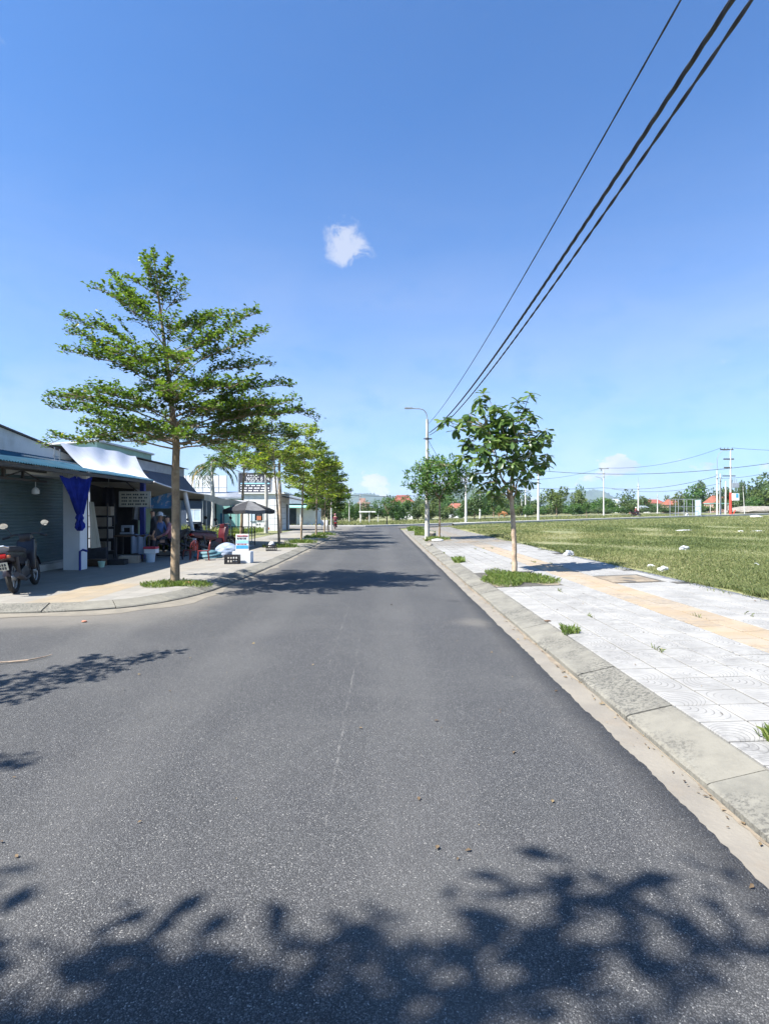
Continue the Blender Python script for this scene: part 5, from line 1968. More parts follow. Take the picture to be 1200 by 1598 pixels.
    mb.bevbox((-6.39, 15.6, 0.42), (0.32, 0.24, 0.12), 0.012)
    mb.build('tray', MT['foam'], c)
    mb = MB()
    mb.bevbox((-6.40, 15.6, 0.51), (0.34, 0.26, 0.06), 0.015)
    mb.build('lid', MT['signred'], c)
    # low clutter
    for k, (x, yy, sx, sy, sz, m, lab) in enumerate(((-7.35, 14.5, 0.4, 0.3, 0.18, 'wood', 'low wooden crate by the white pillar'), (-7.0, 14.9, 0.45, 0.3, 0.14, 'blackplastic', 'flat black box on the shop floor'), (-6.9, 15.4, 0.5, 0.3, 0.2, 'cardboard', 'low brown carton under the work table'), (-7.7, 15.2, 0.5, 0.4, 0.42, 'darkcloth', 'dark bale of cloth at the back of the open bay'))):
        cr = MB()
        cr.bevbox((x, yy, 0.11 + sz / 2), (sx, sy, sz), 0.012, 0.1 * k)
        if m == 'wood':
            for q in range(3):
                cr.box(x - sx / 2 - 0.012, x + sx / 2 + 0.012, yy - sy / 2 - 0.016, yy - sy / 2, 0.12 + q * 0.06, 0.16 + q * 0.06)
        o = cr.build('storage_box', MT[m])
        tag(o, lab, 'box')
    mb = MB()
    mb.lathe([(0.06, 0.11), (0.085, 0.25), (0.09, 0.26), (0.075, 0.25), (0.055, 0.13)], (-7.05, 14.15, 0), 14)
    o = mb.build('plastic_pot', MT['green'], None, True)
    tag(o, 'small pale green plastic pot beside the white pillar', 'pot')
    # hammock between posts
    h = thing('hammock', 'dark cloth hammock slung under the canvas awning', 'hammock', (-6.6, 17.6, 0.11))
    cloth(lambda u, v: (-7.1 + 1.0 * u, 17.6 + 0.5 * (v - 0.5), 0.98 - 0.42 * math.sin(math.pi * u) - 0.10 * math.sin(math.pi * v) * math.sin(math.pi * u)), 18, 8, 'bed', MT['darkcloth'], h)
    mb = MB()
    for x in (-7.12, -6.08):
        mb.tube([(x, 17.3, 0.1), (x, 17.6, 1.0), (x, 17.9, 0.1)], 0.018, 6)
    mb.tube([(-7.12, 17.6, 0.14), (-6.08, 17.6, 0.14)], 0.018, 6)
    mb.build('stand', MT['darksteel'], h)


shop_goods()


def canvas_awnings():
    t = thing('canvas_awning', 'beige canvas awning stretched between the shop and leaning white post', 'awning', (-7.5, 19, 2.0))
    A, B, C, D = [Vector(p) for p in ((-6.86, 16.9, 2.40), (-6.15, 22.0, 2.02), (-9.2, 23.6, 2.02), (-9.2, 17.1, 2.42))]

    def f(u, v):
        p = A.lerp(B, u).lerp(D.lerp(C, u), v)
        p.z -= 0.12 * math.sin(math.pi * u) * (0.4 + 0.6 * math.sin(math.pi * min(1, v + 0.1))) + 0.015 * math.sin(9 * u + 4 * v)
        return p
    cloth(f, 26, 14, 'sheet', MT['canvas'], t)
    mb = MB()
    mb.tube([f(u, 0) + Vector((0.01, 0, 0.012)) for u in np.linspace(0, 1, 20)], 0.022, 6)
    mb.build('hem', MT['tarpwhite'], t, True)
    mb = MB()
    p0 = f(0.42, 0.05)
    mb.tube([p0, (-6.35, 19.3, 0.1)], [0.075, 0.06], 10)
    mb.build('leaning_post', MT['white'], t, True)
    mb = MB()
    mb.tube([f(0.98, 0.02), (-6.2, 22.0, 0.1)], 0.014, 6)
    mb.tube([f(0.6, 0.75), (-8.4, 20.7, 0.1)], 0.02, 6)
    mb.build('prop', MT['steel'], t)
    t2 = thing('canvas_awning', 'grey canvas awning beyond the beige one, drooping at the front', 'awning', (-7.5, 24, 2.0))
    A2, B2, C2, D2 = [Vector(p) for p in ((-6.2, 19.6, 2.12), (-5.7, 25.4, 1.95), (-10.0, 27.5, 2.1), (-10.2, 21.6, 2.18))]

    def f2(u, v):
        p = A2.lerp(B2, u).lerp(D2.lerp(C2, u), v)
        p.z += 0.10 * math.sin(math.pi * v) - 0.06 * math.sin(math.pi * u) + 0.02 * math.sin(16 * u + 3 * v)
        return p
    cloth(f2, 30, 14, 'sheet', MT['canvasgrey'], t2)
    cloth(lambda u, v: f2(u, 0) + Vector((0.01 * math.sin(20 * u), -0.005, -0.26 * v * (0.8 + 0.2 * math.sin(5 * u)))), 30, 4, 'valance', MT['canvas'], t2)
    mb = MB()
    for u in (0.08, 0.5, 0.96):
        q = f2(u, 0.03)
        mb.tube([q, (q.x, q.y, 0.1)], 0.018, 6)
    mb.build('props', MT['steel'], t2)


canvas_awnings()


def umbrella():
    c = Vector((-5.32, 22.4, 0.11))
    root = thing('parasol', 'black and grey market parasol standing at the pavement edge', 'parasol', c)
    mb = MB(local=True)
    mb.tube([(0, 0, 0), (0, 0, 1.85)], 0.02, 8)
    mb.lathe([(0.22, 0), (0.22, 0.06), (0.05, 0.09)], n=14)
    mb.build('pole', MT['steel'], root, True)
    n, r, zt, ze = 8, 1.02, 1.84, 1.47
    for k in range(n):
        a0, a1 = 2 * math.pi * (k + 0.15) / n, 2 * math.pi * (k + 1.15) / n
        mb = MB(local=True)

        def panel(u, v, a0=a0, a1=a1):
            a = a0 + (a1 - a0) * u
            # straight between the ribs, slightly hollow
            p0 = Vector((math.cos(a0), math.sin(a0), 0)) * r * v
            p1 = Vector((math.cos(a1), math.sin(a1), 0)) * r * v
            p = p0.lerp(p1, u)
            z = zt - (zt - ze) * v ** 1.15 - 0.03 * math.sin(math.pi * u) * v
            return (p.x, p.y, z)
        mb.grid(panel, 5, 6)
        mb.grid(lambda u, v: tuple(Vector(panel(u, 1.0)) + Vector((0, 0, -0.13 * v))), 5, 1)
        mb.build('panel', MT['umbblack'] if k % 2 else MT['umbgrey'], root)
    mb = MB(local=True)
    for k in range(n):
        a = 2 * math.pi * (k + 0.15) / n
        mb.tube([(0, 0, zt - 0.02), (math.cos(a) * r, math.sin(a) * r, ze - 0.01)], 0.007, 4)
        mb.tube([(0, 0, 1.3), (math.cos(a) * r * .5, math.sin(a) * r * .5, zt - (zt - ze) * .45 - 0.01)], 0.006, 4)
    mb.build('ribs', MT['steel'], root)


umbrella()


def board_on_box():
    y = 15.35
    b = MB()
    b.bevbox((-3.83, y + 0.12, 0.11 + 0.155), (0.50, 0.36, 0.31), 0.02)
    o = b.build('foam_box', MT['foam'])
    tag(o, 'white foam box carrying the small advertising board', 'box')
    s = thing('advertising_board', 'small white and blue advertising board with red heading', 'sign', (-3.82, y + 0.02, 0.42))
    mb = MB()
    mb.box(-3.995, -3.645, y, y + 0.025, 0.425, 0.90)
    mb.build('board', MT['signwhite'], s)
    mb = MB()
    mb.box(-3.985, -3.655, y - 0.004, y, 0.50, 0.59)
    mb.build('blue_band', MT['signblue'], s)
    mb = MB()
    mb.box(-3.985, -3.655, y - 0.004, y, 0.645, 0.73)
    mb.build('cyan_band', MT['signcyan'], s)
    mb = MB()
    mb.box(-3.995, -3.645, y + 0.10, y + 0.12, 0.425, 0.5)
    mb.tube([(-3.9, y + 0.02, 0.8), (-3.9, y + 0.2, 0.425)], 0.01, 5)
    mb.tube([(-3.74, y + 0.02, 0.8), (-3.74, y + 0.2, 0.425)], 0.01, 5)
    mb.build('stand', MT['wood'], s)
    lettering('THANH ĐOAN', 0.07, MT['signred'], (-3.82, y - 0.004, 0.845), s, 0.30)
    word_rows(s, 'print', -3.96, -3.68, 0.745, 0.81, y - 0.003, 1, MT['ink'], 5, 0.7)
    word_rows(s, 'print', -3.96, -3.68, 0.605, 0.64, y - 0.003, 1, MT['signred'], 6, 0.6)

    def crate(label, c, s3, rz=0.0):
        root = thing('plastic_crate', label, 'crate', c, rz, 'black plastic crates')
        w, d, h = s3
        bt = MB(local=True)
        bt.box(-w / 2, w / 2, -d / 2, d / 2, 0, 0.015)
        bt.build('base', MT['blackplastic'], root)
        for sgn in (-1, 1):
            for ax in (0, 1):
                mb = MB(local=True)
                L = w if ax == 0 else d
                off = (d if ax == 0 else w) / 2 * sgn

                def bar(u0, u1, z0, z1):
                    if ax == 0:
                        mb.box(u0, u1, off - 0.008, off + 0.008, z0, z1)
                    else:
                        mb.box(off - 0.008, off + 0.008, u0, u1, z0, z1)
                bar(-L / 2, L / 2, h - 0.045, h)
                bar(-L / 2, L / 2, 0.0, 0.03)
                bar(-L / 2, L / 2, h * 0.45, h * 0.45 + 0.02)
                for k in range(6):
                    u = -L / 2 + L * k / 5
                    bar(max(-L / 2, u - 0.012), min(L / 2, u + 0.012), 0.03, h - 0.045)
                mb.build('side', MT['blackplastic'], root)
        return root
    crate('black plastic crate in front of the white foam box', (-4.02, 15.1, 0.112), (0.36, 0.24, 0.24))
    crate('black plastic crate with a white bag at the thin tree', (-3.98, 20.2, 0.112), (0.36, 0.30, 0.22), 0.15)


board_on_box()


def lump(name, label, cat, c, s, mat, seed, amp=0.3, flat=True, group=None, sub=3, rz=0.0):
    """crumpled bag, stone or rag"""
    r = np.random.default_rng(seed)
    bm = bmesh.new()
    bmesh.ops.create_icosphere(bm, subdivisions=sub, radius=1.0)
    K = [(r.normal(0, 2.2, 3), r.uniform(0, 6.28), r.uniform(0.3, 1)) for _ in range(8)] + [(r.normal(0, 6.5, 3), r.uniform(0, 6.28), r.uniform(0.2, 0.5)) for _ in range(6)]
    for v in bm.verts:
        n = sum(w * math.sin(float(np.dot(k, v.co)) + p) for k, p, w in K) / 3.5
        v.co *= 1 + amp * n
        if flat and v.co.z < -0.45:
            v.co.z = -0.45
        v.co = Vector((v.co.x * s[0] * 0.85, v.co.y * s[1] * 0.85, (v.co.z + 0.45) * s[2] * 0.8))
    me = bpy.data.meshes.new(name)
    bm.to_mesh(me)
    bm.free()
    me.materials.append(mat)
    o = put(name, me, None, c)
    o.rotation_euler = (0, 0, rz)
    tag(o, label, cat, group)
    return o


lump('plastic_bag', 'crumpled white bag in the crate by the thin tree', 'bag', (-3.98, 20.2, 0.24), (0.13, 0.11, 0.17), MT['plastic'], 3)
mound = lump('covered_goods', 'blue grey tarpaulin heaped over goods on the left pavement', 'tarpaulin', (-4.85, 17.6, 0.112), (0.44, 0.36, 0.36), MT['tarpblue'], 8, 0.26, sub=4)
lump('covered_goods', 'dark teal tarpaulin bundle in front of the motorbike', 'tarpaulin', (-5.25, 17.0, 0.112), (0.46, 0.3, 0.20), MT['tarpteal'], 9, 0.28, sub=4)


def plastic_chair(label, loc, rz):
    root = thing('plastic_chair', label, 'chair', loc, rz, 'red plastic chairs on the left pavement')
    w, d, sh, bh = 0.30, 0.29, 0.27, 0.56
    mb = MB(local=True)
    mb.bevbox((0, 0, sh), (d, w, 0.022), 0.008)
    mb.build('seat', MT['redplastic'], root, True)
    for sx in (-1, 1):
        for sy in (-1, 1):
            mb = MB(local=True)
            mb.tube([(sx * (d / 2 - 0.02), sy * (w / 2 - 0.02), sh), (sx * (d / 2 + 0.015), sy * (w / 2 + 0.012), 0)], [0.02, 0.015], 6)
            mb.build('leg', MT['redplastic'], root)
    mb = MB(local=True)
    arch = [(-d / 2, -w / 2 + 0.015, sh)] + [(-d / 2 - 0.05 * (0.4 + 0.6 * math.sin(a)), -math.cos(a) * (w / 2 - 0.015), sh + 0.13 + (bh - sh - 0.13) * math.sin(a)) for a in np.linspace(0, math.pi, 11)] + [(-d / 2, w / 2 - 0.015, sh)]
    mb.tube(arch, 0.014, 6)
    mb.build('back_frame', MT['redplastic'], root, True)
    for k in range(3):
        y = (k - 1) * 0.065
        mb = MB(local=True)
        mb.box(-d / 2 - 0.045, -d / 2 - 0.032, y - 0.016, y + 0.016, sh, bh - 0.02 - abs(k - 1) * 0.02)
        mb.build('slat', MT['redplastic'], root)
    return root


plastic_chair('red plastic chair standing alone right of the big tree trunk', (-5.62, 16.5, 0.112), R(150))
plastic_chair('red plastic chair in front of the parked motorbike', (-5.15, 16.2, 0.112), R(200))


def stool():
    root = thing('plastic_stool', 'low dark stool beside the big tree trunk', 'stool', (-5.95, 16.3, 0.112))
    mb = MB(local=True)
    mb.bevbox((0, 0, 0.26), (0.26, 0.26, 0.025), 0.008)
    mb.build('seat', MT['darkcloth'], root)
    for sx in (-1, 1):
        for sy in (-1, 1):
            mb = MB(local=True)
            mb.tube([(sx * 0.10, sy * 0.10, 0.25), (sx * 0.13, sy * 0.13, 0)], [0.02, 0.015], 6)
            mb.build('leg', MT['darkcloth'], root)
    mb = MB(local=True)
    for s in (-1, 1):
        mb.box(-0.11, 0.11, s * 0.115 - 0.008, s * 0.115 + 0.008, 0.11, 0.13)
    mb.build('stretcher', MT['darkcloth'], root)


stool()


def rail_rack():
    root = thing('metal_rack', 'dark steel pipe rack on the grass behind the parasol', 'rack', (-6.4, 23.4, 0.1))
    x0, x1, y = -6.75, -5.35, 23.6
    mb = MB()
    for x in np.linspace(x0, x1, 4):
        mb.tube([(x, y, 0.1), (x, y, 0.88)], 0.02, 6)
    mb.build('uprights', MT['darksteel'], root)
    for z in (0.50, 0.66, 0.88):
        mb = MB()
        mb.tube([(x0 - 0.05, y - 0.03, z), (x1 + 0.05, y - 0.03, z)], 0.02, 6)
        mb.build('rail', MT['darksteel'], root)


rail_rack()


# ------------------------------------------------------------------ motorbikes
def profile(poly, w, bev):
    """side profile (x, z) given a width, with rounded edges"""
    bm = bmesh.new()
    vs = [bm.verts.new((x, -w / 2, z)) for x, z in poly]
    f = bm.faces.new(vs)
    r = bmesh.ops.extrude_face_region(bm, geom=[f])
    for v in r['geom']:
        if isinstance(v, bmesh.types.BMVert):
            v.co.y += w
    bmesh.ops.recalc_face_normals(bm, faces=bm.faces)
    bmesh.ops.bevel(bm, geom=list(bm.edges), offset=bev, segments=2, affect='EDGES', profile=0.6, clamp_overlap=True)
    bm.verts.index_update()
    out = ([v.co.copy() for v in bm.verts], [[v.index for v in f.verts] for f in bm.faces])
    bm.free()
    return out


def motorbike(label, loc, heading, paint, lean=R(7), group=None, plate=True):
    root = thing('motorbike', label, 'motorbike', loc, heading, group)
    root.rotation_euler = (lean, 0, heading)

    def wheel(x):
        w = thing_part('wheel', root)
        mb = MB(local=True)
        rr, tr = 0.232, 0.042
        vs, fs = [], []
        n, k = 28, 8
        for i in range(n):
            a = 2 * math.pi * i / n
            for j in range(k):
                b = 2 * math.pi * j / k
                q = rr + tr * math.cos(b)
                vs.append((x + q * math.cos(a), tr * 1.05 * math.sin(b), 0.274 + q * math.sin(a)))
        for i in range(n):
            for j in range(k):
                fs.append((i * k + j, ((i + 1) % n) * k + j, ((i + 1) % n) * k + (j + 1) % k, i * k + (j + 1) % k))
        mb.add(vs, fs)
        mb.build('tyre', MT['rubber'], w, True)
        mb = MB(local=True)
        for i in range(10):
            a = 2 * math.pi * i / 10
            mb.tube([(x + 0.03 * math.cos(a), 0, 0.274 + 0.03 * math.sin(a)), (x + 0.2 * math.cos(a + .15), 0, 0.274 + 0.2 * math.sin(a + .15))], 0.006, 4)
        mb.lathe([(0.045, -0.05), (0.06, -0.03), (0.06, 0.03), (0.045, 0.05)], (x, 0, 0.274), 12, axis='Y')
        ring = [(x + 0.197 * math.cos(a), 0, 0.274 + 0.197 * math.sin(a)) for a in np.linspace(0, 2 * math.pi, 25)]
        mb.tube(ring, 0.014, 6, cap=False)
        mb.build('rim', MT['steel'], w, True)
    wheel(0.0)
    wheel(1.22)
    mb = MB(local=True)
    mb.add(*profile([(-0.52, 0.66), (-0.40, 0.58), (0.05, 0.50), (0.30, 0.46), (0.52, 0.50), (0.56, 0.66), (0.20, 0.70), (-0.40, 0.74), (-0.54, 0.72)], 0.20, 0.03))
    mb.add(*profile([(0.40, 0.36), (0.72, 0.30), (0.86, 0.34), (0.80, 0.52), (0.50, 0.54)], 0.17, 0.03))
    mb.build('body', paint, root, True)
    mb = MB(local=True)
    mb.add(*profile([(0.78, 0.32), (0.86, 0.32), (0.98, 0.58), (1.08, 0.80), (1.02, 0.90), (0.90, 0.88), (0.82, 0.66)], 0.30, 0.04))
    mb.add(*profile([(0.88, 0.84), (1.06, 0.82), (1.10, 0.92), (1.00, 1.0), (0.88, 0.99)], 0.20, 0.03))
    mb.build('front_shield', paint, root, True)
    mb = MB(local=True)
    mb.add(*profile([(-0.42, 0.735), (0.10, 0.71), (0.50, 0.67), (0.54, 0.72), (0.20, 0.785), (-0.38, 0.82)], 0.23, 0.025))
    mb.build('seat', MT['darkcloth'], root, True)
    mb = MB(local=True)
    mb.add(*profile([(0.12, 0.22), (0.58, 0.22), (0.64, 0.36), (0.40, 0.44), (0.14, 0.38)], 0.20, 0.03))
    mb.build('engine', MT['blackplastic'], root, True)
    mb = MB(local=True)
    mb.tube([(1.22, -0.07, 0.274), (1.05, -0.07, 0.74)], 0.022, 6)
    mb.tube([(1.22, 0.07, 0.274), (1.05, 0.07, 0.74)], 0.022, 6)
    mb.build('fork', MT['darksteel'], root)
    for s in (-1, 1):
        mb = MB(local=True)
        mb.tube([(0, s * 0.10, 0.274), (-0.08, s * 0.11, 0.62)], 0.03, 8)
        mb.build('shock_absorber', MT['darksteel'], root)
    mb = MB(local=True)
    for x0, a0, a1 in ((1.22, 20, 150), (0.0, 60, 170)):
        fn = lambda u, v: (x0 + 0.305 * math.cos(R(a0 + (a1 - a0) * u)), (v - 0.5) * 0.12, 0.274 + 0.305 * math.sin(R(a0 + (a1 - a0) * u)) - 0.02 * abs(v - 0.5) * 2)
        mb.grid(fn, 10, 4)
    mb.build('mudguard', paint, root, True)
    mb = MB(local=True)
    mb.tube([(0.92, -0.33, 0.94), (0.96, -0.18, 0.985), (0.99, 0, 0.98), (0.96, 0.18, 0.985), (0.92, 0.33, 0.94)], 0.016, 8)
    hb = mb.build('handlebar', MT['darksteel'], root, True)
    for s in (-1, 1):
        mb = MB(local=True)
        mb.tube([(0.89, s * 0.36, 0.93), (0.935, s * 0.25, 0.955)], 0.022, 8)
        mb.build('grip', MT['blackplastic'], hb, True)
        mr = thing_part('mirror', root)
        mb = MB(local=True)
        mb.tube([(0.95, s * 0.22, 0.98), (0.97, s * 0.27, 1.08), (0.97, s * 0.31, 1.13)], 0.007, 6)
        mb.build('stem', MT['darksteel'], mr, True)
        T = Matrix.Translation((0.965, s * 0.34, 1.165)) @ Matrix.Rotation(R(-14), 4, 'Y') @ Matrix.Rotation(R(s * 10), 4, 'Z')
        mb = MB(local=True)
        prof = [(0.0, 0.02), (0.05, 0.016), (0.072, 0.0), (0.072, -0.006)]
        vs, fs = [], []
        for r_, h_ in prof:
            for k in range(16):
                a = 2 * math.pi * k / 16
                vs.append((h_, r_ * 1.05 * math.cos(a), r_ * 0.78 * math.sin(a)))
        for i in range(3):
            for k in range(16):
                fs.append((i * 16 + k, i * 16 + (k + 1) % 16, (i + 1) * 16 + (k + 1) % 16, (i + 1) * 16 + k))
        mb.add(vs, fs, T)
        mb.build('housing', MT['blackplastic'], mr, True)
        mb = MB(local=True)
        mb.add([(-0.007, 0.068 * 1.05 * math.cos(2 * math.pi * k / 16), 0.068 * .78 * math.sin(2 * math.pi * k / 16)) for k in range(16)], [tuple(range(16))], T)
        mb.build('glass', MT['mirror'], mr)
    mb = MB(local=True)
    mb.bevbox((-0.545, 0, 0.665), (0.06, 0.20, 0.07), 0.015)
    mb.build('tail_light', MT['redlens'], root, True)
    for s in (-1, 1):
        mb = MB(local=True)
        mb.bevbox((-0.53, s * 0.125, 0.655), (0.06, 0.045, 0.045), 0.012)
        mb.build('indicator', MT['orange'], root, True)
    if plate:
        mb = MB(local=True)
        T = Matrix.Translation((-0.50, 0, 0.50)) @ Matrix.Rotation(R(-22), 4, 'Y')
        mb.box(-0.006, 0.006, -0.095, 0.095, -0.07, 0.07, T)
        p = mb.build('licence_plate', MT['plate'], root)
        mb = MB(local=True)
        for zr in (0.028, -0.032):
            for k in range(4):
                mb.box(-0.009, -0.006, -0.07 + k * 0.037, -0.046 + k * 0.037, zr - 0.022, zr + 0.022, T)
        mb.build('digits', MT['ink'], p)
    mb = MB(local=True)
    mb.tube([(0.55, -0.11, 0.24), (0.2, -0.14, 0.20), (-0.05, -0.15, 0.26), (-0.35, -0.155, 0.34)], [0.02, 0.024, 0.045, 0.045], 10)
    mb.build('exhaust', MT['darksteel'], root, True)
    mb = MB(local=True)
    mb.tube([(-0.44, -0.11, 0.80), (-0.55, -0.08, 0.83), (-0.55, 0.08, 0.83), (-0.44, 0.11, 0.80)], 0.013, 6)
    mb.build('grab_rail', MT['chrome'], root, True)
    mb = MB(local=True)
    mb.tube([(0.42, 0.08, 0.26), (0.34, 0.22, 0.03)], 0.012, 6)
    mb.build('side_stand', MT['darksteel'], root)
    return root


def thing_part(name, parent):
    o = bpy.data.objects.new(name, None)
    o.empty_display_size = 0.05
    col.objects.link(o)
    o.parent = parent
    return o


motorbike('dark scooter parked in front of the closed shutter', (-6.27, 9.62, 0.112), math.atan2(1.15, -0.36), MT['blackpaint'], R(-6))
motorbike('maroon motorbike parked beside the red plastic chairs', (-5.75, 18.2, 0.112), R(62), MT['maroon'], R(-6))
motorbike('dark motorbike half hidden behind the maroon one', (-6.6, 18.7, 0.112), R(75), MT['blackpaint'], R(-6))


# ------------------------------------------------------------------ people
def person(label, loc, rz, pose, shirt, trousers, hat=None, scale=1.0):
    J = {}
    if pose == 'ride':
        J.update(pelvis=(0, 0, .80), belly=(.03, 0, .97), chest=(.08, 0, 1.19), neck=(.11, 0, 1.35), jaw=(.14, 0, 1.43), crown=(.13, 0, 1.56))
        arm = ((.08, .17, 1.27), (.22, .25, 1.05), (.44, .26, .97), (.50, .26, .96))
        leg = ((.03, .09, .78), (.42, .16, .68), (.36, .15, .30), (.50, .16, .27))
    elif pose == 'stand':
        J.update(pelvis=(0, 0, .90), belly=(0, 0, 1.08), chest=(.02, 0, 1.30), neck=(.02, 0, 1.47), jaw=(.04, 0, 1.55), crown=(.03, 0, 1.68))
        arm = ((.0, .18, 1.39), (-.02, .23, 1.12), (.06, .22, .88), (.09, .21, .80))
        leg = ((.0, .09, .87), (.03, .10, .48), (-.02, .10, .08), (.12, .11, .03))
    else:
        J.update(pelvis=(0, 0, .46), belly=(.0, 0, .63), chest=(.05, 0, .86), neck=(.09, 0, 1.02), jaw=(.13, 0, 1.10), crown=(.11, 0, 1.23))
        arm = ((.04, .17, .94), (.13, .23, .70), (.34, .16, .60), (.41, .13, .59))
        leg = ((.03, .09, .44), (.43, .12, .44), (.40, .12, .07), (.54, .13, .03))
    V = [J[k] for k in ('pelvis', 'belly', 'chest', 'neck', 'jaw', 'crown')]
    Rr = [.135, .125, .145, .052, .078, .088]
    E = [(0, 1), (1, 2), (2, 3), (3, 4), (4, 5)]
    part = ['t', 's', 's', 'k', 'k', 'h']
    for s in (-1, 1):
        prev = 2
        for i, p in enumerate(arm):
            V.append((p[0], p[1] * s, p[2]))
            Rr.append((.062, .044, .032, .036)[i])
            part.append(('s', 's', 'k', 'k')[i])
            E.append((prev, len(V) - 1))
            prev = len(V) - 1
        hand = prev
        hx, hy, hz = V[hand]
        for f in range(4):
            L = (.06, .072, .068, .052)[f]
            oy = (f - 1.5) * 0.018
            V.append((hx + L * 0.6, hy + oy, hz - 0.012))
            V.append((hx + L, hy + oy, hz - 0.038))
            Rr += [.0095, .008]
            part += ['k', 'k']
            E += [(hand, len(V) - 2), (len(V) - 2, len(V) - 1)]
        V.append((hx + 0.02, hy - s * 0.045, hz - 0.01))
        V.append((hx + 0.045, hy - s * 0.05, hz - 0.025))
        Rr += [.012, .010]
        part += ['k', 'k']
        E += [(hand, len(V) - 2), (len(V) - 2, len(V) - 1)]
        prev = 0
        for i, p in enumerate(leg):
            V.append((p[0], p[1] * s, p[2]))
            Rr.append((.095, .065, .044, .036)[i])
            part.append(('t', 't', 't', 'k')[i])
            E.append((prev, len(V) - 1))
            prev = len(V) - 1
    me = bpy.data.meshes.new('body_cage')
    me.from_pydata(V, E, [])
    ob = bpy.data.objects.new('body_cage', me)
    col.objects.link(ob)
    md = ob.modifiers.new('skin', 'SKIN')
    md.use_smooth_shade = True
    for i, r in enumerate(Rr):
        me.skin_vertices[0].data[i].radius = (r, r)
        me.skin_vertices[0].data[i].use_root = (i == 0)
    sm = ob.modifiers.new('sub', 'SUBSURF')
    sm.levels = sm.render_levels = 1
    dg = bpy.context.evaluated_depsgraph_get()
    m2 = bpy.data.meshes.new_from_object(ob.evaluated_get(dg))
    bpy.data.objects.remove(ob)
    m2.materials.clear()
    for m in (shirt, trousers, MT['skin'], MT['hair']):
        m2.materials.append(m)
    VV = np.array(V)
    idx = {'s': 0, 't': 1, 'k': 2, 'h': 2}
    cr, jw = np.array(J['crown']), np.array(J['jaw'])
    for p in m2.polygons:
        c = np.array(p.center)
        k = part[int(np.argmin(np.linalg.norm(VV - c, axis=1)))]
        p.material_index = idx[k]
        if c[2] > jw[2] + 0.07 and (c[0] < jw[0] + 0.03 or c[2] > cr[2] + 0.02):
            p.material_index = 3
    root = thing('person', label, 'person', loc, rz)
    put('body', m2, root)
    # face: nose, eyes, mouth and ears as small shapes
    mb = MB(local=True)
    hx, hz = jw[0] + 0.075, (jw[2] + cr[2]) / 2
    mb.add([(hx, -0.012, hz - 0.02), (hx, 0.012, hz - 0.02), (hx + 0.025, 0, hz - 0.022), (hx, 0, hz + 0.025)], [(0, 1, 2), (0, 2, 3), (1, 3, 2)])
    for s in (-1, 1):
        mb.lathe([(0.0, -0.012), (0.014, -0.006), (0.016, 0.006), (0.0, 0.012)], (jw[0] - 0.02, s * 0.085, hz), 8)
    mb.build('face', MT['skin'], root, True)
    mb = MB(local=True)
    for s in (-1, 1):
        mb.lathe([(0.0, -0.008), (0.010, 0), (0.0, 0.008)], (hx - 0.006, s * 0.032, hz + 0.018), 8)
    mb.box(hx - 0.012, hx - 0.002, -0.025, 0.025, hz - 0.052, hz - 0.044)
    mb.build('eyes', MT['hair'], root)
    if hat:
        mb = MB(local=True)
        mb.lathe([(0.105, -0.03), (0.108, 0.0), (0.095, 0.06), (0.05, 0.105), (0.0, 0.115)], (cr[0] - 0.01, 0, cr[2] - 0.03), 16)
        mb.box(cr[0] + 0.06, cr[0] + 0.18, -0.08, 0.08, cr[2] - 0.05, cr[2] - 0.035)
        mb.build('cap', hat, root, True)
    root.scale = (scale,) * 3
    return root


person('person with dark hair in a pinkish shirt sitting behind the big tree trunk', (-6.35, 16.95, 0.16), R(200), 'sit', MT['shirtpink'], MT['trousers'])
person('person in blue shirt and pale cap sitting in the open bay', (-7.25, 18.2, 0.20), R(-30), 'sit', MT['shirtblue'], MT['trousers'], MT['foam'])
person('person in dark clothes standing at the work table beside the blue post', (-6.72, 16.55, 0.112), R(215), 'stand', MT['darkcloth'], MT['trousers'], None, 0.86)
yy = 47.5
mbk = motorbike('small scooter ridden away at the far left of the road end', (-3.95, yy - 0.35, 0.045), R(96), MT['maroon'], 0.0, None, False)
mbk.scale = (0.82,) * 3
person('person in maroon riding away at the far end of the road', (-3.99, yy, 0.03), R(96), 'ride', MT['shirtmaroon'], MT['trousers'], MT['shirtpink'], 0.82)
X, Y = (992 - CX) / F * 92, 92
motorbike('tiny motorbike beside the pole on the far street', (X - 0.5, Y, gz(X, Y) + 0.04), R(10), MT['maroon'], 0.0, None, False)
person('distant rider in dark jacket and white helmet on the far street', (X - 0.05, Y + 0.08, gz(X, Y) + 0.04), R(10), 'ride', MT['shirtmaroon'], MT['trousers'], MT['white'])


# ------------------------------------------------------------------ houses behind the left pavement
def window_part(parent, x0, x1, z0, z1, y, name='window', pane='paleblue', frame='white', mull=1):
    mb = MB()
    t = 0.05
    mb.box(x0, x1, y - 0.03, y + 0.02, z1 - t, z1)
    mb.box(x0, x1, y - 0.03, y + 0.02, z0, z0 + t)
    mb.box(x0, x0 + t, y - 0.028, y + 0.02, z0 + t, z1 - t)
    mb.box(x1 - t, x1, y - 0.028, y + 0.02, z0 + t, z1 - t)
    for k in range(mull):
        xm = x0 + (x1 - x0) * (k + 1) / (mull + 1)
        mb.box(xm - 0.02, xm + 0.02, y - 0.026, y + 0.02, z0 + t, z1 - t)
    f = mb.build(name, MT[frame], parent)
    mb = MB()
    mb.box(x0 + 0.01, x1 - 0.01, y - 0.012, y + 0.006, z0 + 0.01, z1 - 0.01)
    mb.build('pane', MT[pane], f)
    return f


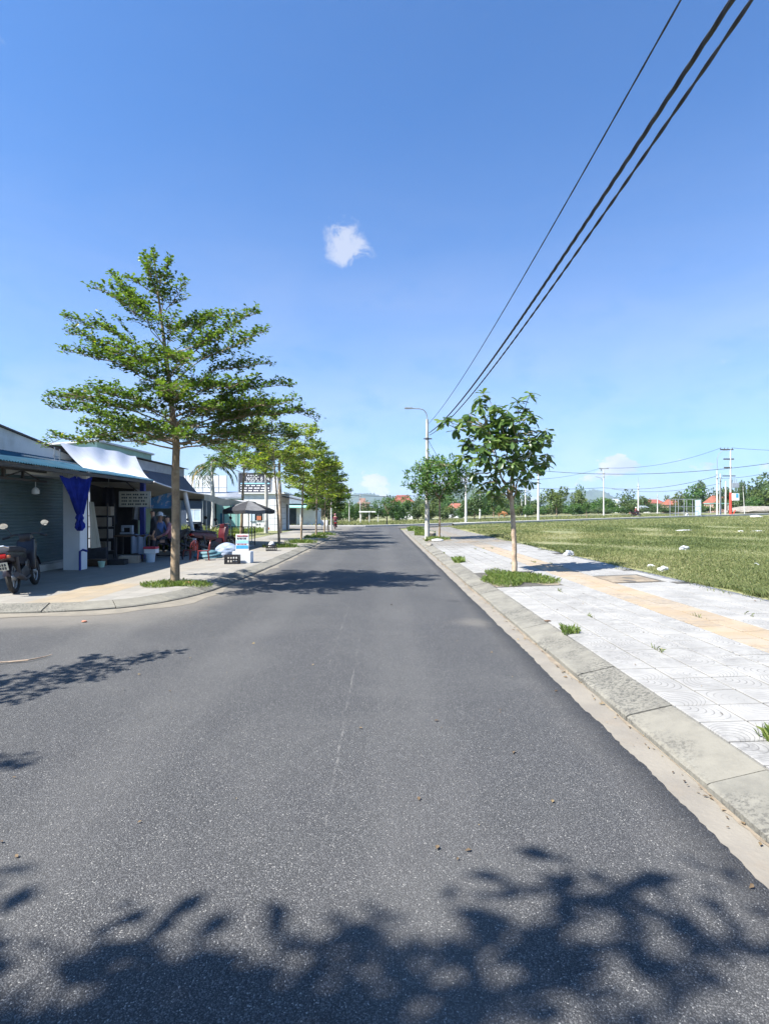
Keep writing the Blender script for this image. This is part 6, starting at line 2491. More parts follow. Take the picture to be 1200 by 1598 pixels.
def left_houses():
    # steep dark roofed shed behind the open bay
    r = thing('dark_roofed_shed', 'shed with a steep dark roof rising behind the awnings', 'shed', (-10, 22, 0.1))
    mb = MB()
    mb.add([(-9.5, 19.3, 3.18), (-9.5, 27, 3.18), (-8.55, 27, 2.05), (-8.55, 19.3, 2.05)], [(0, 1, 2, 3)])
    mb.add([(-9.53, 19.3, 3.14), (-9.53, 27, 3.14), (-8.58, 27, 2.01), (-8.58, 19.3, 2.01)], [(0, 1, 2, 3)])
    mb.build('roof_slope', MT['darkroof'], r)
    mb = MB()
    mb.box(-9.60, -9.50, 19.3, 27.0, 3.12, 3.55)
    mb.build('fascia', MT['greyboard'], r)
    mb = MB()
    mb.add([(-9.4, 19.1, 3.60), (-9.4, 27.3, 3.56), (-13.5, 27.3, 3.9), (-13.5, 19.1, 3.9), (-9.4, 19.1, 3.63), (-9.4, 27.3, 3.59), (-13.5, 27.3, 3.93), (-13.5, 19.1, 3.93)], [(0, 1, 2, 3), (4, 5, 6, 7), (0, 1, 5, 4)])
    mb.build('roof', MT['darksteel'], r)
    mb = MB()
    mb.box(-13.4, -9.62, 19.4, 19.55, 0.1, 3.58)
    mb.build('end_wall', MT['greyboard'], r)
    mb = MB()
    mb.box(-13.4, -9.62, 26.8, 26.95, 0.1, 3.58)
    mb.build('wall', MT['greyboard'], r)
    # pale green house far behind the shop roof
    g = thing('pale_green_house', 'pale green flat roofed house seen over the shop roof', 'house', (-15, 21, 0.1))
    mb = MB()
    mb.prism([(-14, -0.1), (-10.65, -0.1), (-10.65, 4.12), (-14, 3.85)], 21, 26, 'Y')
    mb.build('wall', MT['green'], g)
    mb = MB()
    mb.prism([(-14.1, 3.855), (-10.55, 4.13), (-10.55, 4.20), (-14.1, 3.925)], 20.9, 26.1, 'Y')
    mb.build('parapet', MT['white'], g)
    mb = MB()
    mb.box(-14.0, -10.45, 20.2, 20.9, -0.1, 3.72)
    mb.build('white_annex', MT['white'], g)
    # long teal wall with window
    t = thing('teal_shed', 'small teal walled shed left of the white kiosk', 'shed', (-11.5, 42.2, 0.1))
    mb = MB()
    mb.box(-12.4, -10.4, 42.1, 45.0, -0.05, 2.5)
    mb.build('wall', MT['teal'], t)
    mb = MB()
    mb.box(-12.5, -10.3, 41.9, 45.2, 2.5, 2.6)
    mb.build('roof', MT['greyboard'], t)
    mb = MB()
    mb.box(-12.1, -11.8, 42.06, 42.1, 0.5, 1.4)
    mb.build('hatch', MT['bluemetal'], t)
    mb = MB()
    mb.tube([(-10.9, 42.03, 0.0), (-10.9, 42.03, 2.48)], 0.035, 6)
    mb.build('downpipe', MT['steel'], t)
    t2 = thing('shade_toned_shed', 'shed with shade painted into its dark wall and a pale window behind the grass lot', 'shed', (-14.5, 39.5, 0.1))
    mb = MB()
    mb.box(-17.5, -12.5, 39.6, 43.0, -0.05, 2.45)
    mb.build('wall', MT['teal_shaded'], t2)  # dark wall colour stands for shade over this part of the teal wall
    mb = MB()
    mb.box(-17.7, -12.35, 39.3, 43.2, 2.45, 2.55)
    mb.build('roof', MT['greyboard'], t2)
    window_part(t2, -13.75, -12.75, 0.82, 1.72, 39.6)
    for xx in (-14.4, -12.6):
        mb = MB()
        mb.tube([(xx, 39.55, 0.0), (xx, 39.55, 2.42)], 0.035, 6)
        mb.build('downpipe', MT['steel'], t2)
    # low warehouse with the white panel fence on its roof
    w = thing('low_warehouse', 'low grey roofed warehouse beyond the teal shed', 'warehouse', (-15, 48.5, 0.1))
    mb = MB()
    mb.box(-21, -12.0, 47.9, 48.9, -0.1, 2.75)
    mb.build('wall', MT['greyboard'], w)
    mb = MB()
    mb.prism([(47.6, 2.72), (49.5, 3.22), (49.5, 3.28), (47.6, 2.78)], -21.2, -11.8, 'X')
    mb.build('roof', MT['steel'], w)
    p = thing('panel_hoarding', 'white panelled hoarding standing on the warehouse roof', 'hoarding', (-15, 48.9, 3.2))
    x0, x1, z0, z1 = -18.5, -13.55, 3.24, 4.66
    n = 7
    for k in range(n):
        a, b = x0 + (x1 - x0) * k / n, x0 + (x1 - x0) * (k + 1) / n
        for (c, d) in ((z0, z0 + 0.36), (z0 + 0.40, z1)):
            mb = MB()
            mb.box(a + 0.03, b - 0.03, 49.0, 49.03, c, d)
            mb.build('panel', MT['signwhite'], p)
    mb = MB()
    for k in range(n + 1):
        a = x0 + (x1 - x0) * k / n
        mb.box(a - 0.028, a + 0.028, 48.98, 49.06, z0 - 0.05, z1 + 0.03)
    mb.box(x0, x1, 48.985, 49.05, z0 + 0.355, z0 + 0.405)
    mb.build('frame', MT['steel'], p)
    # white kiosk
    k = thing('white_kiosk', 'white single storey kiosk with blue shuttered window and panelled door', 'kiosk', (-9, 42, 0.1))
    mb = MB()
    mb.box(-10.35, -7.5, 41.5, 45.4, -0.05, 2.84)
    mb.build('wall', MT['white'], k)
    mb = MB()
    mb.box(-10.55, -7.2, 41.35, 45.7, 2.84, 2.93)
    mb.build('roof', MT['white'], k)
    mb = MB()
    mb.prism([(-7.46, 2.62), (-5.9, 2.30), (-5.9, 2.36), (-7.46, 2.70)], 41.9, 45.6, 'Y')
    mb.build('porch_roof', MT['darksteel'], k)
    mb = MB()
    mb.tube([(-6.0, 42.0, 0.1), (-6.0, 42.0, 2.3)], 0.035, 6)
    mb.build('porch_post', MT['steel'], k)
    f = window_part(k, -9.75, -8.75, 0.82, 1.55, 41.5, 'window', 'window', 'white', 0)
    mb = MB()
    mb.box(-9.74, -9.38, 41.44, 41.47, 0.82, 1.56)
    mb.build('shutter', MT['paleblue'], k)
    mb = MB()
    mb.bevbox((-9.08, 41.46, 1.05), (0.32, 0.05, 0.30), 0.01)
    mb.build('poster', MT['orange'], k)
    # the wall's painted mark and the door of panels with dark joints
    mb = MB()
    for i, x in enumerate((-9.32, -9.2, -9.06)):
        mb.box(x, x + 0.07, 41.490, 41.497, 0.52, 0.66 - 0.03 * (i == 1))
    mb.build('painted_digits', MT['ink'], k)
    mb = MB()
    mb.box(-8.75, -8.3, 41.488, 41.496, 0.22, 0.36)
    mb.build('faded_patch', MT['orange'], k)
    rows = 5
    for c, (a, b) in enumerate(((-8.28, -7.92), (-7.89, -7.53))):
        for q in range(rows):
            z0, z1 = 0.12 + q * 0.47, 0.12 + (q + 1) * 0.47 - 0.03
            mb = MB()
            mb.box(a, b, 41.455, 41.48, z0, z1)
            mb.build('door_panel', MT['signwhite'], k)
    mb = MB()
    mb.box(-8.32, -7.5, 41.482, 41.498, 0.08, 2.5)
    mb.build('door_frame', MT['greyboard'], k)
    mb = MB()
    for q in range(6):
        mb.box(-7.499, -7.485, 41.6, 43.6, 0.15 + q * 0.42, 0.17 + q * 0.42)
    mb.box(-7.499, -7.48, 43.9, 44.7, 0.1, 2.1)
    mb.build('side_panelling', MT['darksteel'], k)
    # signboard on its roof
    s = thing('roof_signboard', 'dark roof signboard with white lettering over the white kiosk', 'sign', (-9.5, 42.2, 2.93))
    mb = MB()
    mb.box(-10.72, -8.35, 42.2, 42.26, 2.95, 4.40)
    mb.build('board', MT['signdark'], s)
    mb = MB()
    for a in (-10.78, -8.33, -7.85):
        mb.box(a - 0.03, a + 0.03, 42.17, 42.30, 2.9, 4.44)
    mb.box(-10.78, -7.82, 42.17, 42.3, 4.40, 4.45)
    for a in (-10.5, -9.2, -8.0):
        mb.tube([(a, 42.28, 4.2), (a, 43.4, 2.93)], 0.03, 5)
    mb.build('frame', MT['steel'], s)
    mb = MB()
    mb.box(-8.29, -7.88, 42.2, 42.24, 2.95, 4.38)
    mb.build('white_panel', MT['signwhite'], s)
    mb = MB()
    mb.box(-10.62, -8.45, 42.195, 42.199, 3.60, 3.68)
    mb.build('blue_line', MT['signcyan'], s)
    word_rows(s, 'print', -10.1, -9.3, 4.18, 4.32, 42.199, 1, MT['signwhite'], 11, 0.5, 0.08)
    lettering('NGỌC B', 0.42, MT['signwhite'], (-9.58, 42.198, 3.98), s, 1.22)
    lettering('A', 0.42, MT['signwhite'], (-8.58, 42.198, 3.98), s, 0.26)
    word_rows(s, 'print', -10.45, -8.45, 3.70, 3.80, 42.199, 1, MT['signwhite'], 12, 0.6, 0.06)
    word_rows(s, 'print', -10.62, -8.45, 3.0, 3.58, 42.199, 3, MT['signwhite'], 13, 0.42, 0.05)
    # low building further along, behind the thin trees
    h = thing('porch_house', 'low white house with a dark porch beyond the crossing', 'house', (-9.5, 62, 0.0))
    mb = MB()
    mb.box(-14, -7.2, 61.5, 66, -0.1, 2.4)
    mb.build('wall', MT['white'], h)
    mb = MB()
    mb.prism([(-14.3, 2.4), (-7.0, 2.4), (-7.0, 2.52), (-10.6, 3.4), (-14.3, 2.52)], 61.0, 66.4, 'Y')
    mb.build('roof', MT['greyboard'], h)
    for (a, b) in ((-12.6, -11.4), (-10.6, -9.4)):
        mb = MB()
        mb.box(a, b, 61.46, 61.5, 0.1, 1.9)
        mb.build('door', MT['window'], h)
    for a in (-13.6, -12.0, -10.4, -8.8):
        mb = MB()
        mb.tube([(a, 60.6, 0), (a, 60.6, 2.0)], 0.06, 6)
        mb.build('porch_post', MT['white'], h)
    mb = MB()
    mb.prism([(60.3, 1.95), (61.5, 2.3), (61.5, 2.36), (60.3, 2.01)], -14, -8.2, 'X')
    mb.build('porch_roof', MT['teal'], h)
    b = thing('notice_board', 'small white notice board at the far left corner', 'sign', (-4.6, 45.3, 0.1))
    mb = MB()
    mb.box(-4.95, -4.35, 45.3, 45.33, 0.42, 0.85)
    mb.build('board', MT['signwhite'], b)
    mb = MB()
    for x in (-4.9, -4.4):
        mb.tube([(x, 45.34, 0.1), (x, 45.34, 0.88)], 0.02, 6)
    mb.build('post', MT['steel'], b)


left_houses()


# ------------------------------------------------------------------ the far side: houses, trees, hills
def far_house(label, px0, px1, ytop, yeave, Y, wallm, roofm, hip=True, cat='house', nwin=3, depth=None):
    x0, x1 = (px0 - CX) / F * Y, (px1 - CX) / F * Y
    zb = gz((x0 + x1) / 2, Y) - 0.2
    ze = CAMH + (CY - yeave) / F * Y
    zt = CAMH + (CY - ytop) / F * Y
    d = depth or max(5, (x1 - x0) * 0.8)
    root = thing('distant_house', label, cat, ((x0 + x1) / 2, Y, zb), 0, 'houses beyond the field')
    mb = MB()
    mb.box(x0 + 0.3, x1 - 0.3, Y, Y + d, zb, ze)
    mb.build('wall', wallm, root)
    if roofm:
        mb = MB()
        i = (x1 - x0) * (0.22 if hip else 0.0)
        ym = Y + d / 2
        mb.add([(x0, Y - 0.5, ze), (x1, Y - 0.5, ze), (x1, Y + d + .5, ze), (x0, Y + d + .5, ze), (x0 + i, ym, zt), (x1 - i, ym, zt)], [(0, 1, 5, 4), (1, 2, 5), (2, 3, 4, 5), (3, 0, 4), (3, 2, 1, 0)])
        mb.build('roof', roofm, root)
    else:
        mb = MB()
        mb.box(x0 + 0.1, x1 - 0.1, Y - .15, Y + d + .15, ze, ze + 0.35)
        mb.box(x0 + (x1 - x0) * .15, x0 + (x1 - x0) * 0.6, Y + 1, Y + d - 1, ze + 0.35, zt)
        mb.build('roof', wallm, root)
    for k in range(nwin):
        xa = x0 + (x1 - x0) * (k + 0.7) / (nwin + 0.4)
        w = (x1 - x0) * 0.11
        hh = ze - zb
        mb = MB()
        mb.box(xa - w / 2, xa + w / 2, Y - 0.04, Y + 0.02, zb + hh * 0.45, zb + hh * 0.8)
        mb.build('window', MT['window'], root)
    return root


far_house('pink flat roofed house beyond the road end', 557, 578, 776, 785, 130, MT['pinkwall'], None)
far_house('house with dark red hipped roof behind the lone round tree', 612, 646, 771, 783, 112, MT['white'], MT['roofbrown'])
far_house('bright red roofed low house left of the broad leaved tree', 701, 728, 784, 792, 125, MT['whitewall'], MT['roofred'])
far_house('small white gabled house in the middle of the far tree line', 960, 978, 777, 784, 210, MT['white'], MT['greyboard'], False)
far_house('white house with grey roof at far tree line', 978, 990, 783, 787, 205, MT['white'], MT['greyboard'], False, nwin=2)
far_house('long far house with reddish roof right of the rider', 1008, 1040, 778, 785, 230, MT['white'], MT['roofbrown'])
far_house('orange roofed house between far trees', 1042, 1062, 778, 787, 200, MT['pinkwall'], MT['roofred'])
far_house('house with orange roof behind the paired poles', 1112, 1142, 772, 784, 165, MT['pinkwall'], MT['roofred'])
far_house('tiny white shed at the field edge left', 895, 905, 784, 787, 190, MT['white'], MT['bluemetal'], False, 'shed', 1)
far_house('low white hut among far trees right of centre', 1003, 1012, 788, 791, 180, MT['white'], MT['greyboard'], False, 'shed', 1)

# open shed with a pale flat roof near the road end
sx0, sx1, Y = (560 - CX) / F * 78, (592 - CX) / F * 78, 78
o = thing('open_shed', 'open shed with a flat pale roof left of the lone round tree', 'shed', (sx0, Y, 0))
mb = MB()
mb.box(sx0, sx1, Y, Y + 3, 1.45, 1.62)
mb.build('roof', MT['white'], o)
for x in (sx0 + .2, (sx0 + sx1) / 2, sx1 - .2):
    for y in (Y + .2, Y + 2.8):
        mb = MB()
        mb.box(x - .06, x + .06, y - .06, y + .06, -0.1, 1.45)
        mb.build('post', MT['concrete_far'], o)
# teal roofed stall by the paired poles
X, Y = (1128 - CX) / F * 130, 130
z = gz(X, Y)
o = thing('market_stall', 'low stall with pale teal roof behind the paired poles', 'stall', (X, Y, z))
mb = MB()
mb.box(X - 3, X + 1.5, Y, Y + 2.5, z + 2.2, z + 2.35)
mb.build('roof', MT['teal'], o)
for dx in (-2.8, -0.6, 1.3):
    mb = MB()
    mb.box(X + dx - .06, X + dx + .06, Y + .1, Y + .22, z - .2, z + 2.2)
    mb.build('post', MT['concrete_far'], o)


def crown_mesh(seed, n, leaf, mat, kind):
    r = np.random.default_rng(seed)
    K = 9
    C = r.normal(0, 0.45, (K, 3)) * np.array([1, 1, 0.75])
    if kind == 'tall':
        C[:, 2] = np.linspace(-0.8, 0.9, K)
        C[:, :2] *= 0.7
    S = r.uniform(0.32, 0.58, K)
    k = r.integers(0, K, n)
    d = unit(r.normal(0, 1, (n, 3)))
    P = C[k] + d * (S[k] * r.uniform(0.55, 1.05, n) ** 0.5)[:, None]
    lo, hi = np.percentile(P, 1, 0), np.percentile(P, 99, 0)
    P = (P - (lo + hi) / 2) / ((hi - lo) / 2)
    D = unit(r.normal(0, 1, (n, 3)) + d * 0.6)
    U = unit(d + r.normal(0, 0.5, (n, 3)) + np.array([0, 0, 0.4]))
    L = leaf * r.uniform(0.6, 1.3, n)
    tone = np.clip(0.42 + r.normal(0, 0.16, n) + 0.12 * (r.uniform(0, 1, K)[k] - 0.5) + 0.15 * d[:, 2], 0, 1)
    return leaves_mesh('crown', P, D, U, L, L * 0.7, mat, tone)


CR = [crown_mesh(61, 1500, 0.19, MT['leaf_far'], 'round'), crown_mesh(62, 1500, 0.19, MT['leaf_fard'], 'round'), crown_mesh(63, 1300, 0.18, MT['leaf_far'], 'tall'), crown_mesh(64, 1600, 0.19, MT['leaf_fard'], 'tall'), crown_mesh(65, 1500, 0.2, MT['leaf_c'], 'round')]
tm = MB(local=True)
tm.tube([(0, 0, -0.3), (0.02, 0, 0.5), (0, 0, 1.0)], [0.05, 0.035, 0.02], 6)
for a in (0.4, 2.5, 4.6):
    tm.tube([(0, 0, 0.6), (math.cos(a) * 0.25, math.sin(a) * 0.25, 1.15)], [0.02, 0.008], 5)
TRM = tm.mesh('trunk', MT['bark'], True)
WORDS = ['first', 'second', 'third', 'fourth', 'fifth', 'sixth', 'seventh', 'eighth', 'ninth', 'tenth', 'eleventh', 'twelfth', 'thirteenth', 'fourteenth', 'fifteenth', 'sixteenth', 'seventeenth', 'eighteenth', 'nineteenth', 'twentieth',
         'twenty-first', 'twenty-second', 'twenty-third', 'twenty-fourth', 'twenty-fifth', 'twenty-sixth', 'twenty-seventh', 'twenty-eighth', 'twenty-ninth', 'thirtieth', 'thirty-first', 'thirty-second', 'thirty-third', 'thirty-fourth', 'thirty-fifth', 'thirty-sixth', 'thirty-seventh', 'thirty-eighth', 'thirty-ninth', 'fortieth',
         'forty-first', 'forty-second', 'forty-third', 'forty-fourth', 'forty-fifth', 'forty-sixth', 'forty-seventh', 'forty-eighth', 'forty-ninth', 'fiftieth']


def far_tree(label, X, Y, h, w, kind, group, clear=0.25):
    z = gz(X, Y)
    root = thing('far_tree', label, 'tree', (X, Y, z), 0, group)
    t = put('trunk', TRM, root)
    t.scale = (h * 0.6, h * 0.6, h * 0.55)
    c = put('crown', CR[kind], root)
    ch = h * (1 - clear)
    c.location = (0, 0, h * clear + ch / 2)
    c.scale = (w / 2, w / 2, ch / 2)
    c.rotation_euler = (0, 0, random.uniform(0, 6.28))
    return root


def treeline(rows, group, fmt):
    rows = sorted(rows, key=lambda q: q[0])
    for i, (px, top, Y, wpx, kind) in enumerate(rows):
        X = (px - CX) / F * Y
        zt = CAMH + (CY - top) / F * Y
        h = zt - gz(X, Y)
        far_tree(fmt % WORDS[i], X, Y, h, wpx / F * Y, kind, group, 0.12)


rt = random.Random(5)
rows = []
for px in range(655, 1110, 12):
    rows.append((px + rt.uniform(-4, 4), 789 + rt.uniform(-4, 3), 150 + rt.uniform(-15, 20), rt.uniform(16, 28), rt.choice((0, 0, 1, 4))))
treeline(rows, 'low bushes along the field edge', '%s low bush from the left along the far field edge')
rows = []
for px in range(640, 960, 13):
    base = 776 if px < 760 else (768 if px < 830 else 783)
    rows.append((px + rt.uniform(-4, 4), base + rt.uniform(-6, 6), 185 + rt.uniform(-20, 30), rt.uniform(22, 36), rt.choice((0, 1, 1, 3, 4))))
treeline(rows, 'far tree line behind the field', '%s tree from the left in the far line behind the field')
rows = [(906, 766, 168, 26, 0), (905, 759, 170, 16, 4), (945, 780, 190, 34, 1), (985, 766, 195, 34, 1), (972, 772, 215, 30, 1), (1000, 775, 210, 28, 0), (1022, 785, 215, 26, 4), (1045, 774, 205, 24, 0), (1068, 768, 190, 26, 0), (1085, 758, 180, 34, 4), (1092, 752, 185, 16, 3), (1104, 764, 190, 30, 1), (1135, 762, 160, 30, 3), (1120, 768, 195, 26, 1)]
treeline(rows, 'trees between the far houses', '%s tree from the left among the far houses right of centre')
rows = [(1156, 752, 150, 16, 3), (1150, 768, 145, 26, 1), (1168, 764, 140, 34, 1), (1176, 750, 150, 44, 1), (1192, 742, 150, 52, 1), (1210, 744, 140, 50, 1), (1226, 742, 150, 60, 1), (1195, 766, 132, 40, 0), (1178, 776, 128, 26, 4), (1212, 772, 130, 30, 0)]
treeline(rows, 'dark wood at the right edge', '%s tree from the left of the dark wood at the right edge')
rows = [(612, 776, 88, 22, 1), (624, 783, 84, 18, 4), (652, 777, 90, 24, 1), (668, 784, 86, 22, 0), (690, 786, 92, 22, 1), (568, 783, 92, 20, 1), (548, 786, 88, 22, 4), (700, 789, 100, 18, 0), (718, 790, 104, 16, 4), (540, 778, 110, 26, 1), (556, 786, 125, 22, 0), (585, 786, 130, 30, 1), (634, 775, 95, 20, 4), (646, 785, 120, 26, 1), (660, 788, 118, 20, 0), (600, 790, 140, 26, 1), (574, 792, 100, 16, 0)]
treeline(rows, 'trees beyond the road end', '%s tree from the left beyond the road end')
rows = [(472, 770, 72, 40, 3), (494, 772, 75, 36, 1), (455, 776, 78, 36, 1), (515, 776, 82, 34, 1), (438, 770, 88, 36, 0), (532, 783, 96, 26, 0)]
treeline(rows, 'trees behind the porch house', '%s tree from the left behind the thin street trees')
for (px, Y, h, w, k, lab) in ((728, 92, 3.2, 2.3, 1, 'dark bushy tree right of the pale pole'), (740, 88, 4.6, 3.6, 1, 'dense dark tree beside the red roofed house'), (823, 98, 2.3, 1.9, 4, 'small bright bush beside the pole in the field'), (778, 82, 2.1, 0.8, 4, 'staked sapling in the field left of the tree trunk'), (915, 86, 2.5, 1.0, 4, 'slender sapling in the middle of the field'), (756, 100, 3.2, 2.6, 4, 'light green bush behind the broad leaved tree'), (770, 115, 4.8, 4.2, 0, 'leafy tree behind the broad leaved tree trunk'), (868, 120, 6.0, 5.0, 0, 'round leafy tree right of the thick pole')):
    far_tree(lab, (px - CX) / F * Y, Y, h, w, k, 'single trees in the field', 0.3 if w > 1.2 else 0.5)


# small things standing in the field
def cage():
    Y = 84
    x0, x1 = (1054 - CX) / F * Y, (1094 - CX) / F * Y
    z = gz((x0 + x1) / 2, Y)
    o = thing('steel_cage', 'grey pipe frame cage on the field edge', 'frame', (x0, Y, z))
    for x in (x0, (x0 * 2 + x1) / 3, (x0 + 2 * x1) / 3, x1):
        mb = MB()
        mb.tube([(x, Y, z - .1), (x, Y, z + 2.75)], 0.045, 6)
        mb.tube([(x, Y + 1.6, z - .1), (x, Y + 1.6, z + 2.75)], 0.045, 6)
        mb.tube([(x, Y, z + 2.72), (x, Y + 1.6, z + 2.72)], 0.035, 6)
        mb.build('hoop', MT['steel'], o)
    for h in (0.5, 1.6, 2.7):
        mb = MB()
        mb.tube([(x0, Y, z + h), (x1, Y, z + h)], 0.03, 6)
        mb.tube([(x0, Y + 1.6, z + h), (x1, Y + 1.6, z + h)], 0.03, 6)
        mb.build('rail', MT['steel'], o)
    mb = MB()
    for i in range(7):
        mb.box(x1 - 0.05, x1 + 0.02, Y + 0.1 + i * 0.2, Y + 0.22 + i * 0.2, z + 0.3, z + 2.6)
    mb.build('side_sheet', MT['paleblue'], o)
    lump('bag_of_rubbish', 'white sack inside the pipe frame cage', 'sack', (x0 + 2.1, Y + 0.6, z + 0.0), (0.35, 0.3, 0.5), MT['plastic'], 14, sub=2)


cage()


def cow():
    X, Y = (783 - CX) / F * 110, 110
    z = gz(X, Y)
    V = [(0, 0, 1.0), (-.45, 0, 1.05), (.5, 0, 1.02), (.8, 0, 1.0), (1.02, 0, .78), (1.15, 0, .55), (1.22, 0, .42), (-.72, 0, 1.0), (-.78, 0, .55)]
    Rr = [.30, .28, .29, .19, .14, .13, .08, .06, .03]
    E = [(0, 1), (0, 2), (2, 3), (3, 4), (4, 5), (5, 6), (1, 7), (7, 8)]
    for s in (-1, 1):
        for (b, pts) in ((2, ((.52, .16, .72), (.50, .17, .40), (.53, .17, .06))), (1, ((-.50, .17, .74), (-.40, .17, .55), (-.60, .17, .36), (-.56, .17, .06)))):
            prev = b
            for i, p in enumerate(pts):
                V.append((p[0], p[1] * s, p[2]))
                Rr.append((.14, .085, .06, .05)[i])
                E.append((prev, len(V) - 1))
                prev = len(V) - 1
        V.append((1.0, s * 0.2, .88))
        Rr.append(.04)
        E.append((4, len(V) - 1))
    me = bpy.data.meshes.new('cow_cage')
    me.from_pydata(V, E, [])
    ob = bpy.data.objects.new('cow_cage', me)
    col.objects.link(ob)
    ob.modifiers.new('skin', 'SKIN')
    for i, r in enumerate(Rr):
        me.skin_vertices[0].data[i].radius = (r, r)
        me.skin_vertices[0].data[i].use_root = (i == 0)
    ob.modifiers.new('sub', 'SUBSURF').render_levels = 1
    dg = bpy.context.evaluated_depsgraph_get()
    m2 = bpy.data.meshes.new_from_object(ob.evaluated_get(dg))
    bpy.data.objects.remove(ob)
    m2.materials.clear()
    m2.materials.append(MT['cow'])
    o = put('cow', m2, None, (X, Y, z))
    tag(o, 'brown cow grazing far out in the field', 'cow')


cow()

# ------------------------------------------------------------------ litter and loose stones
LIT = [((888, 866), (0.17, 0.13, 0.13), 'plastic', 'plastic_bag', 'crumpled white bag at the pavement edge by the tree shadow', 'bag'),
       ((1034, 891), (0.10, 0.07, 0.09), 'plastic', 'foam_block', 'white foam block where grass meets the pavement', 'litter'),
       ((1068, 857), (0.16, 0.14, 0.11), 'greylitter', 'plastic_bag', 'greyish bag lying in the middle of the grass', 'bag'),
       ((1066, 828), (0.55, 0.25, 0.08), 'plastic', 'torn_sheet', 'torn white sheet far out on the grass', 'litter'),
       ((1182, 829), (0.55, 0.30, 0.07), 'plastic', 'torn_sheet', 'flat white sheet near the right edge of the grass', 'litter'),
       ((1156, 829), (0.20, 0.16, 0.07), 'plastic', 'paper_scrap', 'small white scrap left of the flat white sheet', 'litter'),
       ((1181, 882), (0.07, 0.06, 0.05), 'greylitter', 'paper_scrap', 'tiny grey scrap in the grass at the right edge', 'litter'),
       ((1016, 884), (0.08, 0.07, 0.06), 'greylitter', 'plastic_bag', 'small grey bag in the grass left of the foam block', 'bag'),
       ((906, 843), (0.09, 0.07, 0.05), 'plastic', 'paper_scrap', 'white speck of paper beyond the crumpled white bag', 'litter'),
       ((1181, 806), (0.9, 0.5, 0.25), 'plastic', 'torn_sheet', 'white heap at the far edge of the field below the pole', 'litter')]
for i, ((px, py), s, m, nm, lab, cat) in enumerate(LIT):
    Y = F * 1.28 / (py - CY)
    for _ in range(12):
        X = (px - CX) / F * Y
        zz = gz(X, Y) if X > 5.52 else ztop(X)
        Y = F * (CAMH - zz) / (py - CY)
        Y = min(max(Y, 5), 75)
    X = (px - CX) / F * Y
    lump(nm, lab, cat, (X, Y, (gz(X, Y) if X > 5.52 else ztop(X)) - 0.005), s, MT[m], 100 + i, 0.6, sub=3 if Y < 20 else 2, group='litter on the grass')
lump('broken_slab', 'broken concrete slab lying at the lamp post foot', 'rubble', (2.55, 26.3, 0.14), (0.34, 0.22, 0.10), MT['plastic'], 130, 0.12, sub=2)
lump('broken_slab', 'grey rubble lump between lamp post and small tree', 'rubble', (2.5, 29.2, 0.14), (0.30, 0.24, 0.34), MT['rubble'], 131, 0.25, sub=2)
lump('kerb_rubble', 'crumbled stone on the kerb in front of the lamp post', 'rubble', (1.98, 23.6, 0.10), (0.18, 0.30, 0.08), MT['rubble'], 132, 0.3, sub=2)
lump('brick_piece', 'reddish brick piece at the foot of the big tree', 'brick', (-3.72, 10.85, 0.11), (0.12, 0.06, 0.05), MT['brick'], 133, 0.1, sub=2)
lump('brick_piece', 'small brick fragment on the asphalt near the left corner', 'brick', (-4.03, 7.62, 0.012), (0.045, 0.03, 0.02), MT['brick'], 134, 0.15, sub=2)
mb = MB()
mb.tube([(-3.85, 5.55, 0.022), (-3.75, 5.5, 0.03), (-3.66, 5.56, 0.022), (-3.52, 5.60, 0.028), (-3.44, 5.75, 0.024), (-3.41, 5.82, 0.03)], [0.006, 0.008, 0.009, 0.008, 0.006, 0.004], 6)
tag(mb.build('fallen_twig', MT['bark_pale'], None, True), 'crooked dry twig lying in the leaf shadow on the left', 'twig')
lump('leaf_litter', 'small dark dry leaf on the right kerb', 'leaf', (2.08, 7.1, 0.125), (0.05, 0.035, 0.012), MT['wood'], 136, 0.2, sub=2)
# rubble bank under the dark wood
X, Y = (1190 - CX) / F * 118, 118
lump('rubble_bank', 'grey bank of rubble in front of the dark wood', 'rubble', (X, Y, gz(X, Y)), (9, 3, 1.3), MT['rubble'], 140, 0.16, sub=4)
# tall dry weeds on the left lot
patch_grass('tall_weeds', 'tall pale flowering weeds in front of the teal shed', -10.6, 31.5, 1.3, 1.0, 160, 0.5, 0.95, lambda x, y: 0.1, 'grass')




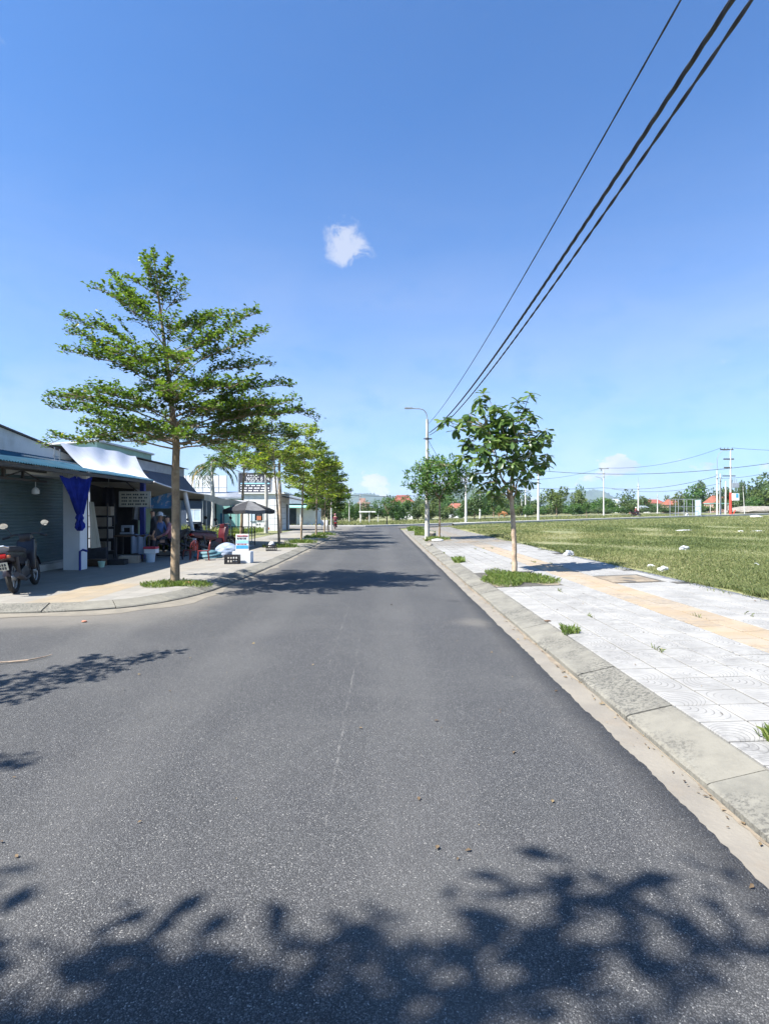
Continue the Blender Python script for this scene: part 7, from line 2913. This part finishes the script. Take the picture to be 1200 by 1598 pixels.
def street_dirt():
    # dark soil washed against the foot of the right kerb
    mb = MB()
    ys = np.arange(1.5, 30, 0.06)
    w = np.clip(0.022 + 0.02 * np.sin(ys * 1.3) + 0.014 * np.sin(ys * 4.7 + 1) + rng.normal(0, 0.006, len(ys)), 0.004, 0.08)
    vs = []
    for y, q in zip(ys, w):
        vs += [(1.738, y, 0.009), (1.738 - q, y, 0.0062)]
    mb.add(vs, [(2 * i, 2 * i + 1, 2 * i + 3, 2 * i + 2) for i in range(len(ys) - 1)])
    tag(mb.build('gutter_soil', MT['soil']), kind='structure')
    # dry leaves and grit in the gutters and along the pavement edge
    n = 420
    side = rng.uniform(0, 1, n)
    Y = 2.2 + 22 * rng.uniform(0, 1, n) ** 1.4
    X = np.where(side < 0.5, 1.735 - np.abs(rng.normal(0, 0.05, n)), np.where(side < 0.75, rng.uniform(2.1, 5.5, n), rng.uniform(-2.9, 1.5, n)))
    Z = np.where(X < 1.52, 0.012, np.where(X < 1.74, 0.008, 0.126 + 0.035 * (X - 2.065)))
    P = np.stack([X, Y, Z + 0.003], -1)
    a = rng.uniform(0, 6.28, n)
    D = unit(np.stack([np.cos(a), np.sin(a), rng.uniform(0.0, 0.25, n)], -1))
    U = unit(np.stack([rng.normal(0, .3, n), rng.normal(0, .3, n), np.ones(n)], -1))
    L = rng.uniform(0.012, 0.045, n)
    o = put('leaf_litter', leaves_mesh('leaf_litter', P, D, U, L, L * 0.5, MT['dryleaf'], rng.uniform(0, 1, n)))
    tag(o, 'scattered dry leaves and grit along the kerbs', 'leaf litter', kind='stuff')
    # thin weeds in the tile joints and along the broken pavement edge
    n = 1500
    e = rng.uniform(0, 1, n) < 0.82
    k = rng.integers(0, 16, n)
    kx, ky = 2.068 + 0.3127 * rng.integers(0, 11, 16), 4.5 + rng.uniform(0, 17, 16)
    Y = np.where(e, 5 + 25 * rng.uniform(0, 1, n), ky[k] + rng.normal(0, 0.07, n))
    X = np.where(e, 5.46 + 0.10 * np.sin(Y * 1.9) + rng.normal(0, 0.06, n), kx[k] + rng.normal(0, 0.006, n))
    Z = 0.115 + 0.035 * (X - 2.065)
    m = n
    o = blades('joint_weeds', X, Y, Z, rng.uniform(0.02, 0.075, m), rng.uniform(0.005, 0.011, m), MT['grass'], np.clip(0.5 + rng.normal(0, 0.2, m), 0, 1), 0.9)
    tag(o, 'thin weeds in the joints and edge of the right pavement', 'weeds', kind='stuff')


street_dirt()

# ------------------------------------------------------------------ hills
def hill(label_name, px0, px1, ytop, Y, seed, peak=0.5, rough=0.25):
    r = np.random.default_rng(seed)
    x0, x1 = (px0 - CX) / F * Y, (px1 - CX) / F * Y
    hgt = ((CY - ytop) / F * Y + CAMH) * 1.22
    nx, ny = 90, 26
    u, v = np.meshgrid(np.linspace(0, 1, nx), np.linspace(0, 1, ny))
    env = np.where(u < peak, np.sin(np.pi / 2 * u / peak), np.sin(np.pi / 2 * (1 - u) / (1 - peak))) ** 1.2
    n = 0
    for k in range(1, 7):
        n = n + np.sin(u * 6.28 * k * r.uniform(0.8, 1.6) + r.uniform(0, 6.28) + 2 * v) / k
    n = n / 2.2
    Z = hgt * env * (1 - rough * 0.5 + rough * n * 0.5 + 0.03 * r.normal(0, 1, u.shape)) * np.sin(np.pi * np.clip(v * 0.95 + 0.03, 0, 1)) ** 0.8
    Xm = x0 + (x1 - x0) * u
    Ym = Y + (v - 0.5) * (x1 - x0) * 0.5
    V = np.stack([Xm, Ym, Z - 2], -1).reshape(-1, 3)
    idx = np.arange(nx * ny).reshape(ny, nx)
    Fc = np.stack([idx[:-1, :-1], idx[:-1, 1:], idx[1:, 1:], idx[1:, :-1]], -1).reshape(-1, 4)
    o = put('hill', np_mesh('hill', V, Fc, MT['forest'], True))
    tag(o, kind='structure')


hill('a', 640, 830, 753, 2300, 1, 0.36, 0.3)
hill('b', 790, 1010, 761, 3900, 2, 0.47, 0.45)
hill('c', 955, 1130, 779, 4300, 3, 0.5, 0.35)
hill('d', 470, 690, 772, 4000, 4, 0.45, 0.25)
hill('e', 1080, 1420, 778, 4200, 5, 0.6, 0.3)
hill('f', 150, 560, 774, 4300, 6, 0.6, 0.3)

# ------------------------------------------------------------------ air
mb = MB()
mb.box(-5300, 5300, -300, 6300, -3.5, 260)
hz = mb.build('haze', None)
hz.data.materials.clear()
hm = bpy.data.materials.new('haze_air')
hm.use_nodes = True
ht_ = hm.node_tree
ht_.nodes.clear()
pv = ht_.nodes.new('ShaderNodeVolumePrincipled')
pv.inputs['Color'].default_value = (0.62, 0.76, 1.0, 1)
pv.inputs['Density'].default_value = 0.00011
pv.inputs['Anisotropy'].default_value = 0.0
mo = ht_.nodes.new('ShaderNodeOutputMaterial')
ht_.links.new(pv.outputs[0], mo.inputs['Volume'])
hz.data.materials.append(hm)
tag(hz, 'thin blue haze over the whole landscape', 'haze', kind='stuff')
